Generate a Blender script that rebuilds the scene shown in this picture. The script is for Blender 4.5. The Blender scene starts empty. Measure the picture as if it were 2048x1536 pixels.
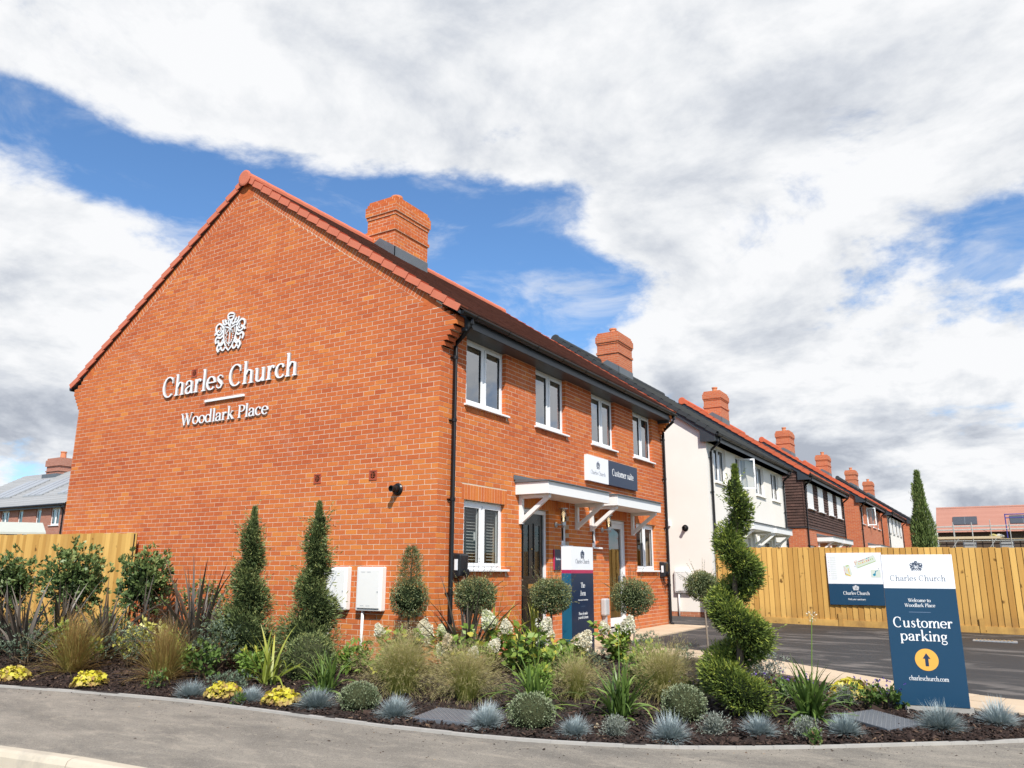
import bpy, math, random
import numpy as np
from mathutils import Vector, Matrix
random.seed(7); RNG = np.random.default_rng(11)
PI = math.pi
scn = bpy.context.scene
COL = scn.collection

# ------------------------------------------------------------------ camera
CAM = np.array([6.6103, -8.8840, 1.2313])
F_PX, PITCH, YAW, ROLL = 1559.14, 0.2353, 0.5452, 0.0037
Fv = np.array([-math.sin(YAW)*math.cos(PITCH), math.cos(YAW)*math.cos(PITCH), math.sin(PITCH)])
R0 = np.array([math.cos(YAW), math.sin(YAW), 0.0]); U0 = np.cross(R0, Fv)
Rv = R0*math.cos(ROLL)+U0*math.sin(ROLL); Uv = -R0*math.sin(ROLL)+U0*math.cos(ROLL)
cd = bpy.data.cameras.new('camera'); cam = bpy.data.objects.new('camera', cd); COL.objects.link(cam)
cam.matrix_world = Matrix(((Rv[0], Uv[0], -Fv[0], CAM[0]), (Rv[1], Uv[1], -Fv[1], CAM[1]), (Rv[2], Uv[2], -Fv[2], CAM[2]), (0, 0, 0, 1)))
cd.sensor_width = 36; cd.lens = F_PX/2048*36; cd.clip_end = 3000; cd.clip_start = 0.05
scn.camera = cam

# ------------------------------------------------------------------ sun, exposure
SUN_TO = Vector((1.1, -1.27, 1.8)).normalized()
sd = bpy.data.lights.new('sun', 'SUN'); sun = bpy.data.objects.new('sun', sd); COL.objects.link(sun)
sd.energy = 4.6; sd.angle = math.radians(0.53); sd.color = (1.0, 0.955, 0.88)
sun.rotation_euler = SUN_TO.to_track_quat('Z', 'Y').to_euler(); sun.location = (20, -30, 40)
scn.view_settings.view_transform = 'Standard'; scn.view_settings.look = 'None'
scn.view_settings.exposure = 0.37; scn.view_settings.gamma = 1.0; scn.view_settings.use_curve_mapping = False

# ------------------------------------------------------------------ world: sky with clouds
world = bpy.data.worlds.new('World'); scn.world = world; world.use_nodes = True

class NT:
    """small helper for building node trees"""
    def __init__(s, tree): s.t = tree; s.n = tree.nodes; s.l = tree.links
    def node(s, typ, **kw):
        x = s.n.new(typ)
        for k, v in kw.items(): setattr(x, k, v)
        return x
    def put(s, sock, v):
        if isinstance(v, bpy.types.NodeSocket): s.l.new(v, sock)
        else: sock.default_value = v
    def math(s, op, a, b=None, c=None, clamp=False):
        x = s.node('ShaderNodeMath', operation=op, use_clamp=clamp); s.put(x.inputs[0], a)
        if b is not None: s.put(x.inputs[1], b)
        if c is not None: s.put(x.inputs[2], c)
        return x.outputs[0]
    def vmath(s, op, a, b=None, out=0):
        x = s.node('ShaderNodeVectorMath', operation=op); s.put(x.inputs[0], a)
        if b is not None: s.put(x.inputs['Scale' if op == 'SCALE' else 1], b)
        return x.outputs[out]
    def noise(s, vec, scale, detail=4, rough=0.5, lac=2.0, dist=0.0, col=False):
        x = s.node('ShaderNodeTexNoise'); s.put(x.inputs['Vector'], vec); s.put(x.inputs['Scale'], scale)
        x.inputs['Detail'].default_value = detail; x.inputs['Roughness'].default_value = rough
        x.inputs['Lacunarity'].default_value = lac; x.inputs['Distortion'].default_value = dist
        return x.outputs['Color' if col else 'Fac']
    def maprange(s, v, a, b, c=0.0, d=1.0, smooth=False):
        x = s.node('ShaderNodeMapRange'); x.interpolation_type = 'SMOOTHSTEP' if smooth else 'LINEAR'
        s.put(x.inputs[0], v); s.put(x.inputs[1], a); s.put(x.inputs[2], b); s.put(x.inputs[3], c); s.put(x.inputs[4], d)
        return x.outputs[0]
    def ramp(s, fac, stops, interp='LINEAR'):
        x = s.node('ShaderNodeValToRGB'); s.put(x.inputs[0], fac); cr = x.color_ramp; cr.interpolation = interp
        while len(cr.elements) < len(stops): cr.elements.new(0.5)
        for e, (p, c) in zip(cr.elements, stops): e.position = p; e.color = tuple(c)+(1,) if len(c) == 3 else c
        return x.outputs[0]
    def mix(s, fac, a, b, mode='MIX'):
        x = s.node('ShaderNodeMix', data_type='RGBA', blend_type=mode); s.put(x.inputs[0], fac)
        s.put(x.inputs[6], a if isinstance(a, bpy.types.NodeSocket) else (tuple(a)+(1,) if len(a) == 3 else a))
        s.put(x.inputs[7], b if isinstance(b, bpy.types.NodeSocket) else (tuple(b)+(1,) if len(b) == 3 else b))
        return x.outputs[2]

def cloud_group():
    g = bpy.data.node_groups.new('cloud_density', 'ShaderNodeTree')
    g.interface.new_socket('Vector', in_out='INPUT', socket_type='NodeSocketVector')
    g.interface.new_socket('Density', in_out='OUTPUT', socket_type='NodeSocketFloat'); g.interface.new_socket('Billow', in_out='OUTPUT', socket_type='NodeSocketFloat'); g.interface.new_socket('Elevation', in_out='OUTPUT', socket_type='NodeSocketFloat')
    k = NT(g); gi = k.node('NodeGroupInput'); go = k.node('NodeGroupOutput')
    v = k.vmath('NORMALIZE', gi.outputs[0]); sp = k.node('ShaderNodeSeparateXYZ'); k.put(sp.inputs[0], v)
    az = k.math('MULTIPLY', k.math('ARCTAN2', sp.outputs[0], sp.outputs[1]), 180/PI)
    el = k.math('MULTIPLY', k.math('ARCSINE', sp.outputs[2]), 180/PI)
    # flatten the noise towards the horizon like a real cloud deck
    den = k.math('ADD', k.math('ABSOLUTE', sp.outputs[2]), 0.32)
    cx = k.math('DIVIDE', sp.outputs[0], den); cy = k.math('DIVIDE', sp.outputs[1], den)
    cb = k.node('ShaderNodeCombineXYZ'); k.put(cb.inputs[0], cx); k.put(cb.inputs[1], cy); k.put(cb.inputs[2], sp.outputs[2])
    n1 = k.noise(cb.outputs[0], 3.5, 9, 0.585, 2.1, 0.2)
    n2 = k.noise(cb.outputs[0], 1.1, 2, 0.5)
    d = k.math('ADD', k.math('MULTIPLY_ADD', n1, 1.25, -0.30), k.math('MULTIPLY_ADD', n2, 0.5, -0.25))
    d = k.math('ADD', d, 0.06)
    # (azimuth, elevation, half-width, half-height, strength): gaps are negative, banks positive
    B = [(-66, 27.6, 4, 1.6, -.34), (-58, 26.0, 4, 1.3, -.30), (-51, 25.6, 4, 1.6, -.34), (-43, 25.0, 5, 2.4, -.40), (-36.5, 25.4, 4, 2.2, -.38),
         (-31.5, 22.3, 4, 2.6, -.40), (-27.5, 20.0, 4.5, 2.6, -.42), (-39, 20.5, 6, 4, -.28), (-51, 22, 4, 2, -.12), (2.6, 20.6, 2.6, 1.9, -.38), (9, 22, 4, 2.2, -.25), (-20, 14.6, 2.4, .7, -.14),
         (-48, 35, 24, 5, .26), (-16, 30, 16, 7, .22), (-17, 18.6, 6.5, 4, .24), (-22.5, 24.6, 5, 2.4, .22), (-3, 14, 12, 5, .2), (-64, 21.6, 8, 2.6, .30), (-63, 13, 9, 5, .2), (-12, 8, 20, 4, .15), (4, 30, 8, 6, .15),
         (-56, 30.6, 12, 2.6, .32), (-41, 30.4, 7, 2.0, .26), (-33, 28.4, 4, 1.8, .20), (-63, 17.5, 9, 3, .25), (-14, 14, 12, 4, .2), (-28.5, 29.6, 4.5, 2.2, .2), (-56, 37, 9, 3, .2), (32, 22, 22, 16, .30), (-40, 40, 20, 4, .2), (-10, 37, 14, 4, .2), (-5, 4.5, 16, 4, .3), (-62, 6, 12, 5, .3), (-30, 6, 14, 4, .15)]
    for a, e, w, h, s in B:
        dx = k.math('DIVIDE', k.math('SUBTRACT', az, a), w); dy = k.math('DIVIDE', k.math('SUBTRACT', el, e), h)
        r2 = k.math('ADD', k.math('MULTIPLY', dx, dx), k.math('MULTIPLY', dy, dy))
        d = k.math('ADD', d, k.math('MULTIPLY', k.math('EXPONENT', k.math('MULTIPLY', r2, -0.9)), s))
    k.put(go.inputs[0], d); k.put(go.inputs[1], k.math('ADD', k.math('MULTIPLY', n1, .75), k.math('MULTIPLY', n2, .25))); k.put(go.inputs[2], el)
    return g

CG = cloud_group()
w = NT(world.node_tree); w.n.clear()
tc = w.node('ShaderNodeTexCoord'); dirv = w.vmath('NORMALIZE', tc.outputs['Generated'])
sky = w.node('ShaderNodeTexSky', sky_type='NISHITA'); sky.sun_disc = False
sky.sun_elevation = math.asin(SUN_TO.z); sky.sun_rotation = math.atan2(SUN_TO.x, SUN_TO.y)
sky.altitude = 50; sky.air_density = 1.0; sky.dust_density = 0.5; sky.ozone_density = 2.2
def cloud(vec):
    x = w.node('ShaderNodeGroup'); x.node_tree = CG; w.put(x.inputs[0], vec); return x
c0 = cloud(dirv); c1 = cloud(w.vmath('ADD', dirv, (0.020, -0.027, 0.045))); d0 = c0.outputs[0]
wisp = w.maprange(w.noise(w.vmath('MULTIPLY', dirv, (2.2, 2.2, 6.0)), 2.4, 7, .62, dist=.6), .46, .74, 0, .55, True)
cover = w.math('MAXIMUM', w.maprange(d0, 0.33, 0.57, 0, 1, True), wisp)
relief = w.math('SUBTRACT', c1.outputs[1], c0.outputs[1])            # denser towards the light = shaded side
body = w.maprange(d0, 0.50, 0.95, 0, 1, True)
low = w.maprange(c0.outputs[2], 19.0, 7.0, 0, 1, True)
shade = w.math('ADD', w.math('MULTIPLY', relief, 2.9), w.math('MULTIPLY', body, w.math('MULTIPLY_ADD', low, .30, .30)))
shade = w.math('ADD', shade, w.math('MULTIPLY', w.math('SUBTRACT', c1.outputs[1], .47), w.math('MULTIPLY_ADD', low, 1.6, 1.3)), clamp=True)
ccol = w.ramp(shade, [(0.0, (5.5, 5.55, 5.65)), (0.25, (4.85, 4.97, 5.15)), (0.55, (3.85, 4.05, 4.4)), (1.0, (2.6, 2.82, 3.25))])
skc = w.mix(cover, w.mix(1.0, sky.outputs[0], (0.66, 0.88, 1.06), 'MULTIPLY'), ccol)
bg = w.node('ShaderNodeBackground'); w.put(bg.inputs[0], skc); bg.inputs[1].default_value = 0.135
world.cycles.sampling_method = 'MANUAL'; world.cycles.sample_map_resolution = 512
scn.cycles.max_bounces = 6; scn.cycles.diffuse_bounces = 3; scn.cycles.glossy_bounces = 3; scn.cycles.transmission_bounces = 4; scn.cycles.transparent_max_bounces = 8; scn.cycles.caustics_reflective = False; scn.cycles.caustics_refractive = False
wo = w.node('ShaderNodeOutputWorld'); w.l.new(bg.outputs[0], wo.inputs[0])

# ------------------------------------------------------------------ materials
MATS = {}
def new_mat(name):
    m = bpy.data.materials.new(name); m.use_nodes = True; k = NT(m.node_tree)
    b = k.n['Principled BSDF']; MATS[name] = m
    return m, k, b
def bump(k, b, h, strength=0.3, dist=0.01):
    x = k.node('ShaderNodeBump'); x.inputs['Strength'].default_value = strength; x.inputs['Distance'].default_value = dist
    k.put(x.inputs['Height'], h); k.l.new(x.outputs[0], b.inputs['Normal'])
def pos(k): return k.node('ShaderNodeNewGeometry').outputs['Position']
def tint(k, name='tint'):
    a = k.node('ShaderNodeAttribute'); a.attribute_name = name; return a.outputs['Fac']
def plain(name, col, rough=0.5, spec=0.5, metal=0.0, var=0.08, scale=6.0, bmp=0.0):
    m, k, b = new_mat(name); n = k.noise(pos(k), scale, 4, 0.6)
    c = k.mix(n, tuple(x*(1-var) for x in col), tuple(min(1, x*(1+var)) for x in col))
    k.put(b.inputs['Base Color'], c); k.put(b.inputs['Roughness'], k.math('MULTIPLY_ADD', n, 0.15, rough-0.07))
    b.inputs['Specular IOR Level'].default_value = spec; b.inputs['Metallic'].default_value = metal
    if bmp: bump(k, b, k.noise(pos(k), scale*12, 3), bmp, 0.004)
    return m
def brick_mat(name, lo, mid, hi, rough=0.85):
    m, k, b = new_mat(name); t = tint(k); p = pos(k)
    n = k.noise(p, 26, 4, 0.65); n2 = k.noise(p, 0.9, 2, 0.5); n3 = k.noise(p, 110, 2, 0.6)
    f = k.math('ADD', t, k.math('ADD', k.math('MULTIPLY_ADD', n, 0.28, -0.14), k.math('MULTIPLY_ADD', n2, 0.3, -0.15)), clamp=True)
    c = k.ramp(f, [(0.0, lo), (0.5, mid), (1.0, hi)])
    c = k.mix(k.maprange(n, 0.63, 0.76), c, (0.62, 0.30, 0.17))
    c = k.mix(k.maprange(k.noise(p, 1.4, 6, 0.75), 0.58, 0.8, 0, .32), c, (0.72, 0.47, 0.34))
    sz = k.node('ShaderNodeSeparateXYZ'); k.put(sz.inputs[0], p); c = k.mix(k.math('MULTIPLY', k.maprange(sz.outputs[2], .55, .05), k.maprange(k.noise(p, 5, 4, .7), .4, .7, .1, .6)), c, (0.40, 0.22, 0.13))
    k.put(b.inputs['Base Color'], c); b.inputs['Roughness'].default_value = rough; b.inputs['Specular IOR Level'].default_value = 0.2
    bump(k, b, k.math('ADD', n, n3), 0.35, 0.004); return m
brick_mat('brick', (0.44, 0.096, 0.032), (0.545, 0.143, 0.042), (0.64, 0.212, 0.047))
brick_mat('brick_red', (0.33, 0.10, 0.055), (0.43, 0.15, 0.08), (0.50, 0.2, 0.11))
def mortar():
    m, k, b = new_mat('mortar'); p = pos(k); n = k.noise(p, 60, 3, 0.7); n2 = k.noise(p, 1.5, 3)
    k.put(b.inputs['Base Color'], k.mix(k.math('MULTIPLY_ADD', n2, .6, k.math('MULTIPLY', n, .4)), (0.55, 0.41, 0.285), (0.73, 0.58, 0.44)))
    b.inputs['Roughness'].default_value = 0.95; bump(k, b, n, 0.4, 0.004)
mortar()
def far_brick(name, c1, c2, mc):
    m, k, b = new_mat(name); sp = k.node('ShaderNodeSeparateXYZ'); k.put(sp.inputs[0], pos(k))
    cb = k.node('ShaderNodeCombineXYZ'); k.put(cb.inputs[0], k.math('ADD', sp.outputs[0], sp.outputs[1])); k.put(cb.inputs[1], sp.outputs[2])
    t = k.node('ShaderNodeTexBrick'); k.put(t.inputs['Vector'], cb.outputs[0]); t.inputs['Scale'].default_value = 1.0
    t.inputs['Color1'].default_value = c1+(1,); t.inputs['Color2'].default_value = c2+(1,); t.inputs['Mortar'].default_value = mc+(1,)
    t.inputs['Brick Width'].default_value = 0.225; t.inputs['Row Height'].default_value = 0.075; t.inputs['Mortar Size'].default_value = 0.0055
    n = k.noise(pos(k), 0.8, 4, 0.6)
    k.put(b.inputs['Base Color'], k.mix(k.math('MULTIPLY', n, .35), t.outputs[0], (c1[0]*.7, c1[1]*.6, c1[2]*.6)))
    b.inputs['Roughness'].default_value = 0.88; bump(k, b, k.math('SUBTRACT', 1.0, t.outputs['Fac']), 0.5, 0.006); return m
far_brick('far_brick', (0.47, 0.115, 0.045), (0.56, 0.16, 0.06), (0.5, 0.36, 0.25))
far_brick('far_brick_pink', (0.36, 0.14, 0.09), (0.44, 0.18, 0.12), (0.45, 0.36, 0.3))
plain('white_upvc', (0.80, 0.80, 0.80), 0.3, 0.5, var=0.02)
plain('white_paint', (0.78, 0.78, 0.77), 0.45, 0.4, var=0.03)
plain('meter_white', (0.80, 0.79, 0.76), 0.4, 0.4, var=0.03)
def render_mat():
    m, k, b = new_mat('render_cream'); p = pos(k); n = k.noise(p, 1.3, 5, 0.6); n2 = k.noise(p, 220, 2)
    k.put(b.inputs['Base Color'], k.mix(n, (0.76, 0.715, 0.65), (0.85, 0.81, 0.75))); b.inputs['Roughness'].default_value = 0.95
    b.inputs['Specular IOR Level'].default_value = 0.1; bump(k, b, n2, 0.25, 0.003)
render_mat()
plain('black_plastic', (0.009, 0.009, 0.010), 0.36, 0.35, var=0.2)
plain('charger_black', (0.018, 0.019, 0.022), 0.28, 0.5, var=0.2)
plain('anthracite', (0.035, 0.042, 0.05), 0.38, 0.5, var=0.12)
plain('soffit_grey', (0.045, 0.052, 0.06), 0.35, 0.5, var=0.12)
plain('door_black', (0.008, 0.008, 0.009), 0.25, 0.5, var=0.2)
plain('brass', (0.75, 0.5, 0.2), 0.3, 0.5, 1.0)
plain('steel', (0.6, 0.6, 0.6), 0.3, 0.5, 1.0)
plain('galvanised', (0.50, 0.51, 0.52), 0.45, 0.5, 0.7, var=0.15)
plain('lead', (0.135, 0.15, 0.165), 0.5, 0.5, 0.25, var=0.22, scale=4)
plain('grey_post', (0.42, 0.43, 0.44), 0.5)
plain('vent_terracotta', (0.36, 0.07, 0.03), 0.6)
plain('pot_terracotta', (0.60, 0.22, 0.11), 0.8, 0.2)
plain('verge_terracotta', (0.56, 0.165, 0.095), 0.8, 0.25, var=0.13, scale=5, bmp=0.15)
plain('verge_red', (0.56, 0.12, 0.055), 0.8, 0.25, var=0.15, scale=3)
plain('verge_slate', (0.040, 0.044, 0.048), 0.7, 0.3, var=0.2, scale=3)
plain('concrete_edge', (0.36, 0.34, 0.31), 0.9, 0.2, var=0.18, scale=9, bmp=0.3)
plain('navy_side_lit', (0.012, 0.105, 0.185), 0.4)  # brighter copy of the sign navy, sunlit side put into the colour
plain('magenta', (0.42, 0.022, 0.085), 0.4)
plain('sign_white', (0.80, 0.81, 0.83), 0.4, 0.4, var=0.02)
plain('letter_white', (0.80, 0.80, 0.80), 0.45, 0.4, var=0.02)
plain('letter_return', (0.38, 0.37, 0.36), 0.45)  # greyer than the faces: shade on the letter sides put into the colour
plain('ink_navy', (0.012, 0.03, 0.075), 0.5)
plain('ink_grey', (0.09, 0.11, 0.15), 0.5)
plain('sign_yellow', (0.80, 0.41, 0.07), 0.45)
plain('line_blue', (0.16, 0.24, 0.36), 0.5)
for nm, c in dict(map_green=(.35, .5, .12), map_yellow=(.75, .55, .12), map_orange=(.75, .2, .03), map_red=(.6, .06, .1), map_teal=(0, .25, .4), map_pale=(.62, .68, .58), map_purple=(.16, .03, .16), map_pink=(.75, .45, .42)).items(): plain(nm, c, 0.5, var=0.03)
plain('twig', (0.09, 0.065, 0.04), 0.9, 0.1, var=0.3, scale=30)
plain('trunk_pale', (0.23, 0.19, 0.15), 0.9, 0.1, var=0.35, scale=25, bmp=0.3)
plain('trunk_brown', (0.13, 0.095, 0.068), 0.9, 0.1, var=0.3, scale=25, bmp=0.3)
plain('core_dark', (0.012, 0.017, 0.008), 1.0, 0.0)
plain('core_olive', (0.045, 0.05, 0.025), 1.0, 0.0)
plain('blind', (0.62, 0.62, 0.58), 0.6)
plain('room', (0.30, 0.30, 0.29), 0.9)
plain('curtain', (0.62, 0.63, 0.62), 0.9)
plain('scaffold_tube', (0.44, 0.44, 0.41), 0.5, 0.5, 0.3, var=0.2)
plain('scaffold_blue', (0.05, 0.05, 0.25), 0.5)
plain('scaffold_board', (0.55, 0.44, 0.28), 0.9, var=0.2)
plain('block_shaded', (0.10, 0.075, 0.06), 0.9, 0.2, var=0.25, scale=1.5)  # blockwork brown with the scaffold's shade put into the colour
plain('sack_pale', (0.6, 0.56, 0.45), 0.9, var=0.2)
plain('sack_yellow', (0.5, 0.42, 0.15), 0.9, var=0.2)
plain('solar', (0.05, 0.055, 0.065), 0.25, 0.5, var=0.2)
plain('solar_pale', (0.33, 0.34, 0.35), 0.4, 0.5, var=0.08)
plain('shed_felt', (0.46, 0.47, 0.41), 0.9, var=0.08)
plain('cover_grey', (0.115, 0.125, 0.14), 0.5, 0.5, var=0.15, scale=10)
plain('tape', (0.6, 0.42, 0.2), 0.6)
def lamp_mat():
    m, k, b = new_mat('lamp_bulb'); b.inputs['Emission Color'].default_value = (1, .72, .38, 1); b.inputs['Emission Strength'].default_value = 5
lamp_mat()
def navy():
    m, k, b = new_mat('sign_navy'); n = k.noise(pos(k), 1.5, 3)
    k.put(b.inputs['Base Color'], k.mix(n, (0.011, 0.048, 0.098), (0.014, 0.058, 0.115))); k.put(b.inputs['Roughness'], 0.33)
    b.inputs['Specular IOR Level'].default_value = 0.4
navy()
plain('sign_navy_dark', (0.012, 0.026, 0.062), 0.38, 0.4, var=0.08)
def glass(name, tintc, ref, fk=.8):
    m = bpy.data.materials.new(name); m.use_nodes = True; MATS[name] = m; k = NT(m.node_tree); k.n.clear()
    lw = k.node('ShaderNodeLayerWeight'); lw.inputs[0].default_value = 0.35
    tr = k.node('ShaderNodeBsdfTransparent'); tr.inputs[0].default_value = tintc+(1,)
    gl = k.node('ShaderNodeBsdfGlossy'); gl.inputs['Roughness'].default_value = 0.015; gl.inputs[0].default_value = (.9, .92, .95, 1)
    wv = k.node('ShaderNodeBump'); wv.inputs['Strength'].default_value = .03; wv.inputs['Distance'].default_value = .02
    k.put(wv.inputs['Height'], k.noise(pos(k), 1.6, 1)); k.l.new(wv.outputs[0], gl.inputs['Normal'])
    mx = k.node('ShaderNodeMixShader'); k.put(mx.inputs[0], k.math('ADD', k.math('MULTIPLY', lw.outputs['Fresnel'], fk), ref, clamp=True))
    k.l.new(tr.outputs[0], mx.inputs[1]); k.l.new(gl.outputs[0], mx.inputs[2])
    o = k.node('ShaderNodeOutputMaterial'); k.l.new(mx.outputs[0], o.inputs[0])
glass('window_glass', (0.62, 0.66, 0.66), 0.30)
glass('clear_glass', (0.78, 0.80, 0.79), 0.05, .3)
glass('door_glass', (0.66, 0.70, 0.68), 0.14)
glass('lamp_glass', (0.85, 0.85, 0.85), 0.08)
def roof_mat(name, lo, hi, vs):
    m, k, b = new_mat(name); t = tint(k); p = pos(k); n = k.noise(p, 8, 5, 0.7); n2 = k.noise(p, 0.7, 3)
    f = k.math('ADD', k.math('MULTIPLY', t, vs), k.math('ADD', k.math('MULTIPLY_ADD', n, .4, -.1), k.math('MULTIPLY_ADD', n2, .4, -.1)), clamp=True)
    k.put(b.inputs['Base Color'], k.mix(f, lo, hi)); b.inputs['Roughness'].default_value = 0.85; b.inputs['Specular IOR Level'].default_value = .25
    bump(k, b, k.noise(p, 90, 3), .3, .004)
roof_mat('roof_brown', (0.145, 0.068, 0.048), (0.265, 0.13, 0.095), .6)
roof_mat('roof_slate', (0.038, 0.04, 0.042), (0.085, 0.088, 0.085), .5)
roof_mat('roof_red', (0.30, 0.085, 0.045), (0.46, 0.14, 0.075), .5)
roof_mat('roof_grey', (0.25, 0.25, 0.25), (0.38, 0.38, 0.375), .4)
roof_mat('roof_pink', (0.36, 0.165, 0.12), (0.46, 0.235, 0.175), .4)
roof_mat('hung_tile', (0.045, 0.028, 0.024), (0.115, 0.062, 0.05), .8)
def wood(name, lo, hi):
    m, k, b = new_mat(name); t = tint(k); oi = k.node('ShaderNodeObjectInfo'); p = pos(k)
    mp = k.node('ShaderNodeMapping'); mp.inputs['Scale'].default_value = (22, 22, 1.1); k.put(mp.inputs[0], p)
    off = k.vmath('ADD', mp.outputs[0], k.vmath('SCALE', (7.3, 3.1, 9.7), oi.outputs['Random']))
    n = k.noise(off, 1.0, 5, 0.6, dist=0.8); kn = k.noise(k.vmath('ADD', p, k.vmath('SCALE', (13., 5., 19.), oi.outputs['Random'])), 5.5, 2, 0.5)
    f = k.math('ADD', k.math('MULTIPLY', n, .6), k.math('MULTIPLY_ADD', oi.outputs['Random'], .8, -.2), clamp=True)
    c = k.mix(f, lo, hi); c = k.mix(k.maprange(kn, .68, .76), c, tuple(x*.42 for x in lo))
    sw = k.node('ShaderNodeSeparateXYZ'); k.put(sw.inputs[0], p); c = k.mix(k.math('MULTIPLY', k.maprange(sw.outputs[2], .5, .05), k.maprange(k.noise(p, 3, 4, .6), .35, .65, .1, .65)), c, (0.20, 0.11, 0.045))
    st = k.noise(k.vmath('MULTIPLY', p, (3., 3., .5)), 1.2, 4, .6)
    c = k.mix(k.maprange(st, .55, .8, 0, .5), c, (lo[0]*.75, lo[1]*.8, lo[2]*1.2))
    k.put(b.inputs['Base Color'], c); b.inputs['Roughness'].default_value = .8; b.inputs['Specular IOR Level'].default_value = .25
    bump(k, b, n, .3, .005)
wood('fence_wood', (0.40, 0.20, 0.044), (0.70, 0.43, 0.125))
def ground_mats():
    m, k, b = new_mat('asphalt_drive'); p = pos(k)
    st = k.noise(k.vmath('MULTIPLY', p, (.55, 1.7, 1.)), 1.0, 6, .62, dist=.8); fi = k.noise(p, 260, 2)
    f = k.math('MULTIPLY', k.maprange(st, .50, .62, 0, 1, True), k.maprange(k.noise(p, .45, 2), .36, .56, .15, 1))
    c = k.mix(f, (0.034, 0.032, 0.032), (0.21, 0.185, 0.165)); c = k.mix(k.math('MULTIPLY', fi, .5), c, (0.03, 0.028, 0.028))
    k.put(b.inputs['Base Color'], c); k.put(b.inputs['Roughness'], k.math('MULTIPLY_ADD', f, .25, .62)); b.inputs['Specular IOR Level'].default_value = .3; bump(k, b, fi, .5, .006)
    m, k, b = new_mat('asphalt_footway'); p = pos(k); fi = k.noise(p, 190, 3, .7); fi2 = k.noise(p, 480, 2)
    a = k.noise(k.vmath('MULTIPLY', p, (.8, 1.6, 1.)), 1.1, 6, .6, dist=.6); a2 = k.noise(p, 6.5, 5, .65)
    sx = k.node('ShaderNodeSeparateXYZ'); k.put(sx.inputs[0], p)
    gr_ = k.noise(p, 75, 4, .75); gr2 = k.noise(p, 26, 4, .7); pt = k.noise(k.vmath('MULTIPLY', p, (1., 2.2, 1.)), 3.2, 5, .62, dist=.7)
    c = k.mix(k.maprange(a, .34, .66), (0.165, 0.148, 0.124), (0.275, 0.244, 0.20)); c = k.mix(k.maprange(pt, .52, .72, 0, .55), c, (0.39, 0.34, 0.27)); c = k.mix(k.maprange(pt, .28, .42, .4, 0), c, (0.115, 0.107, 0.098))
    c = k.mix(k.maprange(gr2, .55, .75, 0, .45), c, (0.46, 0.41, 0.34)); c = k.mix(k.maprange(gr_, .53, .66, 0, .75), c, (0.08, 0.075, 0.07)); c = k.mix(k.maprange(fi, .56, .68, 0, .7), c, (0.5, 0.46, 0.40))
    k.put(b.inputs['Base Color'], c); b.inputs['Roughness'].default_value = .92; b.inputs['Specular IOR Level'].default_value = .2; bump(k, b, k.math('ADD', fi, fi2), .55, .006)
    m, k, b = new_mat('road_asphalt'); p = pos(k); fi = k.noise(p, 200, 3)
    k.put(b.inputs['Base Color'], k.mix(fi, (0.08, 0.077, 0.074), (0.2, 0.19, 0.175))); b.inputs['Roughness'].default_value = .9; bump(k, b, fi, .5, .006)
    m, k, b = new_mat('soil'); p = pos(k); n = k.noise(p, 40, 5, .7)
    k.put(b.inputs['Base Color'], k.mix(n, (0.016, 0.011, 0.009), (0.055, 0.038, 0.03))); b.inputs['Roughness'].default_value = 1; bump(k, b, n, .8, .03)
    m, k, b = new_mat('bark'); t = tint(k)
    k.put(b.inputs['Base Color'], k.ramp(t, [(0, (0.014, 0.010, 0.009)), (.55, (0.042, 0.027, 0.022)), (.85, (0.085, 0.055, 0.042)), (.97, (0.17, 0.11, 0.07)), (1, (.33, .25, .16))])); b.inputs['Roughness'].default_value = .95; b.inputs['Specular IOR Level'].default_value = .15
    m, k, b = new_mat('paver'); oi = k.node('ShaderNodeObjectInfo'); p = pos(k); n = k.noise(p, 30, 4, .6); n2 = k.noise(p, 1.8, 3)
    f = k.math('ADD', k.math('MULTIPLY', oi.outputs['Random'], .4), k.math('ADD', k.math('MULTIPLY', n, .3), k.math('MULTIPLY', n2, .35)), clamp=True)
    k.put(b.inputs['Base Color'], k.mix(f, (0.42, 0.31, 0.20), (0.62, 0.49, 0.35))); b.inputs['Roughness'].default_value = .92; bump(k, b, n, .25, .003)
    m, k, b = new_mat('kerb_stone'); p = pos(k); n = k.noise(p, 70, 4, .7); n2 = k.noise(p, 3.5, 4, .6)
    c = k.mix(n2, (0.42, 0.36, 0.27), (0.58, 0.51, 0.40)); c = k.mix(k.maprange(n, .58, .75, 0, .5), c, (0.3, .27, .22))
    c = k.mix(k.maprange(k.noise(p, 1.3, 5, .7), .58, .74, 0, .55), c, (0.2, .19, .175))
    k.put(b.inputs['Base Color'], c); b.inputs['Roughness'].default_value = .92; bump(k, b, n, .3, .004)
    m, k, b = new_mat('earth'); p = pos(k); n = k.noise(p, .6, 6, .6)
    k.put(b.inputs['Base Color'], k.mix(n, (0.10, 0.085, 0.05), (0.17, 0.16, 0.085))); b.inputs['Roughness'].default_value = 1
ground_mats()
def leaf_mat(name, stops, rough=.5, trans=.22, spec=.35):
    m, k, b = new_mat(name); t = tint(k); n = k.noise(pos(k), 9, 2)
    c = k.ramp(k.math('ADD', t, k.math('MULTIPLY_ADD', n, .3, -.15), clamp=True), stops)
    k.put(b.inputs['Base Color'], c); b.inputs['Roughness'].default_value = rough; b.inputs['Specular IOR Level'].default_value = spec
    if trans:
        o = k.n['Material Output']; tl = k.node('ShaderNodeBsdfTranslucent'); k.put(tl.inputs[0], c); mx = k.node('ShaderNodeMixShader'); mx.inputs[0].default_value = trans
        k.l.new(b.outputs[0], mx.inputs[1]); k.l.new(tl.outputs[0], mx.inputs[2]); k.l.new(mx.outputs[0], o.inputs[0])
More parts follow.
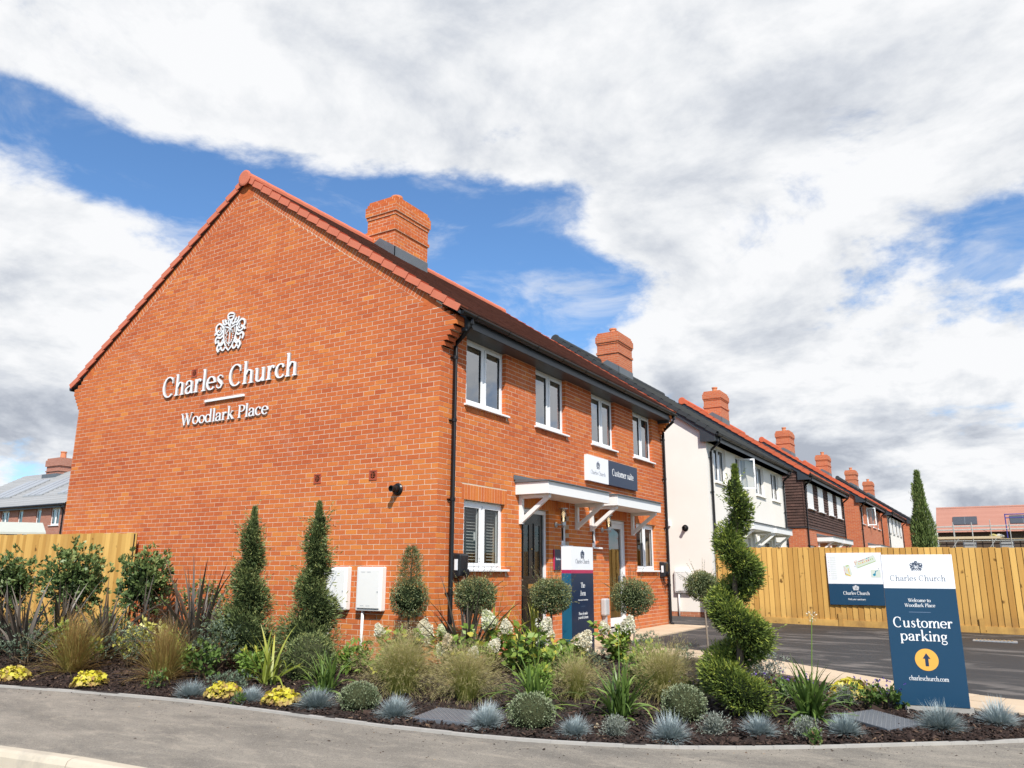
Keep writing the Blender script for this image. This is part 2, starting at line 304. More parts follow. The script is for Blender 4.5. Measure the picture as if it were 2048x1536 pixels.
leaf_mat('yew', [(0, (.034, .05, .02)), (.45, (.10, .138, .05)), (.8, (.18, .225, .08)), (1, (.29, .31, .11))])
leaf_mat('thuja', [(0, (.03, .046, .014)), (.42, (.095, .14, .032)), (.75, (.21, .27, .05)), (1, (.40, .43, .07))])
leaf_mat('box_leaf', [(0, (.045, .062, .028)), (.5, (.125, .16, .068)), (.85, (.23, .26, .115)), (1, (.36, .28, .1))], .45)
leaf_mat('laurel', [(0, (.028, .05, .018)), (.5, (.085, .135, .042)), (.85, (.18, .24, .078)), (1, (.32, .37, .14))], .42, .18, .35)
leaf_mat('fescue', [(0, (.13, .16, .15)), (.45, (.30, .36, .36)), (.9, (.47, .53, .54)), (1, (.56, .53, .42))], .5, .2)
leaf_mat('silver', [(0, (.09, .10, .08)), (.5, (.20, .225, .18)), (1, (.34, .36, .31))], .7, .12)
leaf_mat('hebe', [(0, (.06, .085, .035)), (.5, (.15, .19, .095)), (1, (.30, .335, .2))], .55, .12)
leaf_mat('heuchera', [(0, (.30, .15, .07)), (.3, (.52, .40, .12)), (.6, (.60, .54, .04)), (.85, (.68, .60, .05)), (1, (.76, .70, .26))], .5, .3)
leaf_mat('carex', [(0, (.17, .095, .035)), (.45, (.34, .22, .075)), (.8, (.31, .29, .07)), (1, (.5, .37, .17))], .6, .3)
leaf_mat('stipa', [(0, (.14, .18, .035)), (.45, (.31, .32, .085)), (.8, (.46, .39, .17)), (1, (.62, .5, .3))], .6, .35)
leaf_mat('strap', [(0, (.035, .065, .015)), (.5, (.11, .18, .038)), (.85, (.21, .3, .07)), (1, (.42, .45, .13))], .35, .25, .5)
leaf_mat('phormium', [(0, (.022, .017, .014)), (.5, (.07, .056, .043)), (.85, (.15, .125, .098)), (1, (.28, .25, .19))], .4, .12, .4)
leaf_mat('variegated', [(0, (.07, .11, .02)), (.45, (.24, .28, .04)), (.8, (.55, .52, .12)), (1, (.68, .66, .3))], .4, .25)
leaf_mat('hydrangea_leaf', [(0, (.06, .11, .02)), (.5, (.16, .26, .045)), (.9, (.28, .38, .075)), (1, (.5, .45, .07))], .45, .3)
leaf_mat('floret', [(0, (.5, .36, .2)), (.3, (.68, .56, .37)), (.6, (.78, .74, .58)), (.9, (.82, .8, .7)), (1, (.58, .62, .3))], .7, .3)
leaf_mat('bluegreen', [(0, (.04, .06, .036)), (.5, (.105, .145, .09)), (1, (.21, .26, .17))], .5, .15)
leaf_mat('geranium', [(0, (.05, .09, .02)), (.5, (.08, .14, .03)), (.9, (.15, .22, .05)), (1, (.2, .1, .06))], .5, .2)
leaf_mat('violet', [(0, (.10, .04, .30)), (1, (.22, .12, .55))], .5, .2)
leaf_mat('cypress_leaf', [(0, (.05, .08, .02)), (.45, (.14, .2, .055)), (.9, (.27, .34, .11)), (1, (.4, .4, .17))], .6, .2)
leaf_mat('dry', [(0, (.28, .17, .08)), (1, (.55, .42, .28))], .8, .15)

# ------------------------------------------------------------------ object helpers
ORG = {}
def reg(o, org): ORG[o.name] = np.array(org, float)
def tag(o, label, cat, group=None):
    o['label'] = label; o['category'] = cat
    if group: o['group'] = group
    return o
def thing(name, label, cat, loc=(0, 0, 0), group=None):
    o = bpy.data.objects.new(name, None); COL.objects.link(o); o.location = loc; o.empty_display_size = .2
    reg(o, loc); return tag(o, label, cat, group)
def link(name, me, parent=None, org=None):
    o = bpy.data.objects.new(name, me); COL.objects.link(o)
    if parent is not None: o.parent = parent; reg(o, ORG[parent.name])
    else:
        o.location = org if org is not None else (0, 0, 0); reg(o, o.location)
    return o
def np_mesh(name, V, Fc, mats, tints=None, parent=None, org=None, fm=None, smooth=False, kind=None):
    """V (n,3) world coordinates, Fc list of arrays (m,k)"""
    V = np.asarray(V, float)
    o0 = ORG[parent.name] if parent is not None else np.array(org if org is not None else (0, 0, 0), float)
    me = bpy.data.meshes.new(name); L = [np.asarray(f, np.int32) for f in Fc if len(f)]
    nl = sum(f.size for f in L); nf = sum(len(f) for f in L)
    me.vertices.add(len(V)); me.vertices.foreach_set('co', (V-o0).astype(np.float32).ravel())
    me.loops.add(nl); me.loops.foreach_set('vertex_index', np.concatenate([f.ravel() for f in L]))
    me.polygons.add(nf); st = []; c = 0
    for f in L:
        st.append(c+np.arange(len(f))*f.shape[1]); c += f.size
    me.polygons.foreach_set('loop_start', np.concatenate(st).astype(np.int32))
    if fm is not None: me.polygons.foreach_set('material_index', np.asarray(fm, np.int32))
    if smooth: me.polygons.foreach_set('use_smooth', np.ones(nf, bool))
    me.update(calc_edges=True)
    for m in (mats if isinstance(mats, (list, tuple)) else [mats]): me.materials.append(MATS[m])
    if tints is not None:
        a = me.attributes.new('tint', 'FLOAT', 'POINT'); a.data.foreach_set('value', np.asarray(tints, np.float32))
    o = link(name, me, parent, org)
    if kind: o['kind'] = kind
    return o

class MB:
    """mesh builder; P maps local (u, d, v) to world"""
    def __init__(s, P=None): s.v = []; s.f = []; s.m = []; s.t = []; s.P = P; s.mi = 0; s.tv = 0.5
    def add(s, pts, faces):
        b = len(s.v)
        for p in pts: s.v.append(s.P(*p) if s.P else tuple(p)); s.t.append(s.tv)
        for f in faces: s.f.append([b+i for i in f]); s.m.append(s.mi)
    def box(s, x0, x1, y0, y1, z0, z1):
        s.add([(x0, y0, z0), (x1, y0, z0), (x1, y1, z0), (x0, y1, z0), (x0, y0, z1), (x1, y0, z1), (x1, y1, z1), (x0, y1, z1)],
              [(0, 3, 2, 1), (4, 5, 6, 7), (0, 1, 5, 4), (1, 2, 6, 5), (2, 3, 7, 6), (3, 0, 4, 7)])
    def hexa(s, p): # 8 points, bottom 4 then top 4
        s.add(p, [(0, 3, 2, 1), (4, 5, 6, 7), (0, 1, 5, 4), (1, 2, 6, 5), (2, 3, 7, 6), (3, 0, 4, 7)])
    def quad(s, a, b, c, d): s.add([a, b, c, d], [(0, 1, 2, 3)])
    def prism(s, A, B):
        n = len(A); s.add(list(A)+list(B), [tuple(range(n))[::-1], tuple(range(n, 2*n))]+[(i, (i+1) % n, n+(i+1) % n, n+i) for i in range(n)])
    def tube(s, path, r, n=8, cap=True):
        path = [np.array(p, float) for p in path]; rings = []
        for i, p in enumerate(path):
            d = path[min(i+1, len(path)-1)]-path[max(i-1, 0)]; d = d/(np.linalg.norm(d)+1e-9)
            a = np.cross(d, (0, 0, 1.) if abs(d[2]) < .9 else (1., 0, 0)); a /= np.linalg.norm(a); b = np.cross(d, a)
            rr = r[i] if isinstance(r, (list, tuple, np.ndarray)) else r
            rings.append([p+rr*(math.cos(2*PI*j/n)*a+math.sin(2*PI*j/n)*b) for j in range(n)])
        pts = [q for R_ in rings for q in R_]; fs = []
        for i in range(len(rings)-1):
            for j in range(n): fs.append((i*n+j, i*n+(j+1) % n, (i+1)*n+(j+1) % n, (i+1)*n+j))
        if cap: fs += [tuple(range(n))[::-1], tuple(range((len(rings)-1)*n, len(rings)*n))]
        s.add(pts, fs)
    def lathe(s, c, prof, n=14, axis=2):
        pts = []; m = len(prof)
        for r, h in prof:
            for j in range(n):
                a = 2*PI*j/n; q = [c[0]+r*math.cos(a), c[1]+r*math.sin(a), c[2]+h]
                if axis == 1: q = [c[0]+r*math.cos(a), c[1]+h, c[2]+r*math.sin(a)]
                if axis == 0: q = [c[0]+h, c[1]+r*math.cos(a), c[2]+r*math.sin(a)]
                pts.append(q)
        fs = [(i*n+j, i*n+(j+1) % n, (i+1)*n+(j+1) % n, (i+1)*n+j) for i in range(m-1) for j in range(n)]
        fs += [tuple(range(n))[::-1], tuple(range((m-1)*n, m*n))]
        s.add(pts, fs)
    def build(s, name, mats, parent=None, org=None, kind=None, smooth=False, bevel=0):
        o0 = ORG[parent.name] if parent is not None else np.array(org if org is not None else (0, 0, 0), float)
        me = bpy.data.meshes.new(name); V = np.array(s.v, float)-o0
        me.from_pydata(V.tolist(), [], s.f)
        for m in (mats if isinstance(mats, (list, tuple)) else [mats]): me.materials.append(MATS[m])
        me.polygons.foreach_set('material_index', np.array(s.m, np.int32))
        if smooth: me.polygons.foreach_set('use_smooth', np.ones(len(s.f), bool))
        a = me.attributes.new('tint', 'FLOAT', 'POINT'); a.data.foreach_set('value', np.array(s.t, np.float32))
        me.update(); o = link(name, me, parent, org)
        if kind: o['kind'] = kind
        if bevel:
            bv = o.modifiers.new('bevel', 'BEVEL'); bv.width = bevel; bv.segments = 2; bv.limit_method = 'ANGLE'
        return o
def bx(name, mat, parent, x0, x1, y0, y1, z0, z1, P=None, bevel=0):
    m = MB(P); m.box(x0, x1, y0, y1, z0, z1); return m.build(name, mat, parent, bevel=bevel)
def struct(o): o['kind'] = 'structure'; return o

# ------------------------------------------------------------------ ground
def g(x, y):
    xx = min(max(x, -15), 15); return -0.012*xx+(0.03*max(y, -8) if y < 0 else 0.004*min(y, 20))
def interp(pts, x):
    xs = [p[0] for p in pts]; ys = [p[1] for p in pts]; return float(np.interp(x, xs, ys))
EDGE = [(-30, -10.5), (-20, -7.8), (-12, -5.75), (-6, -4.36), (-3.47, -3.72), (-2.04, -3.39), (-.64, -3.16), (.71, -3.07), (1.88, -2.99), (2.85, -2.85), (3.67, -2.62), (4.40, -2.30), (5.09, -1.87), (5.77, -1.37), (6.47, -.84), (7.1, -.3), (7.8, .35)]
PATHN = [(0, 2.35), (.9, 2.55), (1.6, 2.95), (2.2, 3.05), (2.9, 2.75), (3.8, 2.1), (4.65, 1.46), (5.58, .75), (6.2, .48), (6.7, .4), (8, .37), (30, .37)]
def smooth_curve(pts, n=8):
    out = []; P_ = [np.array(p, float) for p in pts]; P_ = [2*P_[0]-P_[1]]+P_+[2*P_[-1]-P_[-2]]
    for i in range(1, len(P_)-2):
        for j in range(n):
            t = j/n; a, b, c, d = P_[i-1:i+3]
            out.append(.5*((2*b)+(-a+c)*t+(2*a-5*b+4*c-d)*t*t+(-a+3*b-3*c+d)*t**3))
    out.append(P_[-2]); return [tuple(p) for p in out]
EDGE_S = smooth_curve(EDGE, 6); PATH_S = smooth_curve(PATHN[:-1], 6)+[(30, .37)]
edge_y = lambda x: interp(EDGE_S, x)
path_y = lambda x: interp(PATH_S, x)
def sheet(name, xs, ylo, yhi, ny, mat, dz=0.0, bumpy=0.0):
    V = []; Fc = []; nx = len(xs)
    for x in xs:
        a, b = ylo(x), yhi(x)
        for j in range(ny+1):
            y = a+(b-a)*j/ny; V.append((x, y, g(x, y)+dz+(random.gauss(0, bumpy) if bumpy else 0)))
    for i in range(nx-1):
        for j in range(ny): p = i*(ny+1)+j; Fc.append((p, p+ny+1, p+ny+2, p+1))
    return struct(np_mesh(name, V, [Fc], mat))
def lin(a, b, n): return [a+(b-a)*i/n for i in range(n+1)]
# wide ground reaching the horizon
gx = sorted(set([-1500, -600, -200, -80, -40, -25]+lin(-15, 15, 12)+[25, 40, 80, 200, 600, 1500]))
sheet('ground', gx, lambda x: -1500, lambda x: -8, 8, 'earth', -.5)
sheet('terrain', gx, lambda x: -8, lambda x: 60, 34, 'earth', -.26)
V = []
sheet('terrain', gx, lambda x: 60, lambda x: 2500, 6, 'earth', -.26)
def bed_top(x): return 0.0 if x < 0 else path_y(x)
sheet('planting_bed', lin(-20, -0.001, 60)+lin(0.0, 7.8, 44), edge_y, lambda x: bed_top(x) if x >= 0 else 0.02, 16, 'soil', -.02, .008)
KN = -1.78
def kerb_y(x): return interp([(-30, -13.2), (-12, -8.0), (-4, -5.83), (-.58, -5.14), (.55, -4.97), (1.36, -4.90), (3.0, -4.75), (4.6, -4.2), (6.2, -3.2), (7.6, -2.1), (9, -.8), (12, 2.2)], x)
KERB_S = smooth_curve([(x, kerb_y(x)) for x in (-20, -12, -4, -.58, .55, 1.36, 3.0, 4.6, 6.2, 7.6, 9, 12)], 5)
kyl = lambda x: interp(KERB_S, x)
def foot_top(x): return edge_y(x)-.0 if x < 7.8 else .35+(x-7.8)*1.02
sheet('footway', lin(-20, 12, 110), lambda x: kyl(x), foot_top, 12, 'asphalt_footway', -.035)
sheet('road', [-60, -40]+lin(-20, 12, 40)+[20, 40], lambda x: -14 if x > -15 else -30, lambda x: kyl(min(max(x, -20), 12))-.02, 8, 'road_asphalt', -.17)
def drive_lo(x): return path_y(x)+.45
sheet('driveway', lin(0.45, 30, 60), drive_lo, lambda x: 12.4, 14, 'asphalt_drive', -.004)
sheet('side_path', lin(-12, 0.45, 10), lambda x: 9.06, lambda x: 12.4, 6, 'asphalt_drive', -.004)
sheet('side_path', lin(0.0, .45, 2), lambda x: 2.4, lambda x: 9.06, 6, 'asphalt_drive', -.004)

def ribbon_pieces(name, parent_name, pts, width_in, width_out, length, gap, h, dz, mat, x_lo=None):
    """blocks laid along a polyline; returns list of corner sets"""
    P_ = [np.array(p, float) for p in pts]; seg = [np.linalg.norm(P_[i+1]-P_[i]) for i in range(len(P_)-1)]; cum = np.concatenate([[0], np.cumsum(seg)])
    def at(s):
        i = min(max(np.searchsorted(cum, s)-1, 0), len(seg)-1); t = (s-cum[i])/seg[i]; p = P_[i]+(P_[i+1]-P_[i])*t; d = (P_[i+1]-P_[i])/seg[i]; return p, np.array([-d[1], d[0]])
    out = []; s = 0
    while s < cum[-1]-length*.5:
        e = min(s+length-gap, cum[-1]); (p, n), (q, m) = at(s), at(e)
        out.append([p+n*width_in, q+m*width_in, q+m*width_out, p+n*width_out]); s += length
    return out
def block(name, q, h0, h1, mat, parent, bevel=0, jig=0.0):
    j = random.gauss(0, jig) if jig else 0
    m = MB(); m.hexa([(p[0], p[1], g(p[0], p[1])+h0) for p in q]+[(p[0], p[1], g(p[0], p[1])+h1+j) for p in q]); return m.build(name, mat, parent, bevel=bevel)
def setting(name):
    o = bpy.data.objects.new(name, None); COL.objects.link(o); reg(o, (0, 0, 0)); o['kind'] = 'structure'; return o
kb = setting('kerb')
for q in ribbon_pieces('k', None, KERB_S, -.0, -.125, .915, .008, 0, 0, None):
    p0, p1, p2, p3 = q; m = MB(); pr = []
    for (bk, fr) in ((p0, p3), (p1, p2)):
        n = fr-bk; zz = g(bk[0], bk[1])-.03
        pr.append([(bk[0], bk[1], zz-.2), (bk[0], bk[1], zz), (*(bk+n*.62), zz), (*(bk+n*.88), zz-.014), (*(bk+n*1.02), zz-.045), (*(bk+n*1.12), zz-.2)])
    m.prism(pr[0], pr[1]); m.build('kerb_stone', 'kerb_stone', kb)
ed = setting('bed_edging')
for q in ribbon_pieces('e', None, [p for p in EDGE_S if p[0] > -13], -.012, .030, .3, .002, 0, 0, None): block('edging_slab', q, -.15, -.014, 'concrete_edge', ed, jig=.0015)
pv = setting('paved_path')
pp = [p for p in PATH_S if p[0] <= 8.0]+[(9, .37), (11, .37)]
for k_ in range(2):
    for q in ribbon_pieces('p', None, [p for p in pp if p[0] >= .9], .005+.46*k_, .455+.46*k_, .46, .008, 0, 0, None): block('paving_slab', q, -.03, .016, 'paver', pv, jig=.0012)
for k_ in range(2):
    for j in range(15):
        y = 2.42+.445*j; x = .012+.448*k_; q = [np.array(a) for a in ((x, y), (x+.44, y), (x+.44, y+.437), (x, y+.437))]; block('paving_slab', q, -.03, .02, 'paver', pv, jig=.0012)

# bark mulch: loose chips nobody could count
def mulch():
    n = 60000; x = RNG.uniform(-7.5, 7.7, n); ey = np.interp(x, [p[0] for p in EDGE_S], [p[1] for p in EDGE_S]); py = np.where(x < 0, 0, np.interp(x, [p[0] for p in PATH_S], [p[1] for p in PATH_S]))
    u = RNG.random(n)**1.35; y = ey+.06+(py-ey-.08)*u; ok = y < py-.02; x, y = x[ok], y[ok]; n = len(x)
    z = np.array([g(a, b) for a, b in zip(x, y)])-.012+RNG.uniform(-.004, .016, n)
    a = RNG.uniform(0, 2*PI, n); L_ = RNG.lognormal(-4.25, .45, n); W_ = L_*RNG.uniform(.25, .6, n); tl = RNG.normal(0, .35, n); H_ = RNG.uniform(.002, .007, n)
    ax = np.stack([np.cos(a)*np.cos(tl), np.sin(a)*np.cos(tl), np.sin(tl)], 1); s2 = RNG.normal(0, .4, n); bx_ = np.stack([-np.sin(a)*np.cos(s2), np.cos(a)*np.cos(s2), np.sin(s2)], 1)
    c = np.stack([x, y, z], 1); up = np.cross(ax, bx_)
    A = ax*L_[:, None]; B = bx_*W_[:, None]; H = up*H_[:, None]
    V = np.stack([c-A-B*.6, c+A-B, c+A*.8+B, c-A*.9+B, c-A*.7-B*.4+H, c+A*.8-B*.6+H, c+A*.6+B*.7+H, c-A*.6+B*.6+H], 1).reshape(-1, 3)
    b = np.arange(n)[:, None]*8
    Fc = np.concatenate([b+np.array(f) for f in ((4, 5, 6, 7), (0, 1, 5, 4), (1, 2, 6, 5), (2, 3, 7, 6), (3, 0, 4, 7))])
    t = np.repeat(np.clip(RNG.normal(.42, .24, n), 0, .97)+(RNG.random(n) > .985)*.3, 8)
    np_mesh('bark_mulch', V, [Fc], 'bark', t, kind='stuff')
mulch()

def grit():
    n = 800; x = RNG.uniform(-6, 8.5, n); ey = np.interp(x, [p[0] for p in EDGE_S], [p[1] for p in EDGE_S]); y = ey-np.abs(RNG.exponential(.45, n))-.02; ok = y > ey-1.7; x, y = x[ok], y[ok]; n = len(x); z = np.array([g(a, b) for a, b in zip(x, y)])-.034; r = RNG.lognormal(-5.6, .45, n); a = RNG.uniform(0, 2*PI, n); el = RNG.uniform(1, 2.6, n)
    c = np.stack([x, y, z], 1); A = np.stack([np.cos(a)*r*el, np.sin(a)*r*el, r*.2], 1); B = np.stack([-np.sin(a)*r, np.cos(a)*r, -r*.1], 1); H = np.stack([0*r, 0*r, r*.9], 1)
    V = np.stack([c-A, c-B, c+A, c+B, c+H], 1).reshape(-1, 3); b = np.arange(n)[:, None]*5; np_mesh('footway_grit', V, [np.concatenate([b+np.array(q) for q in ((0, 1, 4), (1, 2, 4), (2, 3, 4), (3, 0, 4))])], 'bark', np.repeat(np.clip(RNG.normal(.6, .3, n), 0, 1), 5), kind='stuff')
grit()

# ------------------------------------------------------------------ bricks
W, LEN = 9.256, 9.05
Z0 = 0.03-0.075*2            # a bed joint lies at 0.03
RIDGE_X, RIDGE_Z, SLOPE = -W/2, 8.45, 0.695
roof_z = lambda x: RIDGE_Z-SLOPE*abs(x-RIDGE_X)
WEDGE = []
BR = []                     # (center, size, tint, axis)
def tint_at(a, b): return float(np.clip(random.gauss(.40, .14)+(.14 if b < 2.78 else 0)+.10*math.sin(a*.37+.8)*math.sin(b*.9)+.16*math.sin(a*1.1+1.3)*math.sin(b*2.3+.4)+(.35 if random.random() < .035 else 0), 0, 1))
def brick(P, u0, u1, d0, d1, v0, v1):
    """axis-aligned brick in wall coordinates"""
    a = np.array(P(u0, d0, v0)); b = np.array(P(u1, d1+random.uniform(.0005, .0035), v1)); BR.append(((a+b)/2, np.abs(b-a), tint_at(u0, v0)))
def cut(segs, holes):
    out = []
    for a, b in segs:
        cur = [(a, b)]
        for h0, h1 in holes:
            nx = []
            for s, e in cur:
                if h1 <= s or h0 >= e: nx.append((s, e))
                else:
                    if h0-s > .008: nx.append((s, h0))
                    if e-h1 > .008: nx.append((h1, e))
            cur = nx
        out += cur
    return out
def course_segments(u0, u1, odd, anchor, j=.01):
    """stretcher bond joints between u0..u1; anchor = where the corner sits"""
    out = []; k = math.floor((u0-anchor)/.225)-1
    while True:
        s = anchor+k*.225+(.1125 if odd else 0); e = s+.225-j; k += 1
        if s > u1: break
        s2, e2 = max(s, u0), min(e, u1)
        if e2-s2 > .012: out.append((s2, e2))
    return out
GP = lambda u, d, v: (u, -d, v)             # gable: u = x, outward = -y
FP = lambda u, d, v: (d, u, v)              # front: u = y, outward = +x
# gable
zc = Z0; n = 0; CORB0 = .63+3.825
mortar_line = lambda x: 8.15-.694*abs(x-RIDGE_X)
while zc < 8.1:
    v0, v1 = zc, zc+.065; ko = int(round((zc-CORB0)/.075)); ext = 0.052*min(max(ko+1, 0), 6)
    raked = zc+.075 > 5.075
    if raked:
        half = (8.15-.004-v0)/.694; hcut = (v1-v0)/.694; a, b = RIDGE_X-half, RIDGE_X+half
        if half < .12: break
    else:
        hr = (8.45-.16-v1)/.695; a, b = max(-W-ext, RIDGE_X-hr), min(ext, RIDGE_X+hr)
    odd = n % 2
    for s, e in course_segments(a, b, odd, 0.0):
        if raked and (s < a+hcut+.02 or e > b-hcut-.02):
            e1 = min(e, b); s1 = max(s, a); st, et = max(s1, a+hcut), min(e1, b-hcut)
            zt_ = v1
            if et-st < .002:
                if s1 > RIDGE_X: st = et = s1; zt_ = min(v1, v0+(b-s1)*.694)
                else: st = et = e1; zt_ = min(v1, v0+(e1-a)*.694)
            WEDGE.append((s1, e1, st, et, v0, zt_, tint_at(s, v0)))
            continue
        if ext and not raked and (e > -.24 or s < -W+.24): continue
        brick(GP, s, e, -.10, 0, v0, v1)
    if ext and not raked:
        sg_ = [q for q in course_segments(a, b, odd, 0.0) if q[1] > -.24]; ed_ = [q for q in course_segments(a, b, odd, 0.0) if q[0] < -W+.24]
        if sg_: 
            s0_ = sg_[0][0]; w_ = b-s0_; nb_ = max(1, int(round(w_/.225)))
            for i_ in range(nb_): brick(GP, s0_+w_*i_/nb_, s0_+w_*(i_+1)/nb_-(.01 if i_ < nb_-1 else 0), -.215, 0, v0, v1)
        if ed_:
            e0_ = ed_[-1][1]; w_ = e0_-a; nb_ = max(1, int(round(w_/.225)))
            for i_ in range(nb_): brick(GP, a+w_*i_/nb_+(.01 if i_ else 0), a+w_*(i_+1)/nb_, -.215, 0, v0, v1)
    zc += .075; n += 1
# raked bricks along both verges
def rake(sgn):
    sl = math.atan(SLOPE); es = np.array([sgn*math.cos(sl), 0, -math.sin(sl)]); en = np.array([sgn*math.sin(sl), 0, math.cos(sl)])
    p0 = np.array([RIDGE_X, 0, 8.15]); L_ = 4.42/math.cos(sl); s = .02; out = []
    while s < L_:
        c0 = p0+es*s+en*.006; c1 = c0+es*.065; j = random.uniform(0, .002); out.append((c0, c1, en, j, tint_at(s, 5))); s += .075
    return out
RAKES = [(sg, rake(sg)) for sg in (1, -1)]
# front
UP = [(.66, 1.81), (2.82, 3.96), (5.09, 6.23), (7.24, 8.39)]
H_UP = [(a, b, 3.70, 4.80) for a, b in UP]
GW = [(.66, 1.81, 1.25, 2.255), (7.24, 8.39, 1.25, 2.255)]
DOORS = [(2.33, 3.27, -.1, 2.255), (5.78, 6.72, -.1, 2.255)]
NW = [(3.74, 4.03, 1.68, 2.255), (5.02, 5.31, 1.68, 2.255)]
HOLES = H_UP+GW+DOORS+NW
LINT = [(.60, 1.87), (2.27, 4.09), (4.96, 6.78), (7.18, 8.45)]
zc = Z0; n = 0
while zc < 4.80:
    v0, v1 = zc, zc+.065; hs = [(a, b) for a, b, c, d in HOLES if c-.02 < (v0+v1)/2 < d]
    if 2.255 < (v0+v1)/2 < 2.50: hs = hs+LINT
    if 3.59 < (v0+v1)/2 < 3.70: hs = hs+[(a-.04, b+.06) for a, b in UP]
    if 1.13 < (v0+v1)/2 < 1.25: hs = hs+[(a-.04, b+.06) for a, b, c, d in GW]
    for s, e in course_segments(0.0, LEN, (n+1) % 2, -.1225+.0): 
        if s < .005 and (CORB0-.01 < zc): s = max(s, 0.0)
        for a, b in cut([(s, e)], hs): brick(FP, a, b, -.10, 0, v0, min(v1, 4.775))
    zc += .075; n += 1
for a, b in LINT:          # soldier courses
    u = a
    while u < b-.06: brick(FP, u, u+.065, -.10, 0.001, 2.262, 2.48); u += .0752
for a, b in UP:            # brick on edge under the sills
    u = a-.03
    while u < b+.0: brick(FP, u, u+.065, -.10, 0.001, 3.585, 3.672); u += .0752
for a, b, c, d in GW:
    u = a-.03
    while u < b+.0: brick(FP, u, u+.065, -.10, 0.001, 1.135, 1.222); u += .0752
# red plinth bricks at the far end of the front are ordinary bricks of a redder batch
house = thing('brick_house', 'orange brick end house with white sign letters on its big gable wall', 'house', (0, 0, 0))
def proj_area(c, s):
    d = c-CAM; z = d@Fv; x = 1024+F_PX*(d@Rv)/z; y = 768-F_PX*(d@Uv)/z
    if z < 1 or not (0 < x < 2048 and 0 < y < 1330): return 0
    nrm = np.array([0, -1., 0]) if s[1] <= s[0] and abs(c[1]) < .12 else np.array([1., 0, 0])
    cosv = abs(nrm@d)/np.linalg.norm(d); return max(s[0], s[1])*s[2]*cosv/z**2*(1 if y < 1235 else .3)
areas = [proj_area(c, s) for c, s, t in BR]
order = np.argsort(areas)[::-1]; near = set(order[:300].tolist())
bm_variants = []
for i in range(12):
    m = MB(); m.tv = (i+.5)/12; m.box(-.5, .5, -.5, .5, -.5, .5); me_ = bpy.data.meshes.new('brick')
    me_.from_pydata(m.v, [], m.f); me_.materials.append(MATS['brick']); a_ = me_.attributes.new('tint', 'FLOAT', 'POINT'); a_.data.foreach_set('value', np.full(8, m.tv, np.float32)); bm_variants.append(me_)
rest = MB()
for i, (c, s, t) in enumerate(BR):
    if i in near:
        o = bpy.data.objects.new('brick', bm_variants[min(11, int(t*12))]); COL.objects.link(o); o.parent = house; o.location = c; o.scale = s; reg(o, (0, 0, 0))
    else:
        rest.tv = t; h = s/2; rest.box(c[0]-h[0], c[0]+h[0], c[1]-h[1], c[1]+h[1], c[2]-h[2], c[2]+h[2])
for sg, rk in RAKES:
    for c0, c1, en, j, t in rk:
        rest.tv = t; q = [c0, c1, c1+en*.215, c0+en*.215]
        rest.hexa([(p[0], .09, p[2]) for p in q]+[(p[0], -j, p[2]) for p in q])
for s1, e1, st, et, v0, v1, t in WEDGE:
    rest.tv = t; j = random.uniform(.0005, .0035); rest.hexa([(s1, .09, v0), (e1, .09, v0), (e1, -j, v0), (s1, -j, v0), (st, .09, v1), (et, .09, v1), (et, -j, v1), (st, -j, v1)])
for A in ([(RIDGE_X-.20, 8.02), (RIDGE_X+.20, 8.02), (RIDGE_X+.16, 8.27), (RIDGE_X, 8.385), (RIDGE_X-.16, 8.27)], [(-.36, 5.06), (.0, 5.06), (.0, 5.08), (-.36, 5.33)], [(-W+.36, 5.06), (-W, 5.06), (-W, 5.08), (-W+.36, 5.33)]):
    rest.tv = .45; rest.prism([(p[0], .0004, p[1]) for p in A], [(p[0], .05, p[1]) for p in A])
rest.build('brickwork', 'brick', house, kind='stuff')

# mortar backing / wall shells
def wall_with_holes(m, P, u0, u1, v0, v1, d0, d1, holes):
    us = sorted({u0, u1, *[h[0] for h in holes], *[h[1] for h in holes]}); vs = sorted({v0, v1, *[h[2] for h in holes], *[h[3] for h in holes]})
    us = [u for u in us if u0 <= u <= u1]; vs = [v for v in vs if v0 <= v <= v1]
    def solid(i, j): 
        cu, cv = (us[i]+us[i+1])/2, (vs[j]+vs[j+1])/2; return not any(h[0] < cu < h[1] and h[2] < cv < h[3] for h in holes)
    nu, nv = len(us)-1, len(vs)-1
    for i in range(nu):
        for j in range(nv):
            if not solid(i, j): continue
            a, b, c, d = us[i], us[i+1], vs[j], vs[j+1]
            m.add([P(a, d1, c), P(b, d1, c), P(b, d1, d), P(a, d1, d)], [(0, 1, 2, 3)]); m.add([P(a, d0, c), P(b, d0, c), P(b, d0, d), P(a, d0, d)], [(3, 2, 1, 0)])
            for (ii, jj, e) in ((i-1, j, ((a, c), (a, d))), (i+1, j, ((b, c), (b, d))), (i, j-1, ((a, c), (b, c))), (i, j+1, ((a, d), (b, d)))):
                if not (0 <= ii < nu and 0 <= jj < nv) or not solid(ii, jj):
                    (p, q), (r, s_) = e; m.add([P(p, d0, q), P(p, d1, q), P(r, d1, s_), P(r, d0, s_)], [(0, 1, 2, 3)])
def gable_slab(m, x0, x1, y0, y1, zb, za, over=0):
    """pentagon slab between y0,y1"""
    ze = za-SLOPE*(x1-x0)/2; xm = (x0+x1)/2
    A = [(x0, y0, zb), (x1, y0, zb), (x1, y0, ze), (xm, y0, za), (x0, y0, ze)]; m.prism(A, [(p[0], y1, p[2]) for p in A])
grow = lambda hs, e: [(a-e, b+e, c-e, d+e) for a, b, c, d in hs]
mm = MB(); gable_slab(mm, -W+.001, -.001, .001, .30, -.3, 8.40-.07)
for i in range(8):
    e_ = .052*min(i+1, 6)-.012; z_ = CORB0+.075*i; e_ = min(e_, (8.28-z_-.075)/.695-4.628-.012); mm.box(-.24, e_, .0012, .205, z_, z_+.07); mm.box(-W-e_, -W+.24, .0012, .205, z_, z_+.07)
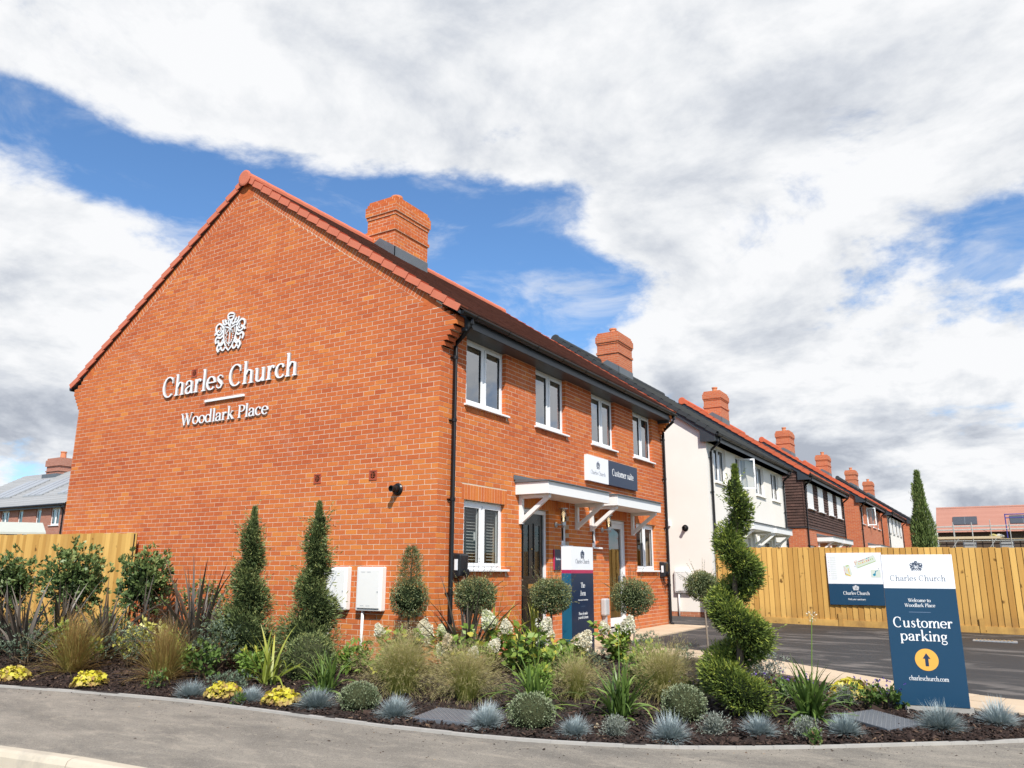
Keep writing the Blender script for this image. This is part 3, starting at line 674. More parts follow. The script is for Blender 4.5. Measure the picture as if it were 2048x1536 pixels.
mm.build('wall', 'mortar', house)
mm = MB(); wall_with_holes(mm, lambda u, d, v: (d, u, v), .30, LEN-.012, -.3, 4.90, -.28, -.001, [(a-.004, b+.004, c-.004, d+.004) for a, b, c, d in HOLES]); mm.build('wall', 'mortar', house)
mm = MB(); gable_slab(mm, -W+.006, -.006, LEN-.30, LEN-.006, -.3, 8.33); mm.build('wall', 'brick', house)
mm = MB(); mm.box(-W, -W+.3, .30, LEN-.30, -.3, 4.9); mm.build('wall', 'brick', house)
mm = MB(); mm.box(-W+.3, -.29, .301, LEN-.301, -.05, .12); mm.box(-W+.3, -.29, .301, LEN-.301, 2.52, 2.75); mm.box(-W+.3, -.29, .301, LEN-.301, 4.82, 4.95); mm.box(-4.4, -4.3, .301, LEN-.301, .12, 4.82); mm.box(-4.3, -.285, 4.45, 4.6, .12, 4.82); mm.box(-4.3, -.285, 2.05, 2.15, .12, 4.82); mm.box(-4.3, -.285, 6.85, 6.95, .12, 4.82); mm.build('inner_rooms', 'room', house)

# ------------------------------------------------------------------ windows, doors
def window(parent, P, u0, u1, v0, v1, rec=.07, sashes=2, sill=True, sill_mat='white_upvc', blind=None, opened=None, fr=.062, depth=.06, proud=.03, gl='window_glass'):
    m = MB(P); d0, d1 = -rec-depth, -rec
    m.box(u0, u1, d0, d1, v0, v0+fr*.8); m.box(u0, u1, d0, d1, v1-fr*.8, v1); m.box(u0, u0+fr*.8, d0, d1-.001, v0+fr*.8, v1-fr*.8); m.box(u1-fr*.8, u1, d0, d1-.001, v0+fr*.8, v1-fr*.8)
    wdt = (u1-u0)
    if sashes == 2: m.box((u0+u1)/2-.03, (u0+u1)/2+.03, d0, d1-.0015, v0+fr*.8, v1-fr*.8)
    o = m.build('window', 'white_upvc', parent)
    cells = [(u0+fr*.8, u1-fr*.8)] if sashes == 1 else [(u0+fr*.8, (u0+u1)/2-.03), ((u0+u1)/2+.03, u1-fr*.8)]
    sf = .045
    for ci, (a, b) in enumerate(cells):
        if opened == ci: continue
        s = MB(P); c, d = v0+fr*.8, v1-fr*.8; e0, e1 = d0+.01, d1+.012
        s.box(a, b, e0, e1, c, c+sf); s.box(a, b, e0, e1, d-sf, d); s.box(a, a+sf, e0, e1-.001, c+sf, d-sf); s.box(b-sf, b, e0, e1-.001, c+sf, d-sf)
        so = s.build('sash', 'white_upvc', o)
        gk = MB(P); t_ = .008; gk.box(a+sf, b-sf, e1-.022, e1-.012, c+sf, c+sf+t_); gk.box(a+sf, b-sf, e1-.022, e1-.012, d-sf-t_, d-sf); gk.box(a+sf, a+sf+t_, e1-.022, e1-.0125, c+sf+t_, d-sf-t_); gk.box(b-sf-t_, b-sf, e1-.022, e1-.0125, c+sf+t_, d-sf-t_)
        gk.build('gasket', 'black_plastic', o)
        p = MB(P); p.quad((a+sf, e1-.025, c+sf), (b-sf, e1-.025, c+sf), (b-sf, e1-.025, d-sf), (a+sf, e1-.025, d-sf)); p.build('pane', gl, o)
    if sashes == 2: bx('handle', 'white_upvc', o, cells[0][1]-.03, cells[0][1]-.012, d0-.04, d0-.012, (v0+v1)/2-.07, (v0+v1)/2+.05, P)
    if sill: bx('sill', sill_mat, o, u0-.05, u1+.06, -rec-.02, proud+.03, v0-.03, v0+.003, P, bevel=.004)
    if blind == 'venetian':
        z = v0+.06
        while z < v1-.06:
            mb = MB(P); mb.hexa([(u0+.06, d0-.075, z), (u1-.06, d0-.075, z), (u1-.06, d0-.035, z-.012), (u0+.06, d0-.035, z-.012), (u0+.06, d0-.075, z+.003), (u1-.06, d0-.075, z+.003), (u1-.06, d0-.035, z-.009), (u0+.06, d0-.035, z-.009)]); mb.build('blind_slat', 'blind', o); z += .046
        for uu in ((u0*.75+u1*.25), (u0*.27+u1*.73)): bx('blind_tape', 'black_plastic', o, uu-.02, uu+.02, d0-.034, d0-.031, v0+.05, v1-.05, P)
    if blind == 'roller': bx('roller_blind', 'blind', o, u0+.05, u1-.05, d0-.05, d0-.045, v1-.16, v1-.05, P)
    if blind == 'curtain': bx('curtain', 'curtain', o, u0+.05, u1-.05, d0-.10, d0-.09, v0+.02, v1-.02, P)
    return o
for i, (a, b) in enumerate(UP):
    o = window(house, FP, a, b, 3.70, 4.758, blind='roller')
window(house, FP, .66, 1.81, 1.25, 2.252, blind='venetian', gl='clear_glass'); window(house, FP, 7.24, 8.39, 1.25, 2.252, gl='clear_glass')
for a, b, c, d in NW: window(house, FP, a, b, c, d-.004, sashes=1, fr=.05)
def dbox(o, nm, mat, *a): return bx(nm, mat, o, *a, P=FP)
# black panelled door
a, b = 2.33, 3.27
m = MB(FP); m.box(a+.07, b-.07, -.13, -.085, .16, 2.18); door = m.build('door', 'door_black', house)
fm_ = MB(FP); fm_.box(a, a+.07, -.16, -.06, .12, 2.25); fm_.box(b-.07, b, -.16, -.06, .12, 2.25); fm_.box(a+.07, b-.07, -.16, -.061, 2.18, 2.25); fm_.build('door_frame', 'white_upvc', door)
for (u0, u1) in ((a+.17, a+.40), (b-.40, b-.17)):
    for (v0, v1) in ((1.12, 2.02), (.30, .85)):
        pm = MB(FP); t_ = .03
        pm.box(u0, u1, -.085, -.07, v0, v0+t_); pm.box(u0, u1, -.085, -.07, v1-t_, v1); pm.box(u0, u0+t_, -.085, -.0705, v0+t_, v1-t_); pm.box(u1-t_, u1, -.085, -.0705, v0+t_, v1-t_)
        pm.build('panel_moulding', 'door_black', door)
        if v0 > 1:
            q = MB(FP); q.quad((u0+t_, -.083, v0+t_), (u1-t_, -.083, v0+t_), (u1-t_, -.083, v1-t_), (u0+t_, -.083, v1-t_)); q.build('pane', 'clear_glass', door)
        else: dbox(door, 'panel', 'door_black', u0+.05, u1-.05, -.085, -.075, v0+.05, v1-.05)
dbox(door, 'letterbox', 'brass', (a+b)/2-.13, (a+b)/2+.13, -.085, -.065, .95, 1.02)
dbox(door, 'door_handle', 'steel', a+.10, a+.13, -.085, -.045, 1.08, 1.10); dbox(door, 'spyhole', 'brass', (a+b)/2-.012, (a+b)/2+.012, -.085, -.07, 1.58, 1.60)
# glazed white door
a, b = 5.78, 6.72
m = MB(FP); m.box(a, a+.06, -.16, -.06, .12, 2.25); m.box(b-.06, b, -.16, -.06, .12, 2.25); m.box(a+.06, b-.06, -.16, -.061, 2.19, 2.25); door2 = m.build('door', 'white_upvc', house)
s = MB(FP); s.box(a+.06, a+.15, -.13, -.075, .16, 2.185); s.box(b-.15, b-.06, -.13, -.075, .16, 2.185); s.box(a+.15, b-.15, -.13, -.0755, 2.09, 2.185); s.box(a+.15, b-.15, -.13, -.0755, .16, .32); s.build('door_leaf', 'white_upvc', door2)
q = MB(FP); q.quad((a+.15, -.10, .32), (b-.15, -.10, .32), (b-.15, -.10, 2.09), (a+.15, -.10, 2.09)); q.build('pane', 'door_glass', door2)
dbox(door2, 'door_handle', 'steel', b-.12, b-.10, -.075, -.03, 1.0, 1.14)
for a, b in ((2.33, 3.27), (5.78, 6.72)): dbox(house, 'door_step', 'concrete_edge', a-.02, b+.02, -.2, .02, .03, .12)

# ------------------------------------------------------------------ roof pieces shared by every house
def sawtooth_roof(parent, x_ridge, z_ridge, y0, y1, run, mat, gauge=.1, name='roof', back=True, lift=.014):
    sl = math.atan(SLOPE); out = None
    for sg in ((1, -1) if back else (1,)):
        V = []; Fc = []; T = []; L_ = run/math.cos(sl); n = int(L_/gauge)
        es = np.array([sg*math.cos(sl), 0, -math.sin(sl)]); en = np.array([sg*math.sin(sl), 0, math.cos(sl)]); p0 = np.array([x_ridge, 0, z_ridge])
        for i in range(n):
            s0, s1 = L_*i/n, L_*(i+1)/n; t = random.random()
            a = p0+es*s0; b = p0+es*s1+en*lift; c = p0+es*s1
            k = len(V)
            for q in (a, b, c):
                V.append((q[0], y0, q[2])); V.append((q[0], y1, q[2])); T += [t, t]
            Fc += [(k, k+1, k+3, k+2), (k+2, k+3, k+5, k+4)]
        o = np_mesh(name if out is None else 'roof_slope', V, [Fc], mat, T, parent=parent if out is None else parent); out = out or o
        und = MB(); a = p0-en*.03; b = p0+es*L_-en*.03; und.hexa([(a[0], y0, a[2]-.05), (b[0], y0, b[2]-.05), (b[0], y1, b[2]-.05), (a[0], y1, a[2]-.05), (a[0], y0, a[2]), (b[0], y0, b[2]), (b[0], y1, b[2]), (a[0], y1, a[2])]); und.build('underlay', 'anthracite', out)
    return out
def tiled_slope(parent, x_ridge, z_ridge, y0, y1, run, mat, gauge=.1, wdt=.165):
    sl = math.atan(SLOPE); L_ = run/math.cos(sl); n = int(L_/gauge); gauge = L_/n
    es = np.array([math.cos(sl), 0, -math.sin(sl)]); en = np.array([math.sin(sl), 0, math.cos(sl)]); p0 = np.array([x_ridge, 0, z_ridge])
    m = MB()
    for i in range(n):
        y = y0-(wdt/2 if i % 2 else 0)
        while y < y1:
            a, b = max(y, y0), min(y+wdt-.003, y1); y += wdt
            if b-a < .02: continue
            m.tv = random.random(); j = random.uniform(0, .005); s0, s1 = gauge*i-.03, gauge*(i+1)
            q0 = p0+es*max(s0, 0); q1 = p0+es*s1+en*(.014+j); q2 = p0+es*s1+en*.001
            m.add([(q0[0], a, q0[2]), (q0[0], b, q0[2]), (q1[0], b, q1[2]), (q1[0], a, q1[2]), (q2[0], a, q2[2]), (q2[0], b, q2[2])], [(0, 1, 2, 3), (3, 2, 5, 4)])
    return m
def verge_tiles(parent, x_ridge, z_ridge, y, run, mat, sides=(1, -1), pitch=.30, hang=.135, outward=-1):
    sl = math.atan(SLOPE)
    for sg in sides:
        es = np.array([sg*math.cos(sl), 0, -math.sin(sl)]); en = np.array([sg*math.sin(sl), 0, math.cos(sl)]); L_ = run/math.cos(sl); n = int(round(L_/pitch)); pt = L_/n
        for i in range(n):
            s0, s1 = i*pt-.012, (i+1)*pt+.006; lo, hi = .010, .034; m = MB(); p0 = np.array([x_ridge, y, z_ridge])
            def pt_(s, nn, yy): q = p0+es*s+en*nn; return (q[0], y+outward*yy, q[2])
            oy = .052+random.uniform(-.003, .003); e1 = oy+.012
            m.hexa([pt_(s0, lo-hang*.82, oy-.02), pt_(s1, hi-hang*.82, e1-.02), pt_(s1, hi-hang*.82, e1), pt_(s0, lo-hang*.82, oy), pt_(s0, lo, oy-.02), pt_(s1, hi, e1-.02), pt_(s1, hi, e1), pt_(s0, lo, oy)])
            m.hexa([pt_(s0, lo-.022, -.14), pt_(s1, hi-.022, -.14), pt_(s1, hi-.022, e1-.021), pt_(s0, lo-.022, oy-.021), pt_(s0, lo-.001, -.14), pt_(s1, hi-.001, -.14), pt_(s1, hi-.001, e1-.021), pt_(s0, lo-.001, oy-.021)])
            m.build('verge_tile', mat, parent)
def ridge_tiles(parent, x_ridge, z_ridge, y0, y1, mat, r=.115, cap=True, step=.45):
    y = y0; first = True
    while y < y1-.05:
        e = min(y+step-.004, y1); m = MB(); A = []; B = []; rr = r+(.006 if True else 0)
        for j in range(9):
            an = PI*(-.08+1.16*j/8); A.append((x_ridge+r*math.cos(an), y, z_ridge-.045+r*math.sin(an))); B.append((x_ridge+rr*math.cos(an), e, z_ridge-.045+rr*math.sin(an)))
        m.prism(A, B); m.build('ridge_tile', mat, parent, smooth=False)
        if first and cap:
            c = MB(); c.lathe((x_ridge, y-.035, z_ridge-.065), [(r*1.1, 0), (r*1.36, .008), (r*1.36, .03), (r, .038)], 18, axis=1); c.build('ridge_end_cap', mat, parent)
        first = False; y += step
def gutter(parent, xw, y0, y1, z_top=4.985, brackets=True):
    """fascia, soffit, half-round gutter with brackets on the front eave; xw = wall plane"""
    bx('fascia', 'anthracite', parent, xw+.27, xw+.29, y0+.22, y1-.22, 4.765, 4.945); bx('soffit', 'soffit_grey', parent, xw-.08, xw+.269, y0+.22, y1-.22, 4.762, 4.775)
    m = MB(); A = []; r = .058; c = (xw+.352, z_top-.045)
    for j in range(9): an = PI+PI*j/8; A.append((c[0]+r*math.cos(an), c[1]+r*math.sin(an)))
    A2 = [(c[0]+(r-.006)*math.cos(PI+PI*j/8), c[1]+(r-.006)*math.sin(PI+PI*j/8)) for j in range(8, -1, -1)]
    pr = A+A2; 
    for i in range(len(pr)):
        p, q = pr[i], pr[(i+1) % len(pr)]; m.add([(p[0], y0, p[1]), (q[0], y0, q[1]), (q[0], y1, q[1]), (p[0], y1, p[1])], [(0, 1, 2, 3)])
    for yy in (y0, y1): m.add([(p[0], yy, p[1]) for p in A], [tuple(range(9))])
    gt = m.build('gutter', 'black_plastic', parent, smooth=False)
    if brackets:
        y = y0+.35
        while y < y1-.1:
            b = MB(); B1 = [(c[0]+(r+.006)*math.cos(PI+PI*j/8), c[1]+(r+.006)*math.sin(PI+PI*j/8)) for j in range(9)]
            b.prism([(p[0], y, p[1]) for p in B1], [(p[0], y+.035, p[1]) for p in B1]); b.build('gutter_bracket', 'black_plastic', gt); y += .93
    return gt
def downpipe(parent, xw, y, zb, big=True):
    m = MB(); m.tube([(xw+.345, y, 4.91), (xw+.345, y, 4.80), (xw+.335, y, 4.76), (xw+.075, y, 4.55), (xw+.06, y, 4.50), (xw+.06, y, zb+.12), (xw+.075, y, zb+.05), (xw+.13, y, zb+.02)], .034, 10); o = m.build('downpipe', 'black_plastic', parent, smooth=True)
    for z in (4.3, 3.35, 2.2, .9):
        if z > zb: b = MB(); b.lathe((xw+.06, y, z), [(.034, 0), (.041, .004), (.041, .05), (.034, .054)], 10); b.box(xw+.0, xw+.03, y-.06, y+.02, z+.02, z+.035); b.build('pipe_clip', 'black_plastic', o)
    return o
def fit_front_chimney(parent, x0, x1, y0, y1, top, mat, detail, zroof, pots=1):
    """corbelled chimney stack with flashing and pot"""
    prof = [(top-.075, -.012), (top-.15, .018), (top-.335, .045), (top-.375, .045), (top-.44, .02), (top-.72, 0.0), (top-.80, .03), (top-2.2, 0.0)]
    m = MB(); hi = top; k = -1
    z = top-.075; 
     
    def off(zm):
        for zz, o in prof:
            if zm > zz: return o
        return 0
    core = MB(); core.box(x0+.05, x1-.05, y0+.05, y1-.05, zroof-.9, top-.02)
    if detail:
        z = top-.068
        while z > zroof-.9: o_ = off(z+.03)-.0012; core.box(x0-o_, x1+o_, y0-o_, y1+o_, z-.0095, z+.0645); z -= .075
    ch = core.build('chimney', 'mortar' if detail else mat, parent)
    if detail:
        b = MB(); z = top-.068; n = 0
        while z > zroof-.9:
            o = off(z+.03)
            for face in range(4):
                P_ = [lambda u, d, v: (u, y0-d, v), lambda u, d, v: (x1+d, u, v), lambda u, d, v: (u, y1+d, v), lambda u, d, v: (x0-d, u, v)][face]
                u0, u1 = ((x0-o, x1+o) if face in (0, 2) else (y0-o, y1+o))
                for s, e in course_segments(u0, u1, (n+face) % 2, u0):
                    if face in (1, 3): s, e = max(s, u0+.002), min(e, u1-.002)
                    b.tv = tint_at(s, z); P2 = P_; b.P = P2; b.box(s, e, -.05, o+random.uniform(-.001, .002), z, z+.065)
            b.P = None; z -= .075; n += 1
        b.build('brickwork', 'brick', ch, kind='stuff')
    else:
        b = MB(); last = top
        for zz, o in prof:
            zz = max(zz, zroof-.9); b.box(x0-o, x1+o, y0-o, y1+o, zz+.001, last); last = zz
        b.build('brickwork', mat, ch)
    nx = np.linspace(y0+.28, y1-.28, pots) if pots > 1 else [y0+(y1-y0)*.42]
    for yy in nx:
        p = MB(); p.lathe(((x0+x1)/2, yy, top-.01), [(.13, 0), (.12, .05), (.11, .20), (.135, .22), (.135, .27), (.11, .27), (.10, .1)], 16); p.build('chimney_pot', 'pot_terracotta', ch, smooth=False)
    # lead flashing: apron on the front, stepped cheek on the near side
    f = MB(); sl = SLOPE; zr = lambda x: zroof-sl*(x-x1)
    f.box(x1-.02, x1+.012, y0-.012, y1+.012, zr(x1)-.1, zr(x1)+.24)
    A = [(x1+.012, y0-.013, zr(x1)-.1), (x1+.012, y0-.013, zr(x1)+.24), (x1-.42, y0-.013, zr(x1-.42)+.22), (x1-.62, y0-.013, zr(x1-.62)-.02)]; f.prism(A, [(p[0], y0+.02, p[2]) for p in A])
    f.build('flashing', 'lead', ch)
    return ch
run0 = 4.628+.36
rf = tiled_slope(house, RIDGE_X, RIDGE_Z, -.04, LEN+.05, run0, 'roof_brown').build('roof', 'roof_brown', house)
rf2 = sawtooth_roof(house, RIDGE_X, RIDGE_Z-.02, -.04, LEN+.05, run0, 'roof_brown', name='roof_slope', lift=.008)
verge_tiles(house, RIDGE_X, RIDGE_Z, 0.0, run0, 'verge_terracotta'); verge_tiles(house, RIDGE_X, RIDGE_Z, LEN, run0, 'verge_terracotta', sides=(1,), outward=1)
ridge_tiles(house, RIDGE_X, RIDGE_Z+.015, -.06, LEN+.06, 'verge_terracotta')
gutter(house, 0, .0, LEN+.05); downpipe(house, 0, .285, .02); downpipe(house, 0, LEN-.06, .03)
bx('kneeler_box', 'anthracite', house, -.0, .288, .216, .25, 4.70, 4.96); bx('kneeler_box', 'anthracite', house, -.0, .288, LEN-.25, LEN-.216, 4.70, 4.96)
m = MB()
for i in range(6): z = CORB0+.075*i; m.tv = random.random(); m.box(-.2, .052*(i+1), LEN-.215, LEN-.002, z+.002, z+.067)
m.build('kneeler', 'brick', house)
m = MB(); m.tube([(-W-.36, -.03, 4.93), (-W-.36, LEN, 4.93)], .06, 10); m.build('gutter', 'black_plastic', house)
ch0 = fit_front_chimney(house, -4.68, -3.875, 3.40, 4.58, 9.385, 'brick', True, roof_z(-3.875))

# ------------------------------------------------------------------ porch canopies
def canopy(parent, xw, y0, y1, brackets, full=True, proj=.62, z=2.45):
    m = MB(); m.box(xw+.002, xw+proj, y0, y1, z, z+.025); m.box(xw+proj-.02, xw+proj+.003, y0-.004, y1+.004, z-.005, z+.19); m.box(xw+.004, xw+proj-.02, y0-.003, y0+.02, z-.004, z+.19); m.box(xw+.004, xw+proj-.02, y1-.02, y1+.003, z-.004, z+.19)
    c = m.build('porch_canopy', 'white_paint', parent, bevel=.003)
    r = MB(); r.hexa([(xw+.002, y0-.03, z+.192), (xw+proj+.04, y0-.03, z+.192), (xw+proj+.04, y1+.03, z+.192), (xw+.002, y1+.03, z+.192), (xw+.002, y0-.03, z+.25), (xw+proj+.04, y0-.03, z+.208), (xw+proj+.04, y1+.03, z+.208), (xw+.002, y1+.03, z+.25)]); r.build('canopy_roof', 'lead', c)
    f = MB(); f.box(xw+.003, xw+.02, y0-.06, y1+.06, z+.235, z+.315); f.build('flashing', 'lead', c)
    for yb in brackets:
        b = MB(); b.box(xw+.003, xw+.06, yb-.035, yb+.035, z-.47, z-.002); b.box(xw+.06, xw+proj-.05, yb-.034, yb+.034, z-.06, z-.002)
        b.hexa([(xw+.061, yb-.03, z-.45), (xw+.061, yb+.03, z-.45), (xw+.061, yb+.03, z-.36), (xw+.061, yb-.03, z-.36), (xw+proj-.06, yb-.03, z-.061), (xw+proj-.06, yb+.03, z-.061), (xw+proj-.16, yb+.03, z-.061), (xw+proj-.16, yb-.03, z-.061)])
        b.build('bracket', 'white_paint', c)
    return c
canopy(house, 0, 2.13, 4.47, (2.28, 4.32)); canopy(house, 0, 4.86, 7.13, (4.95, 6.98))

# ------------------------------------------------------------------ serif lettering
CAPH, XH, ASC, DSC, TK, TN = .70, .46, .75, -.20, .105, .042
def arc(cx, cy, rx, ry, a0, a1, n=18):
    return [(cx+rx*math.cos(math.radians(a0+(a1-a0)*i/n)), cy+ry*math.sin(math.radians(a0+(a1-a0)*i/n))) for i in range(n+1)]
def ln(*p): return [(p[i], p[i+1]) for i in range(0, len(p), 2)]
def sm(pts): return smooth_curve(pts, 5)
def ser(a, b, y): return (ln(a, y, b, y), TN)
def dot(x, y, r): return ('disc', x, y, r)
def stem_(x, y0, y1): return (ln(x, y0, x, y1), TK)
BS, TS = TN/2, None
def foot(x): return ser(x-.095, x+.095, TN/2)
def flag(x, y): return ser(x-.085, x+.03, y-TN/2)
def arch(x0, x1): return [(sm([(x0+.03, .30), (x0+.10, .40), ((x0+x1)/2+.01, .445), (x1-.02, .40), (x1, .29)]), None), stem_(x1, 0, .30)]
SP = [(.325, .35), (.31, .42), (.2, .445), (.105, .385), (.13, .29), (.25, .21), (.325, .13), (.27, .035), (.17, .018), (.07, .06), (.055, .135)]
SW = [.03, .035, .04, .075, .10, .12, .10, .06, .04, .035, .03]
GL = {
 'C': (.67, [(arc(.34, .35, .285, .345, 48, 312, 30), None), (ln(.545, .66, .545, .46), .045)]),
 'W': (.93, [(ln(.06, .69, .27, .01), TK), (ln(.27, .01, .46, .66), TN), (ln(.42, .69, .64, .01), TK), (ln(.64, .01, .86, .69), TN), ser(-.03, .17, .68), ser(.33, .52, .68), ser(.77, .96, .68)]),
 'P': (.54, [stem_(.13, 0, .70), (sm([(.13, .68), (.30, .68), (.44, .62), (.48, .52), (.44, .40), (.30, .34), (.14, .34)]), None), foot(.13), ser(.03, .14, .68)]),
 'T': (.62, [stem_(.31, 0, .68), (ln(.03, .675, .59, .675), .05), (ln(.05, .69, .05, .55), .04), (ln(.57, .69, .57, .55), .04), foot(.31)]),
 'A': (.66, [(ln(.08, .01, .32, .69), TN), (ln(.31, .69, .56, .01), TK), (ln(.17, .25, .47, .25), TN), ser(0, .17, .02), ser(.45, .66, .02)]),
 'F': (.52, [stem_(.13, 0, .70), (ln(.13, .678, .49, .678), .045), (ln(.13, .37, .38, .37), TN), (ln(.475, .69, .475, .56), .035), foot(.13)]),
 'h': (.56, [stem_(.12, 0, .75), flag(.12, .75), *arch(.12, .43), foot(.12), foot(.43)]),
 'n': (.56, [stem_(.12, 0, .45), flag(.12, .45), *arch(.12, .43), foot(.12), foot(.43)]),
 'm': (.84, [stem_(.12, 0, .45), flag(.12, .45), *arch(.12, .42), *arch(.42, .72), foot(.12), foot(.42), foot(.72)]),
 'u': (.56, [stem_(.12, .15, .45), (sm([(.12, .18), (.14, .06), (.24, .015), (.34, .06), (.42, .14)]), None), stem_(.43, 0, .45), flag(.12, .45), flag(.43, .45), ser(.43, .51, TN/2)]),
 'a': (.48, [(sm([(.07, .33), (.12, .42), (.23, .445), (.33, .40), (.36, .30), (.36, .12), (.39, .03), (.46, .03)]), None), (sm([(.36, .27), (.2, .24), (.085, .17), (.085, .06), (.18, .012), (.28, .04), (.36, .11)]), None), dot(.085, .34, .045)]),
 'r': (.40, [stem_(.12, 0, .45), flag(.12, .45), (sm([(.14, .28), (.2, .39), (.27, .435), (.34, .42)]), None), dot(.335, .395, .05), foot(.12)]),
 'l': (.24, [stem_(.12, 0, .75), flag(.12, .75), foot(.12)]),
 'i': (.24, [stem_(.12, 0, .45), flag(.12, .45), foot(.12), dot(.12, .62, .06)]),
 'e': (.48, [(arc(.245, .23, .195, .215, 0, 318, 26), None), (ln(.07, .245, .43, .245), TN)]),
 'c': (.45, [(arc(.245, .23, .195, .215, 52, 318, 26), None), dot(.36, .365, .05)]),
 's': (.39, [(SP, SW)]),
 'o': (.50, [(arc(.25, .23, .20, .215, 0, 360, 30), None)]),
 'd': (.56, [(arc(.235, .23, .185, .215, 35, 325, 24), None), stem_(.43, 0, .75), flag(.43, .75), ser(.43, .51, TN/2)]),
 'b': (.54, [(arc(.29, .23, .19, .215, -145, 145, 24), None), stem_(.11, 0, .75), flag(.11, .75)]),
 'p': (.56, [(arc(.29, .23, .19, .215, -145, 145, 24), None), stem_(.11, -.2, .45), flag(.11, .45), ser(.01, .21, -.18)]),
 'k': (.54, [stem_(.12, 0, .75), flag(.12, .75), (ln(.15, .2, .41, .43), TN), (ln(.23, .27, .45, .02), TK), foot(.12), ser(.36, .55, TN/2), ser(.33, .48, .435)]),
 't': (.35, [(sm([(.15, .60), (.15, .35), (.15, .15), (.19, .04), (.26, .015), (.33, .06)]), None), ser(.03, .32, .435)]),
 'v': (.48, [(ln(.07, .44, .25, .01), TK), (ln(.25, .01, .41, .44), TN), ser(-.01, .16, .435), ser(.33, .49, .435)]),
 'y': (.49, [(ln(.07, .44, .26, .01), TK), (sm([(.42, .44), (.26, .02), (.18, -.14), (.08, -.18)]), TN), ser(-.01, .16, .435), ser(.34, .5, .435), dot(.09, -.155, .05)]),
 'g': (.50, [(arc(.22, .30, .145, .14, 0, 360, 24), None), (sm([(.15, .18), (.09, .10), (.16, .04), (.32, .02), (.41, -.07), (.35, -.17), (.2, -.195), (.07, -.14), (.09, -.03), (.16, .03)]), .055), (ln(.33, .40, .45, .43), .05)]),
 'f': (.33, [(sm([(.14, .01), (.14, .4), (.15, .62), (.23, .73), (.33, .70)]), None), ser(.03, .31, .435), foot(.14), dot(.32, .67, .05)]),
 '.': (.19, [dot(.09, .05, .058)]), '-': (.3, [(ln(.04, .22, .26, .22), .05)]),
 '2': (.46, [(sm([(.08, .52), (.14, .66), (.27, .67), (.36, .54), (.25, .3), (.07, .04)]), None), (ln(.06, .03, .42, .03), .06)]),
 ' ': (.25, []), }
def stroke_quads(pts, wts, bold=1.0):
    """left and right offset points along a stroke, thick on verticals, thin on horizontals"""
    P_ = [np.array(p, float) for p in pts]; L_, R_ = [], []; n = len(P_)
    closed = np.linalg.norm(P_[0]-P_[-1]) < 1e-6
    for i in range(n):
        a = P_[i-1] if i > 0 else (P_[-2] if closed else P_[0]); b = P_[i+1] if i < n-1 else (P_[1] if closed else P_[-1]); d = b-a; d /= (np.linalg.norm(d)+1e-9)
        if wts is None: wd = math.sqrt((TK*abs(d[1]))**2+(TN*abs(d[0]))**2)
        elif isinstance(wts, (list, tuple)): wd = wts[i]
        else: wd = wts
        nn = np.array([-d[1], d[0]])*wd*bold/2; L_.append(P_[i]+nn); R_.append(P_[i]-nn)
    return L_, R_
def add_stroke(m, L_, R_, T, z0, z1):
    n = len(L_); pts = []
    for i in range(n): pts += [T(L_[i], z1), T(R_[i], z1), T(L_[i], z0), T(R_[i], z0)]
    m.mi = 0; b = len(m.v)
    fs = [(4*i, 4*i+1, 4*i+5, 4*i+4) for i in range(n-1)]; m.add(pts, fs); m.mi = 1
    side = []
    for i in range(n-1): side += [(4*i, 4*i+4, 4*i+6, 4*i+2), (4*i+1, 4*i+3, 4*i+7, 4*i+5)]
    side += [(0, 2, 3, 1), (4*n-4, 4*n-3, 4*n-1, 4*n-2)]
    for f in side: m.f.append([b+i for i in f]); m.m.append(1)
    m.mi = 0
def add_disc(m, x, y, r, T, z0, z1, n=12):
    A = [T((x+r*math.cos(2*PI*i/n), y+r*math.sin(2*PI*i/n)), z1) for i in range(n)]; B = [T((x+r*math.cos(2*PI*i/n), y+r*math.sin(2*PI*i/n)), z0) for i in range(n)]
    b = len(m.v); m.mi = 0; m.add(A+B, [tuple(range(n))]); 
    for i in range(n): m.f.append([b+i, b+(i+1) % n, b+n+(i+1) % n, b+n+i]); m.m.append(1)
def text_width(s, track=0): return sum(GL[c][0]+track for c in s)-track
def frame(o, r, u, nrm):
    o, r, u, nrm = [np.array(v, float) for v in (o, r, u, nrm)]
    return lambda p, d: tuple(o+r*p[0]+u*p[1]+nrm*d)
def lettering(parent, s, o, r, u, nrm, width, cap, d0, d1, mats, per_letter=False, bold=1.0, track=.01, name='lettering', centre=True):
    """o = baseline centre (or left end)"""
    sx = width/text_width(s, track); sy = cap/CAPH; x = -width/2/sx if centre else 0; m = MB(); out = []
    r_, u_ = np.array(r, float)*sx, np.array(u, float)*sy; T0 = frame(o, r_, u_, nrm)
    for c in s:
        adv, st = GL[c]; k = 0
        if per_letter and st: m = MB()
        for q in st:
            T = (lambda xx: (lambda p, d: T0((p[0]+xx, p[1]), d)))(x); e = d1+.0003*k*(1 if d1 < .01 else 3); k += 1
            if q[0] == 'disc': add_disc(m, q[1], q[2], q[3]*bold**.5, T, d0, e)
            else: add_stroke(m, *stroke_quads(q[0], q[1], bold), T, d0, e)
        x += adv+track
        if per_letter and st: out.append(m.build('letter', mats, parent))
    if not per_letter: out.append(m.build(name, mats, parent))
    return out
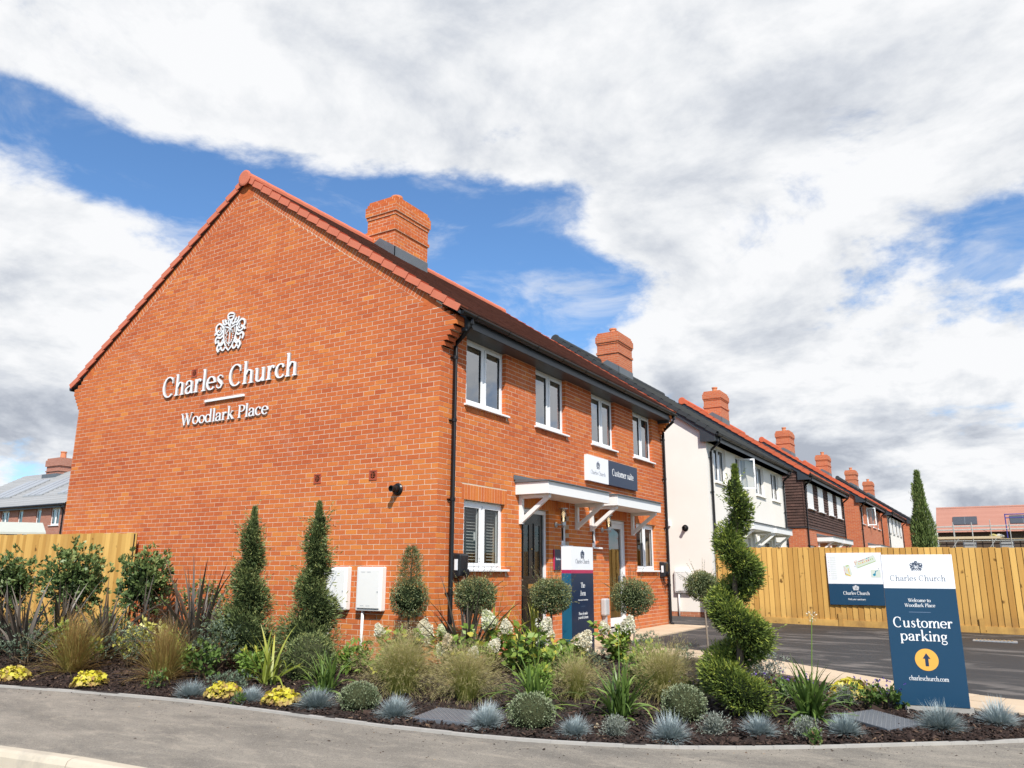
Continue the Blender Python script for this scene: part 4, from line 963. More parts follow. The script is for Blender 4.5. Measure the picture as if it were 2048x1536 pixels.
def crest(parent, o, r, u, nrm, w_, h_, d0, d1, mats, name='crest', wt=1.0):
    """heraldic badge: shield with wreath and sword, helm above, curling mantling each side. unit box -.5...5"""
    m = MB(); T = frame(o, np.array(r, float)*w_, np.array(u, float)*h_, nrm); k = [0]
    def S(pts, wd):
        add_stroke(m, *stroke_quads(pts, wd if isinstance(wd, (list, tuple)) else wd*wt), T, d0, d1+.0004*(k[0] % 7)*(1 if d1 < .01 else 3)); k[0] += 1
    sh = [(-.20, .18), (-.10, .15), (0, .11), (.10, .15), (.20, .18), (.215, .0), (.17, -.2), (.09, -.36), (0, -.45), (-.09, -.36), (-.17, -.2), (-.215, .0), (-.20, .18)]
    S(sh, .045)
    for i in range(22):
        a = 2*PI*i/22; cx, cy = .105*math.cos(a), -.10+.185*math.sin(a); add_disc(m, cx*(1.12 if i % 2 else .92), cy, .021*wt, T, d0, d1+.0004*(i % 5)*(1 if d1 < .01 else 3), 6)
    S(ln(0, .09, 0, -.34), .028); S(ln(-.055, -.27, .055, -.27), .03); S(ln(-.145, .12, -.15, -.02), .02); S(ln(.145, .12, .15, -.02), .02)
    # helm and plume
    S(sm([(-.10, .47), (-.02, .50), (.10, .47)]), .05); S(sm([(-.10, .47), (-.09, .40), (-.07, .34)]), .045); S(sm([(.10, .47), (.09, .40), (.08, .34)]), .045); S(sm([(-.09, .40), (0, .42), (.09, .40)]), .035); S(sm([(-.08, .35), (0, .325), (.08, .35)]), .05)
    S(sm([(-.06, .33), (-.07, .24), (-.02, .17)]), .04); S(sm([(.07, .33), (.04, .26), (.08, .20), (.13, .22)]), .04); S(ln(0, .30, 0, .13), .04)
    for sg in (-1, 1):
        def M(pts): return [(sg*a, b) for a, b in pts]
        S(sm(M([(.12, .22), (.15, .30), (.19, .36)])), [.07, .06, .05, .04, .03]*3); S(sm(M([(.17, .22), (.24, .27), (.27, .37)])), .05)
        S(sm(M([(.22, .14), (.27, .22), (.36, .28), (.45, .24), (.47, .14), (.42, .08), (.36, .12)])), .055); S(sm(M([(.23, .10), (.29, .0), (.38, .0), (.46, .06), (.49, -.0)])), .05); S(sm(M([(.32, .19), (.29, .10), (.34, .05)])), .035)
        S(sm(M([(.22, -.05), (.30, -.09), (.40, -.06), (.45, -.13), (.42, -.22)])), .06); S(sm(M([(.20, -.14), (.25, -.23), (.34, -.22), (.36, -.14)])), .045)
        S(sm(M([(.17, -.22), (.25, -.29), (.33, -.27), (.37, -.36), (.31, -.45)])), .06); S(sm(M([(.11, -.33), (.16, -.42), (.23, -.40), (.25, -.33)])), .045); S(sm(M([(.28, -.27), (.27, -.36), (.32, -.40)])), .035)
    return m.build(name, mats, parent)
gr, gu, gn = (1, 0, 0), (0, 0, 1), (0, -1, 0)
nm = thing('wall_lettering', 'large white raised serif letters spelling the builder name on the brick gable', 'sign', (-4.69, 0, 4.37))
lettering(nm, 'Charles Church', (-4.69, 0, 4.37), gr, gu, gn, 3.56, .385, .010, .040, ['letter_white', 'letter_return'], per_letter=True)
nm = thing('wall_lettering', 'smaller white raised letters reading Woodlark Place low on the gable', 'sign', (-4.69, 0, 3.78))
lettering(nm, 'Woodlark Place', (-4.69, 0, 3.78), gr, gu, gn, 2.28, .225, .014, .034, ['letter_white', 'letter_return'], per_letter=True)
nm = thing('wall_bar', 'short white bar fixed between the two lines of gable lettering', 'sign', (-4.69, 0, 4.17))
bx('bar', 'letter_white', nm, -5.21, -4.175, -.045, -.018, 4.15, 4.195, bevel=.003)
for xx in (-5.05, -4.7, -4.35): bx('stud', 'letter_return', nm, xx-.008, xx+.008, -.0185, -.001, 4.16, 4.185)
nm = thing('wall_crest', 'white raised coat of arms badge with shield and mantling on the gable', 'emblem', (-4.71, 0, 5.39))
crest(nm, (-4.71, 0, 5.39), gr, gu, gn, .82, .74, .010, .030, ['letter_white', 'letter_return'], 'badge', .86)

# ------------------------------------------------------------------ small things fixed to the gable
def air_vent(x, z, label, s=.15):
    t = thing('air_vent', label, 'vent', (x, 0, z), 'terracotta vents on the gable'); m = MB(GP); h = s/2
    m.box(x-h, x+h, .001, .012, z-h, z-h+.02); m.box(x-h, x+h, .001, .012, z+h-.02, z+h); m.box(x-h, x-h+.02, .001, .0118, z-h+.02, z+h-.02); m.box(x+h-.02, x+h, .001, .0118, z-h+.02, z+h-.02); m.build('frame', 'vent_terracotta', t)
    bx('back_plate', 'vent_terracotta', t, x-h+.02, x+h-.02, .001, .005, z-h+.02, z+h-.02, P=GP)
    d = MB(); d.lathe((x, -.011, z), [(.044, 0), (.046, .002), (.046, .004)], 16, axis=1); d.build('grille', 'core_dark', t)
    for k_ in (-1, 0, 1): bx('bar', 'vent_terracotta', t, x-.043, x+.043, .0115, .0145, z+k_*.022-.003, z+k_*.022+.003, P=GP)
    bx('bar', 'vent_terracotta', t, x-.003, x+.003, .0146, .017, z-.044, z+.044, P=GP)
air_vent(-2.335, 2.625, 'terracotta wall vent over the second spiral yew'); air_vent(-1.195, 2.615, 'terracotta wall vent nearest the black flue'); air_vent(-5.62, 4.755, 'small terracotta wall vent above the big raised letters')
def flue(x, y, z, label):
    t = thing('boiler_flue', label, 'flue', (x, y, z), 'black boiler flues on gables'); m = MB(); m.lathe((x, y-.001, z), [(.09, 0), (.09, -.015), (.074, -.03), (.062, -.034)], 18, axis=1); m.build('collar', 'black_plastic', t, smooth=False)
    m = MB(); m.lathe((x, y-.035, z), [(.052, 0), (.052, -.06), (.042, -.065), (.042, -.11), (.046, -.115), (.046, -.13), (.034, -.13), (.034, -.09)], 16, axis=1); m.build('terminal', 'black_plastic', t, smooth=False)
flue(-.71, 0, 2.38, 'black boiler flue poking from the brick gable'); flue(-.62, 12.3, 2.40, 'black boiler flue on the cream rendered gable')
def meter(x0, x1, y, label, pipe=True, z0=.67, z1=1.28):
    t = thing('meter_box', label, 'meter box', ((x0+x1)/2, y, z0), 'white meter boxes')
    m = MB(); m.box(x0, x1, y-.10, y-.002, z0, z1); m.build('case', 'meter_white', t, bevel=.012)
    m = MB(); m.box(x0+.035, x1-.03, y-.118, y-.1005, z0+.035, z1-.035); m.build('door', 'meter_white', t, bevel=.008)
    for k_ in (0, 1): bx('hinge_slot', 'grey_post', t, x0+.10+.11*k_, x0+.17+.11*k_, y-.1195, y-.1185, z1-.075, z1-.068); bx('hinge_slot', 'grey_post', t, x0+.10+.11*k_, x0+.17+.11*k_, y-.1195, y-.1185, z0+.068, z0+.075)
    bx('lock', 'grey_post', t, x1-.07, x1-.05, y-.123, y-.1185, (z0+z1)/2-.05, (z0+z1)/2-.03)
    if pipe: m = MB(); m.tube([(x0+.1, y-.05, z0), (x0+.09, y-.05, g(x0, y)-.05)], .022, 8); m.build('conduit', 'meter_white', t, smooth=True)
meter(-1.99, -1.52, 0, 'white meter box half hidden behind the second spiral yew'); meter(-1.335, -.86, 0, 'white meter box with white conduit beside the pompon conifer'); meter(-.97, -.50, 12.3, 'white meter box on the cream rendered gable beyond the drive')
t = thing('junction_box', 'small white box high on the cream rendered gable', 'box', (-1.1, 12.3, 2.5)); bx('case', 'white_upvc', t, -1.16, -1.04, 12.24, 12.299, 2.46, 2.62, bevel=.005)

# ------------------------------------------------------------------ small things fixed to the front
def charger(y, z, label, x=0.0):
    t = thing('wall_charger', label, 'car charger', (x, y, z), 'black wall car chargers'); w_, h_ = .24, .36
    m = MB(); A = [(x+.002, y-w_/2, z-h_/2), (x+.002, y+w_/2, z-h_/2), (x+.002, y+w_/2, z+h_/2), (x+.002, y-w_/2, z+h_/2)]; B = [(x+.13, y-w_/2+.02, z-h_/2+.03), (x+.13, y+w_/2-.02, z-h_/2+.03), (x+.15, y+w_/2-.02, z+h_/2-.02), (x+.15, y-w_/2+.02, z+h_/2-.02)]; m.prism(A, B); m.build('case', 'charger_black', t, bevel=.02)
    bx('label_plate', 'sign_white', t, x+.05, x+.10, y-w_/2-.0025, y-w_/2+.011, z-.06, z+.09)
    m = MB(); m.lathe((x+.14, y+.02, z-.10), [(.06, 0), (.06, .04), (.04, .05)], 14, axis=0); m.build('socket', 'black_plastic', t)
    m = MB(); m.tube([(x+.16, y+.02, z-.12), (x+.17, y+.03, z-.25), (x+.12, y+.05, z-.33), (x+.06, y-.01, z-.27), (x+.05, y-.04, z-.15)], .012, 8); m.build('cable', 'black_plastic', t, smooth=True)
charger(.50, 1.30, 'black wall car charger beside the near downpipe'); charger(8.66, 1.27, 'black wall car charger with looped cable by the far downpipe')
def wall_lamp(y, label):
    t = thing('wall_lamp', label, 'lamp', (0, y, 2.1), 'glass cylinder wall lamps by the doors')
    m = MB(); m.lathe((.001, y-.10, 2.03), [(.05, 0), (.05, .02), (.03, .03)], 14, axis=0); m.build('wall_plate', 'galvanised', t)
    m = MB(); m.tube([(.03, y-.10, 2.03), (.10, y-.06, 2.03), (.11, y, 2.05)], .012, 8); m.build('arm', 'galvanised', t)
    m = MB(); m.lathe((.11, y, 2.02), [(.03, -.04), (.045, 0), (.045, .06), (.03, .07)], 14); m.build('base', 'galvanised', t)
    m = MB(); m.lathe((.11, y, 2.09), [(.052, 0), (.052, .22), (.050, .22), (.050, 0)], 16); m.build('glass', 'lamp_glass', t, smooth=True)
    m = MB(); m.lathe((.11, y, 2.31), [(.085, 0), (.085, .012), (.02, .02)], 16); m.build('cap', 'galvanised', t)
    m = MB(); m.lathe((.11, y, 2.10), [(.014, 0), (.018, .06), (.034, .11), (.03, .15), (.012, .17)], 12); m.build('bulb', 'lamp_bulb', t, smooth=True)
wall_lamp(3.62, 'lit glass wall lamp beside the black door'); wall_lamp(5.56, 'lit glass wall lamp beside the glazed white door')
t = thing('wall_plaque', 'small navy plaque with magenta edge beside the black door', 'plaque', (0, 3.55, 1.43)); bx('panel', 'sign_navy_dark', t, .003, .03, 3.43, 3.66, 1.25, 1.60); bx('stripe', 'magenta', t, .003, .0315, 3.415, 3.4295, 1.25, 1.60)
lettering(t, 'The Avon', (.0302, 3.55, 1.42), (0, 1, 0), (0, 0, 1), (1, 0, 0), .17, .035, 0, .001, ['letter_white', 'letter_white'], bold=1.1)
t = thing('tap_pillar', 'grey plastic pillar box on the wall between the doors', 'utility box', (.05, 5.42, 0)); bx('post', 'grey_post', t, .01, .09, 5.38, 5.44, .0, .40); bx('cover', 'grey_post', t, .005, .12, 5.31, 5.51, .40, .72, bevel=.03)
t = thing('wall_sign', 'white and navy Customer suite sign on the brick front', 'sign', (0, 5.95, 3.18)); bx('white_panel', 'sign_white', t, .004, .075, 4.72, 5.69, 2.94, 3.44); bx('navy_panel', 'sign_navy_dark', t, .004, .0745, 5.691, 7.22, 2.94, 3.44)
YR, ZU, XN = (0, 1, 0), (0, 0, 1), (1, 0, 0)
crest(t, (.0752, 5.2, 3.27), YR, ZU, XN, .16, .16, 0, .001, ['ink_grey', 'ink_grey'], 'crest', 1.0); lettering(t, 'Charles Church', (.0752, 5.2, 3.08), YR, ZU, XN, .68, .075, 0, .001, ['ink_grey', 'ink_grey'], bold=.75); lettering(t, 'Customer suite', (.0747, 6.44, 3.145), YR, ZU, XN, 1.12, .14, 0, .001, ['letter_white', 'letter_white'], bold=1.05)
t = thing('window_note', 'small buff card taped inside the second upper window', 'card', (-.13, 2.95, 3.9)); bx('card', 'tape', t, -.142, -.139, 2.93, 3.06, 3.88, 3.95)

# ------------------------------------------------------------------ free-standing signs
t = thing('sign_monolith', 'tall navy and white sign pillar reading The Avon by the black door', 'sign', (1.1, 1.97, 0))
x0, x1, y0, y1, zt = 1.09, 1.25, 1.65, 2.40, 1.59; zb = -.03
for nm_, a_, b_, mt in (('base_panel', zb, 1.20, ('navy_side_lit', 'sign_navy_dark')), ('stripe', 1.2002, 1.25, ('magenta', 'magenta')), ('header', 1.2502, zt, ('sign_white', 'sign_white'))):
    m = MB(); m.box(x0, x1, y0, y1, a_, b_); o = m.build(nm_, list(mt), t)
    for p_ in o.data.polygons: p_.material_index = 1 if p_.normal.x > .5 else 0
crest(t, (x1+.0005, 2.03, 1.475), YR, ZU, XN, .13, .13, 0, .001, ['ink_navy', 'ink_navy'], 'crest', .95); lettering(t, 'Charles Church', (x1+.0005, 2.03, 1.345), YR, ZU, XN, .47, .062, 0, .001, ['ink_grey', 'ink_grey'], bold=.85)
for s_, z_, wd, cp in (('The', .99, .145, .075), ('Avon', .875, .185, .075), ('2 bedroom semi-detached home', .805, .33, .017), ('Please do make', .60, .30, .040), ('yourself at home', .545, .33, .040), ('charleschurch.com', .26, .30, .035)): lettering(t, s_, (x1+.0005, 2.03, z_), YR, ZU, XN, wd, cp, 0, .001, ['letter_white', 'letter_white'])
bx('rule', 'line_blue', t, x1, x1+.001, 1.96, 2.10, .72, .723)
# customer parking sign
pL, pR = np.array([5.607, .06]), np.array([6.24, .153]); rr = (pR-pL); wS = np.linalg.norm(rr); rr /= wS; nn = np.array([rr[1], -rr[0]]); zb, zt, zs = g(5.9, .1)+.015, 1.405, 1.075
t = thing('parking_sign', 'large white and navy Customer parking sign with yellow arrow in the bed', 'sign', (5.92, .1, zb))
SPF = lambda u, d, v: (pL[0]+rr[0]*u+nn[0]*d, pL[1]+rr[1]*u+nn[1]*d, v)
bx('lower_panel', 'sign_navy', t, 0, wS, -.07, 0, zb+.03, zs-.0003, P=SPF, bevel=.002); bx('header', 'sign_white', t, 0, wS, -.0705, .0008, zs, zt, P=SPF, bevel=.002)
bx('footing', 'concrete_edge', t, .08, wS+.03, -.10, -.005, zb-.08, zb+.028, P=SPF)
SR, SN = (rr[0], rr[1], 0), (nn[0], nn[1], 0)
def so(u, v, d=.0012): return SPF(u, d, v)
crest(t, so(wS*.49, 1.293), SR, ZU, SN, .115, .095, 0, .001, ['ink_navy', 'ink_navy'], 'crest', .95); lettering(t, 'Charles Church', so(wS*.49, 1.148), SR, ZU, SN, .50, .055, 0, .001, ['ink_grey', 'ink_grey'], bold=.72)
lettering(t, 'Welcome to', so(wS*.48, .945), SR, ZU, SN, .20, .033, 0, .001, ['letter_white']*2, bold=1.1); lettering(t, 'Woodlark Place', so(wS*.48, .897), SR, ZU, SN, .27, .033, 0, .001, ['letter_white']*2, bold=1.1)
bx('rule', 'line_blue', t, wS*.32, wS*.62, .0002, .0014, .845, .849, P=SPF)
lettering(t, 'Customer', so(wS*.49, .70), SR, ZU, SN, .525, .098, 0, .001, ['letter_white']*2, bold=1.05); lettering(t, 'parking', so(wS*.485, .575), SR, ZU, SN, .42, .098, 0, .001, ['letter_white']*2, bold=1.05)
m = MB(); add_disc(m, 0, 0, .103, frame(so(wS*.49, .40, .0), SR, ZU, SN), 0, .0025, 40); m.build('arrow_disc', ['sign_yellow']*2, t)
m = MB(); m.P = None; T = frame(so(wS*.49, .40, .0), SR, ZU, SN); A = [(-.015, -.06), (.015, -.06), (.015, .01), (.034, .01), (0, .062), (-.034, .01), (-.015, .01)]; m.prism([T(p, .0026) for p in A], [T(p, .0036) for p in A]); m.build('arrow', 'ink_navy', t)
lettering(t, 'charleschurch.com', so(wS*.49, .205), SR, ZU, SN, .345, .042, 0, .001, ['letter_white']*2, bold=1.05)

# ------------------------------------------------------------------ fences
def fence(name, label, x0, x1, y, front=True, hgt=1.8, along='x', posts=(), seed=1, skip=None):
    t = thing(name, label, 'fence', (x0, y, 0)); random.seed(seed); u = x0; pitch = .125
    P = (lambda u, d, v: (u, y-d, v)) if along == 'x' else (lambda u, d, v: (y-d, u, v))
    gg = (lambda u: g(u, y)) if along == 'x' else (lambda u: g(y, u))
    while u < x1:
        zt_ = gg(u)+hgt+random.uniform(-.010, .008); zb_ = gg(u)+.13; tilt = random.gauss(0, .003)
        m = MB(P); a, b = u, u+pitch+.012
        m.hexa([(a, 0, zb_), (b, 0, zb_), (b, .008, zb_), (a, .030, zb_), (a+tilt, 0, zt_), (b+tilt, 0, zt_), (b+tilt, .008, zt_), (a+tilt, .030, zt_)]); m.build('fence_board', 'fence_wood', t); u += pitch
    u = x0
    while u < x1:
        e = min(u+2.85, x1); zz = gg((u+e)/2); m = MB(P); m.hexa([(u, -.005, gg(u)-.02), (e-.005, -.005, gg(e)-.02), (e-.005, .042, gg(e)-.02), (u, .042, gg(u)-.02), (u, -.005, gg(u)+.14), (e-.005, -.005, gg(e)+.14), (e-.005, .042, gg(e)+.14), (u, .042, gg(u)+.14)]); m.build('gravel_board', 'fence_wood', t)
        m = MB(P); m.box(u-.05, u+.05, -.115, -.012, zz-.2, zz+hgt-.03); m.build('fence_post', 'fence_wood', t)
        if u > x0: m = MB(P); m.box(u-.05, u+.05, .0425, .06, gg(u)-.02, gg(u)+.30); m.build('cover_strip', 'fence_wood', t)
        for zr in (.35, .95, 1.55): m = MB(P); m.box(u+.05, e-.05, -.075, -.006, gg((u+e)/2)+zr, gg((u+e)/2)+zr+.075); m.build('rail', 'fence_wood', t)
        u = e
    random.seed(seed+99); return t
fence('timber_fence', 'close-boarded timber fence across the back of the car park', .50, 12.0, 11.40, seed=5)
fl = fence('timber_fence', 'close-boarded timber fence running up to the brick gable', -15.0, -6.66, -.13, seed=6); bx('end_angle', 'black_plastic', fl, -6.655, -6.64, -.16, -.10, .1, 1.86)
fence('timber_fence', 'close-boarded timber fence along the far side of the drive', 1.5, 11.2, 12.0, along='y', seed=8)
t = thing('site_map_board', 'white and navy site map board hung on the timber fence', 'sign', (3.75, 11.36, .49))
BP = lambda u, d, v: (u, 11.375-d, v)
bx('map_panel', 'sign_white', t, 3.15, 4.345, 0, .045, .965, 1.675, P=BP); bx('lower_panel', 'sign_navy', t, 3.15, 4.345, 0, .0448, .49, .9647, P=BP)
yb = 11.375-.0462
def bo(x, z): return (x, yb, z)
crest(t, bo(3.745, .875), gr, gu, gn, .135, .12, 0, .002, ['letter_white']*2, 'crest', 1.15); lettering(t, 'Charles Church', bo(3.745, .72), gr, gu, gn, .57, .075, 0, .002, ['letter_white']*2, bold=1.1); lettering(t, 'Find your sanctuary', bo(3.745, .60), gr, gu, gn, .38, .04, 0, .002, ['letter_white']*2, bold=1.2); bx('rule', 'line_blue', t, 3.65, 3.84, .0455, .048, .672, .677, P=BP)
def mapquad(mat, cx, cz, w_, h_, ang, nm_='map_print', e=.0475):
    a = math.radians(ang); m = MB(BP); m.P = BP; c, s_ = math.cos(a), math.sin(a); pts = [(cx+c*u-s_*v, e, cz+s_*u+c*v) for u, v in ((-w_/2, -h_/2), (w_/2, -h_/2), (w_/2, h_/2), (-w_/2, h_/2))]; m.prism([(p[0], .0455, p[2]) for p in pts], pts); m.build(nm_, mat, t)
mapquad('map_pale', 4.00, 1.47, .46, .15, 21, e=.0465); mapquad('map_green', 4.02, 1.405, .42, .012, 21); mapquad('map_pale', 3.60, 1.27, .14, .24, 12, e=.0465); mapquad('map_yellow', 3.625, 1.26, .022, .12, 8); mapquad('map_yellow', 3.60, 1.17, .12, .03, -22)
for i in range(8): mapquad(['map_yellow', 'map_yellow', 'map_orange', 'map_yellow', 'map_orange', 'map_red', 'map_green', 'map_green'][i], 3.86+.043*i, 1.42+.0165*i, .018, .034, 21)
for i in range(6): mapquad(['map_red', 'map_purple', 'map_red', 'map_pink', 'map_teal', 'map_purple'][i], 3.87+.042*i, 1.475+.0165*i, .034, .014, 21)
for cx, cz in ((3.80, 1.45), (3.785, 1.415), (3.805, 1.49), (3.77, 1.465)): mapquad('map_orange', cx, cz, .018, .018, 20)
for cx, cz in ((3.545, 1.33), (3.53, 1.27), (3.545, 1.21), (3.585, 1.27)): mapquad('map_pink', cx, cz, .016, .05, 12)
mapquad('map_green', 3.60, 1.375, .06, .02, 10); mapquad('map_pale', 4.20, 1.20, .2, .17, 0, e=.0465); mapquad('map_teal', 4.17, 1.175, .055, .05, 30); mapquad('map_teal', 4.195, 1.225, .018, .07, -10); mapquad('map_teal', 4.225, 1.26, .06, .012, 20); mapquad('ink_grey', 4.27, 1.31, .012, .014, 0); mapquad('ink_grey', 3.77, 1.365, .014, .018, 0)
for i in range(13): mapquad('map_pale', 3.29, 1.58-.042*i, .13, .008, 0); mapquad(['map_red', 'map_pale', 'map_green', 'ink_grey', 'map_pink'][i % 5], 3.195, 1.58-.042*i, .012, .012, 0)

# ------------------------------------------------------------------ neighbouring houses along the street
def street_house(name, label, xo, y0, L_, style, roof, vergem, wins=(), far=False, canopies=True, chim=(3.1, 1.25), opened=None, boarded=False, pots=1):
    h = thing(name, label, 'house', (xo, y0, 0)); xr = xo-W/2; sh = L_/9.05; y1 = y0+L_
    FPn = lambda u, d, v: (xo+d, y0+u, v)
    ups = [(a*sh, b*sh, 3.70, 4.76) for a, b in UP]; grd = [(a*sh, b*sh, 1.25, 2.255) for a, b, c, d in GW]; drs = [(a*sh, b*sh, -.1, 2.255) for a, b, c, d in DOORS]; nws = [(a*sh, b*sh, 1.68, 2.255) for a, b, c, d in NW]
    up_m = {'render': 'render_cream', 'tile': 'far_brick', 'brick': 'far_brick', 'half': 'render_cream'}[style]; lo_m = {'render': 'render_cream', 'tile': 'far_brick', 'brick': 'far_brick', 'half': 'far_brick'}[style]
    m = MB(); wall_with_holes(m, FPn, .3, L_-.30, 2.75, 4.9, -.28, 0, ups); m.build('wall', up_m, h)
    m = MB(); wall_with_holes(m, FPn, .3, L_-.30, -.3 if style != 'render' else .18, 2.75, -.28, 0, grd+drs+nws); m.build('wall', lo_m, h)
    m = MB(); ze = roof_z(0)-.12-.0; A = [(xo, y0, .18 if style == 'render' else -.3), (xo, y0, 4.9), (xo, y0, roof_z(0)-.14), (xr, y0, RIDGE_Z-.14), (xo-W, y0, roof_z(0)-.14), (xo-W, y0, .18 if style == 'render' else -.3)]
    m.prism(A, [(p[0], y0+.30, p[2]) for p in A]); m.build('gable_wall', lo_m if style == 'half' else up_m, h)
    m = MB(); m.prism([(p[0], y1-.30, p[2]) for p in A], [(p[0], y1, p[2]) for p in A]); m.box(xo-W, xo-W+.3, y0+.3, y1-.3, -.3, 4.9); m.build('wall', up_m, h)
    m = MB(); m.box(xo-W+.3, xo-.29, y0+.301, y1-.301, 2.5, 2.7); m.box(xo-W+.3, xo-.29, y0+.301, y1-.301, 4.83, 4.9); m.box(xo-3.0, xo-2.9, y0+.301, y1-.301, .0, 4.83); m.build('inner_rooms', 'room', h)
    if style == 'render':
        mb = MB(); zc_ = -.195; n_ = 0
        mb2 = MB(); mb2.box(xo-W+.01, xo-.012, y0+.012, y0+.28, -.3, .179); mb2.box(xo-.28, xo-.012, y0+.28, y1-.02, -.3, .179); mb2.build('plinth', 'mortar', h)
        while zc_ < .17:
            for s_, e_ in course_segments(-W, 0, n_ % 2, 0): mb.tv = random.random(); mb.box(xo+s_, xo+e_, y0+.004+random.uniform(0, .003), y0+.1, zc_, min(zc_+.065, .178))
            for s_, e_ in course_segments(.1, L_, n_ % 2, 0): mb.tv = random.random(); mb.box(xo-.1, xo-.004, y0+s_, y0+e_, zc_, min(zc_+.065, .178))
            zc_ += .075; n_ += 1
        mb.build('plinth_bricks', 'brick_red', h, kind='stuff')
    for i, (a, b, c, d) in enumerate(ups):
        o = window(h, FPn, a, b, c, d, rec=.08 if style != 'tile' else -.02, sill=not far or True, blind=None if boarded else 'curtain', opened=1 if opened == i else None, sill_mat='render_cream' if style in ('render',) else 'white_upvc', proud=.03 if style != 'tile' else .09)
        if boarded: bx('cover_film', 'white_paint', o, a+.03, b-.03, .035, .05, c+.03, d-.03, P=FPn)
        if opened == i:
            mid, wd = (a+b)/2+.03, (b-a)/2-.08; an = math.radians(62); dr = (math.cos(an), math.sin(an))
            QP = lambda u, dd, v, mid=mid, dr=dr, b=b: FPn(mid+.02+dr[0]*u-dr[1]*dd*.0+dd*dr[1], -.07+dr[1]*u+dd*dr[0]*-1, v)
            s_ = MB(QP); c2, d2 = c+.05, d-.05; s_.box(0, wd, -.025, .025, c2, c2+.05); s_.box(0, wd, -.025, .025, d2-.05, d2); s_.box(0, .05, -.025, .0245, c2+.05, d2-.05); s_.box(wd-.05, wd, -.025, .0245, c2+.05, d2-.05); s_.build('open_sash', 'white_upvc', o)
            q_ = MB(QP); q_.quad((.05, 0, c2+.05), (wd-.05, 0, c2+.05), (wd-.05, 0, d2-.05), (.05, 0, d2-.05)); q_.build('pane', 'clear_glass', o); bx('handle', 'white_upvc', o, wd-.04, wd-.02, -.055, -.026, (c2+d2)/2-.06, (c2+d2)/2+.05, P=QP)
    for a, b, c, d in grd: window(h, FPn, a, b, c, d)
    for a, b, c, d in nws: window(h, FPn, a, b, c, d, sashes=1, fr=.05)
    for a, b, c, d in drs:
        m = MB(FPn); m.box(a, a+.07, -.16, -.06, .12, 2.25); m.box(b-.07, b, -.16, -.06, .12, 2.25); m.box(a+.07, b-.07, -.16, -.061, 2.18, 2.25); o = m.build('door', 'white_upvc', h); bx('door_leaf', 'door_black', o, a+.07, b-.07, -.13, -.085, .1, 2.18, P=FPn)
    if canopies:
        canopy(h, xo, y0+2.13*sh, y0+4.47*sh, (y0+2.28*sh, y0+4.32*sh)); canopy(h, xo, y0+4.86*sh, y0+7.13*sh, (y0+4.95*sh, y0+6.98*sh))
    sawtooth_roof(h, xr, RIDGE_Z, y0-.12, y1+.12, run0, roof, gauge=.1 if not far else .2)
    ridge_tiles(h, xr, RIDGE_Z+.015, y0-.13, y1+.13, vergem)
    verge_tiles(h, xr, RIDGE_Z, y0-.10, run0, vergem, sides=(1,), pitch=.32); verge_tiles(h, xr, RIDGE_Z, y1+.10, run0, vergem, sides=(1,), pitch=.32 if not far else .6, outward=1)
    # barge board with boxed end under the verge
    sl = math.atan(SLOPE); es = np.array([math.cos(sl), 0, -math.sin(sl)]); en = np.array([math.sin(sl), 0, math.cos(sl)])
    for yy in (y0-.115, y1+.09):
        m = MB(); a_ = np.array([xr, 0, RIDGE_Z])-en*.10; b_ = a_+es*(run0-.1)/math.cos(sl); m.hexa([(a_[0], yy, a_[2]-.14), (b_[0], yy, b_[2]-.14), (b_[0], yy+.025, b_[2]-.14), (a_[0], yy+.025, a_[2]-.14), (a_[0], yy, a_[2]), (b_[0], yy, b_[2]), (b_[0], yy+.025, b_[2]), (a_[0], yy+.025, a_[2])]); o = m.build('barge_board', 'anthracite', h)
        A = [(xo-.12, 4.74), (xo+.29, 4.74), (xo+.31, roof_z(.31)-.07), (xo-.12, roof_z(-.12)-.10)]; q_ = MB(); yq = yy-.004 if yy < y0 else yy-.001; q_.prism([(p[0], yq, p[1]) for p in A], [(p[0], yq+.03, p[1]) for p in A]); q_.build('eaves_box', 'anthracite', o)
    bx('fascia', 'anthracite', h, xo+.27, xo+.29, y0-.08, y1+.08, 4.765, 4.945); bx('soffit', 'soffit_grey', h, xo-.08, xo+.269, y0-.08, y1+.08, 4.762, 4.775)
    gutter(h, xo+.0004, y0-.1, y1+.12, brackets=True)
    downpipe(h, xo, y0+.22, .0); downpipe(h, xo, y1-.12, .0)
    fit_front_chimney(h, xr-.05, xr+.75, y0+chim[0], y0+chim[0]+chim[1], 9.45, 'far_brick', False, RIDGE_Z-SLOPE*.75, pots)
    return h
street_house('rendered_house', 'cream rendered house with black slate roof next to the brick house', .08, 12.3, 9.25, 'render', 'roof_slate', 'verge_slate', opened=1)
th = street_house('tile_hung_house', 'house hung with dark brown tiles above orange brick', .45, 23.2, 9.5, 'tile', 'roof_red', 'verge_red', boarded=True)
street_house('brick_house', 'plain orange brick house with one upper window standing open', .87, 35.2, 8.9, 'brick', 'roof_red', 'verge_red', far=True, opened=1, chim=(3.6, 1.2))
street_house('half_rendered_house', 'house with cream render above brick beyond the tile-hung house', 1.0, 46.2, 9.2, 'half', 'roof_red', 'verge_red', far=True, boarded=True, chim=(4.2, 1.3))
street_house('brick_house', 'farthest brick house of the row with dark roof behind the cypress', 1.42, 56.5, 9.2, 'brick', 'roof_slate', 'verge_slate', far=True, chim=(4.2, 1.3))
street_house('brick_house', 'last brick house whose chimney just shows behind the row', 1.5, 67.0, 9.2, 'brick', 'roof_slate', 'verge_slate', far=True, chim=(3.4, 1.3))
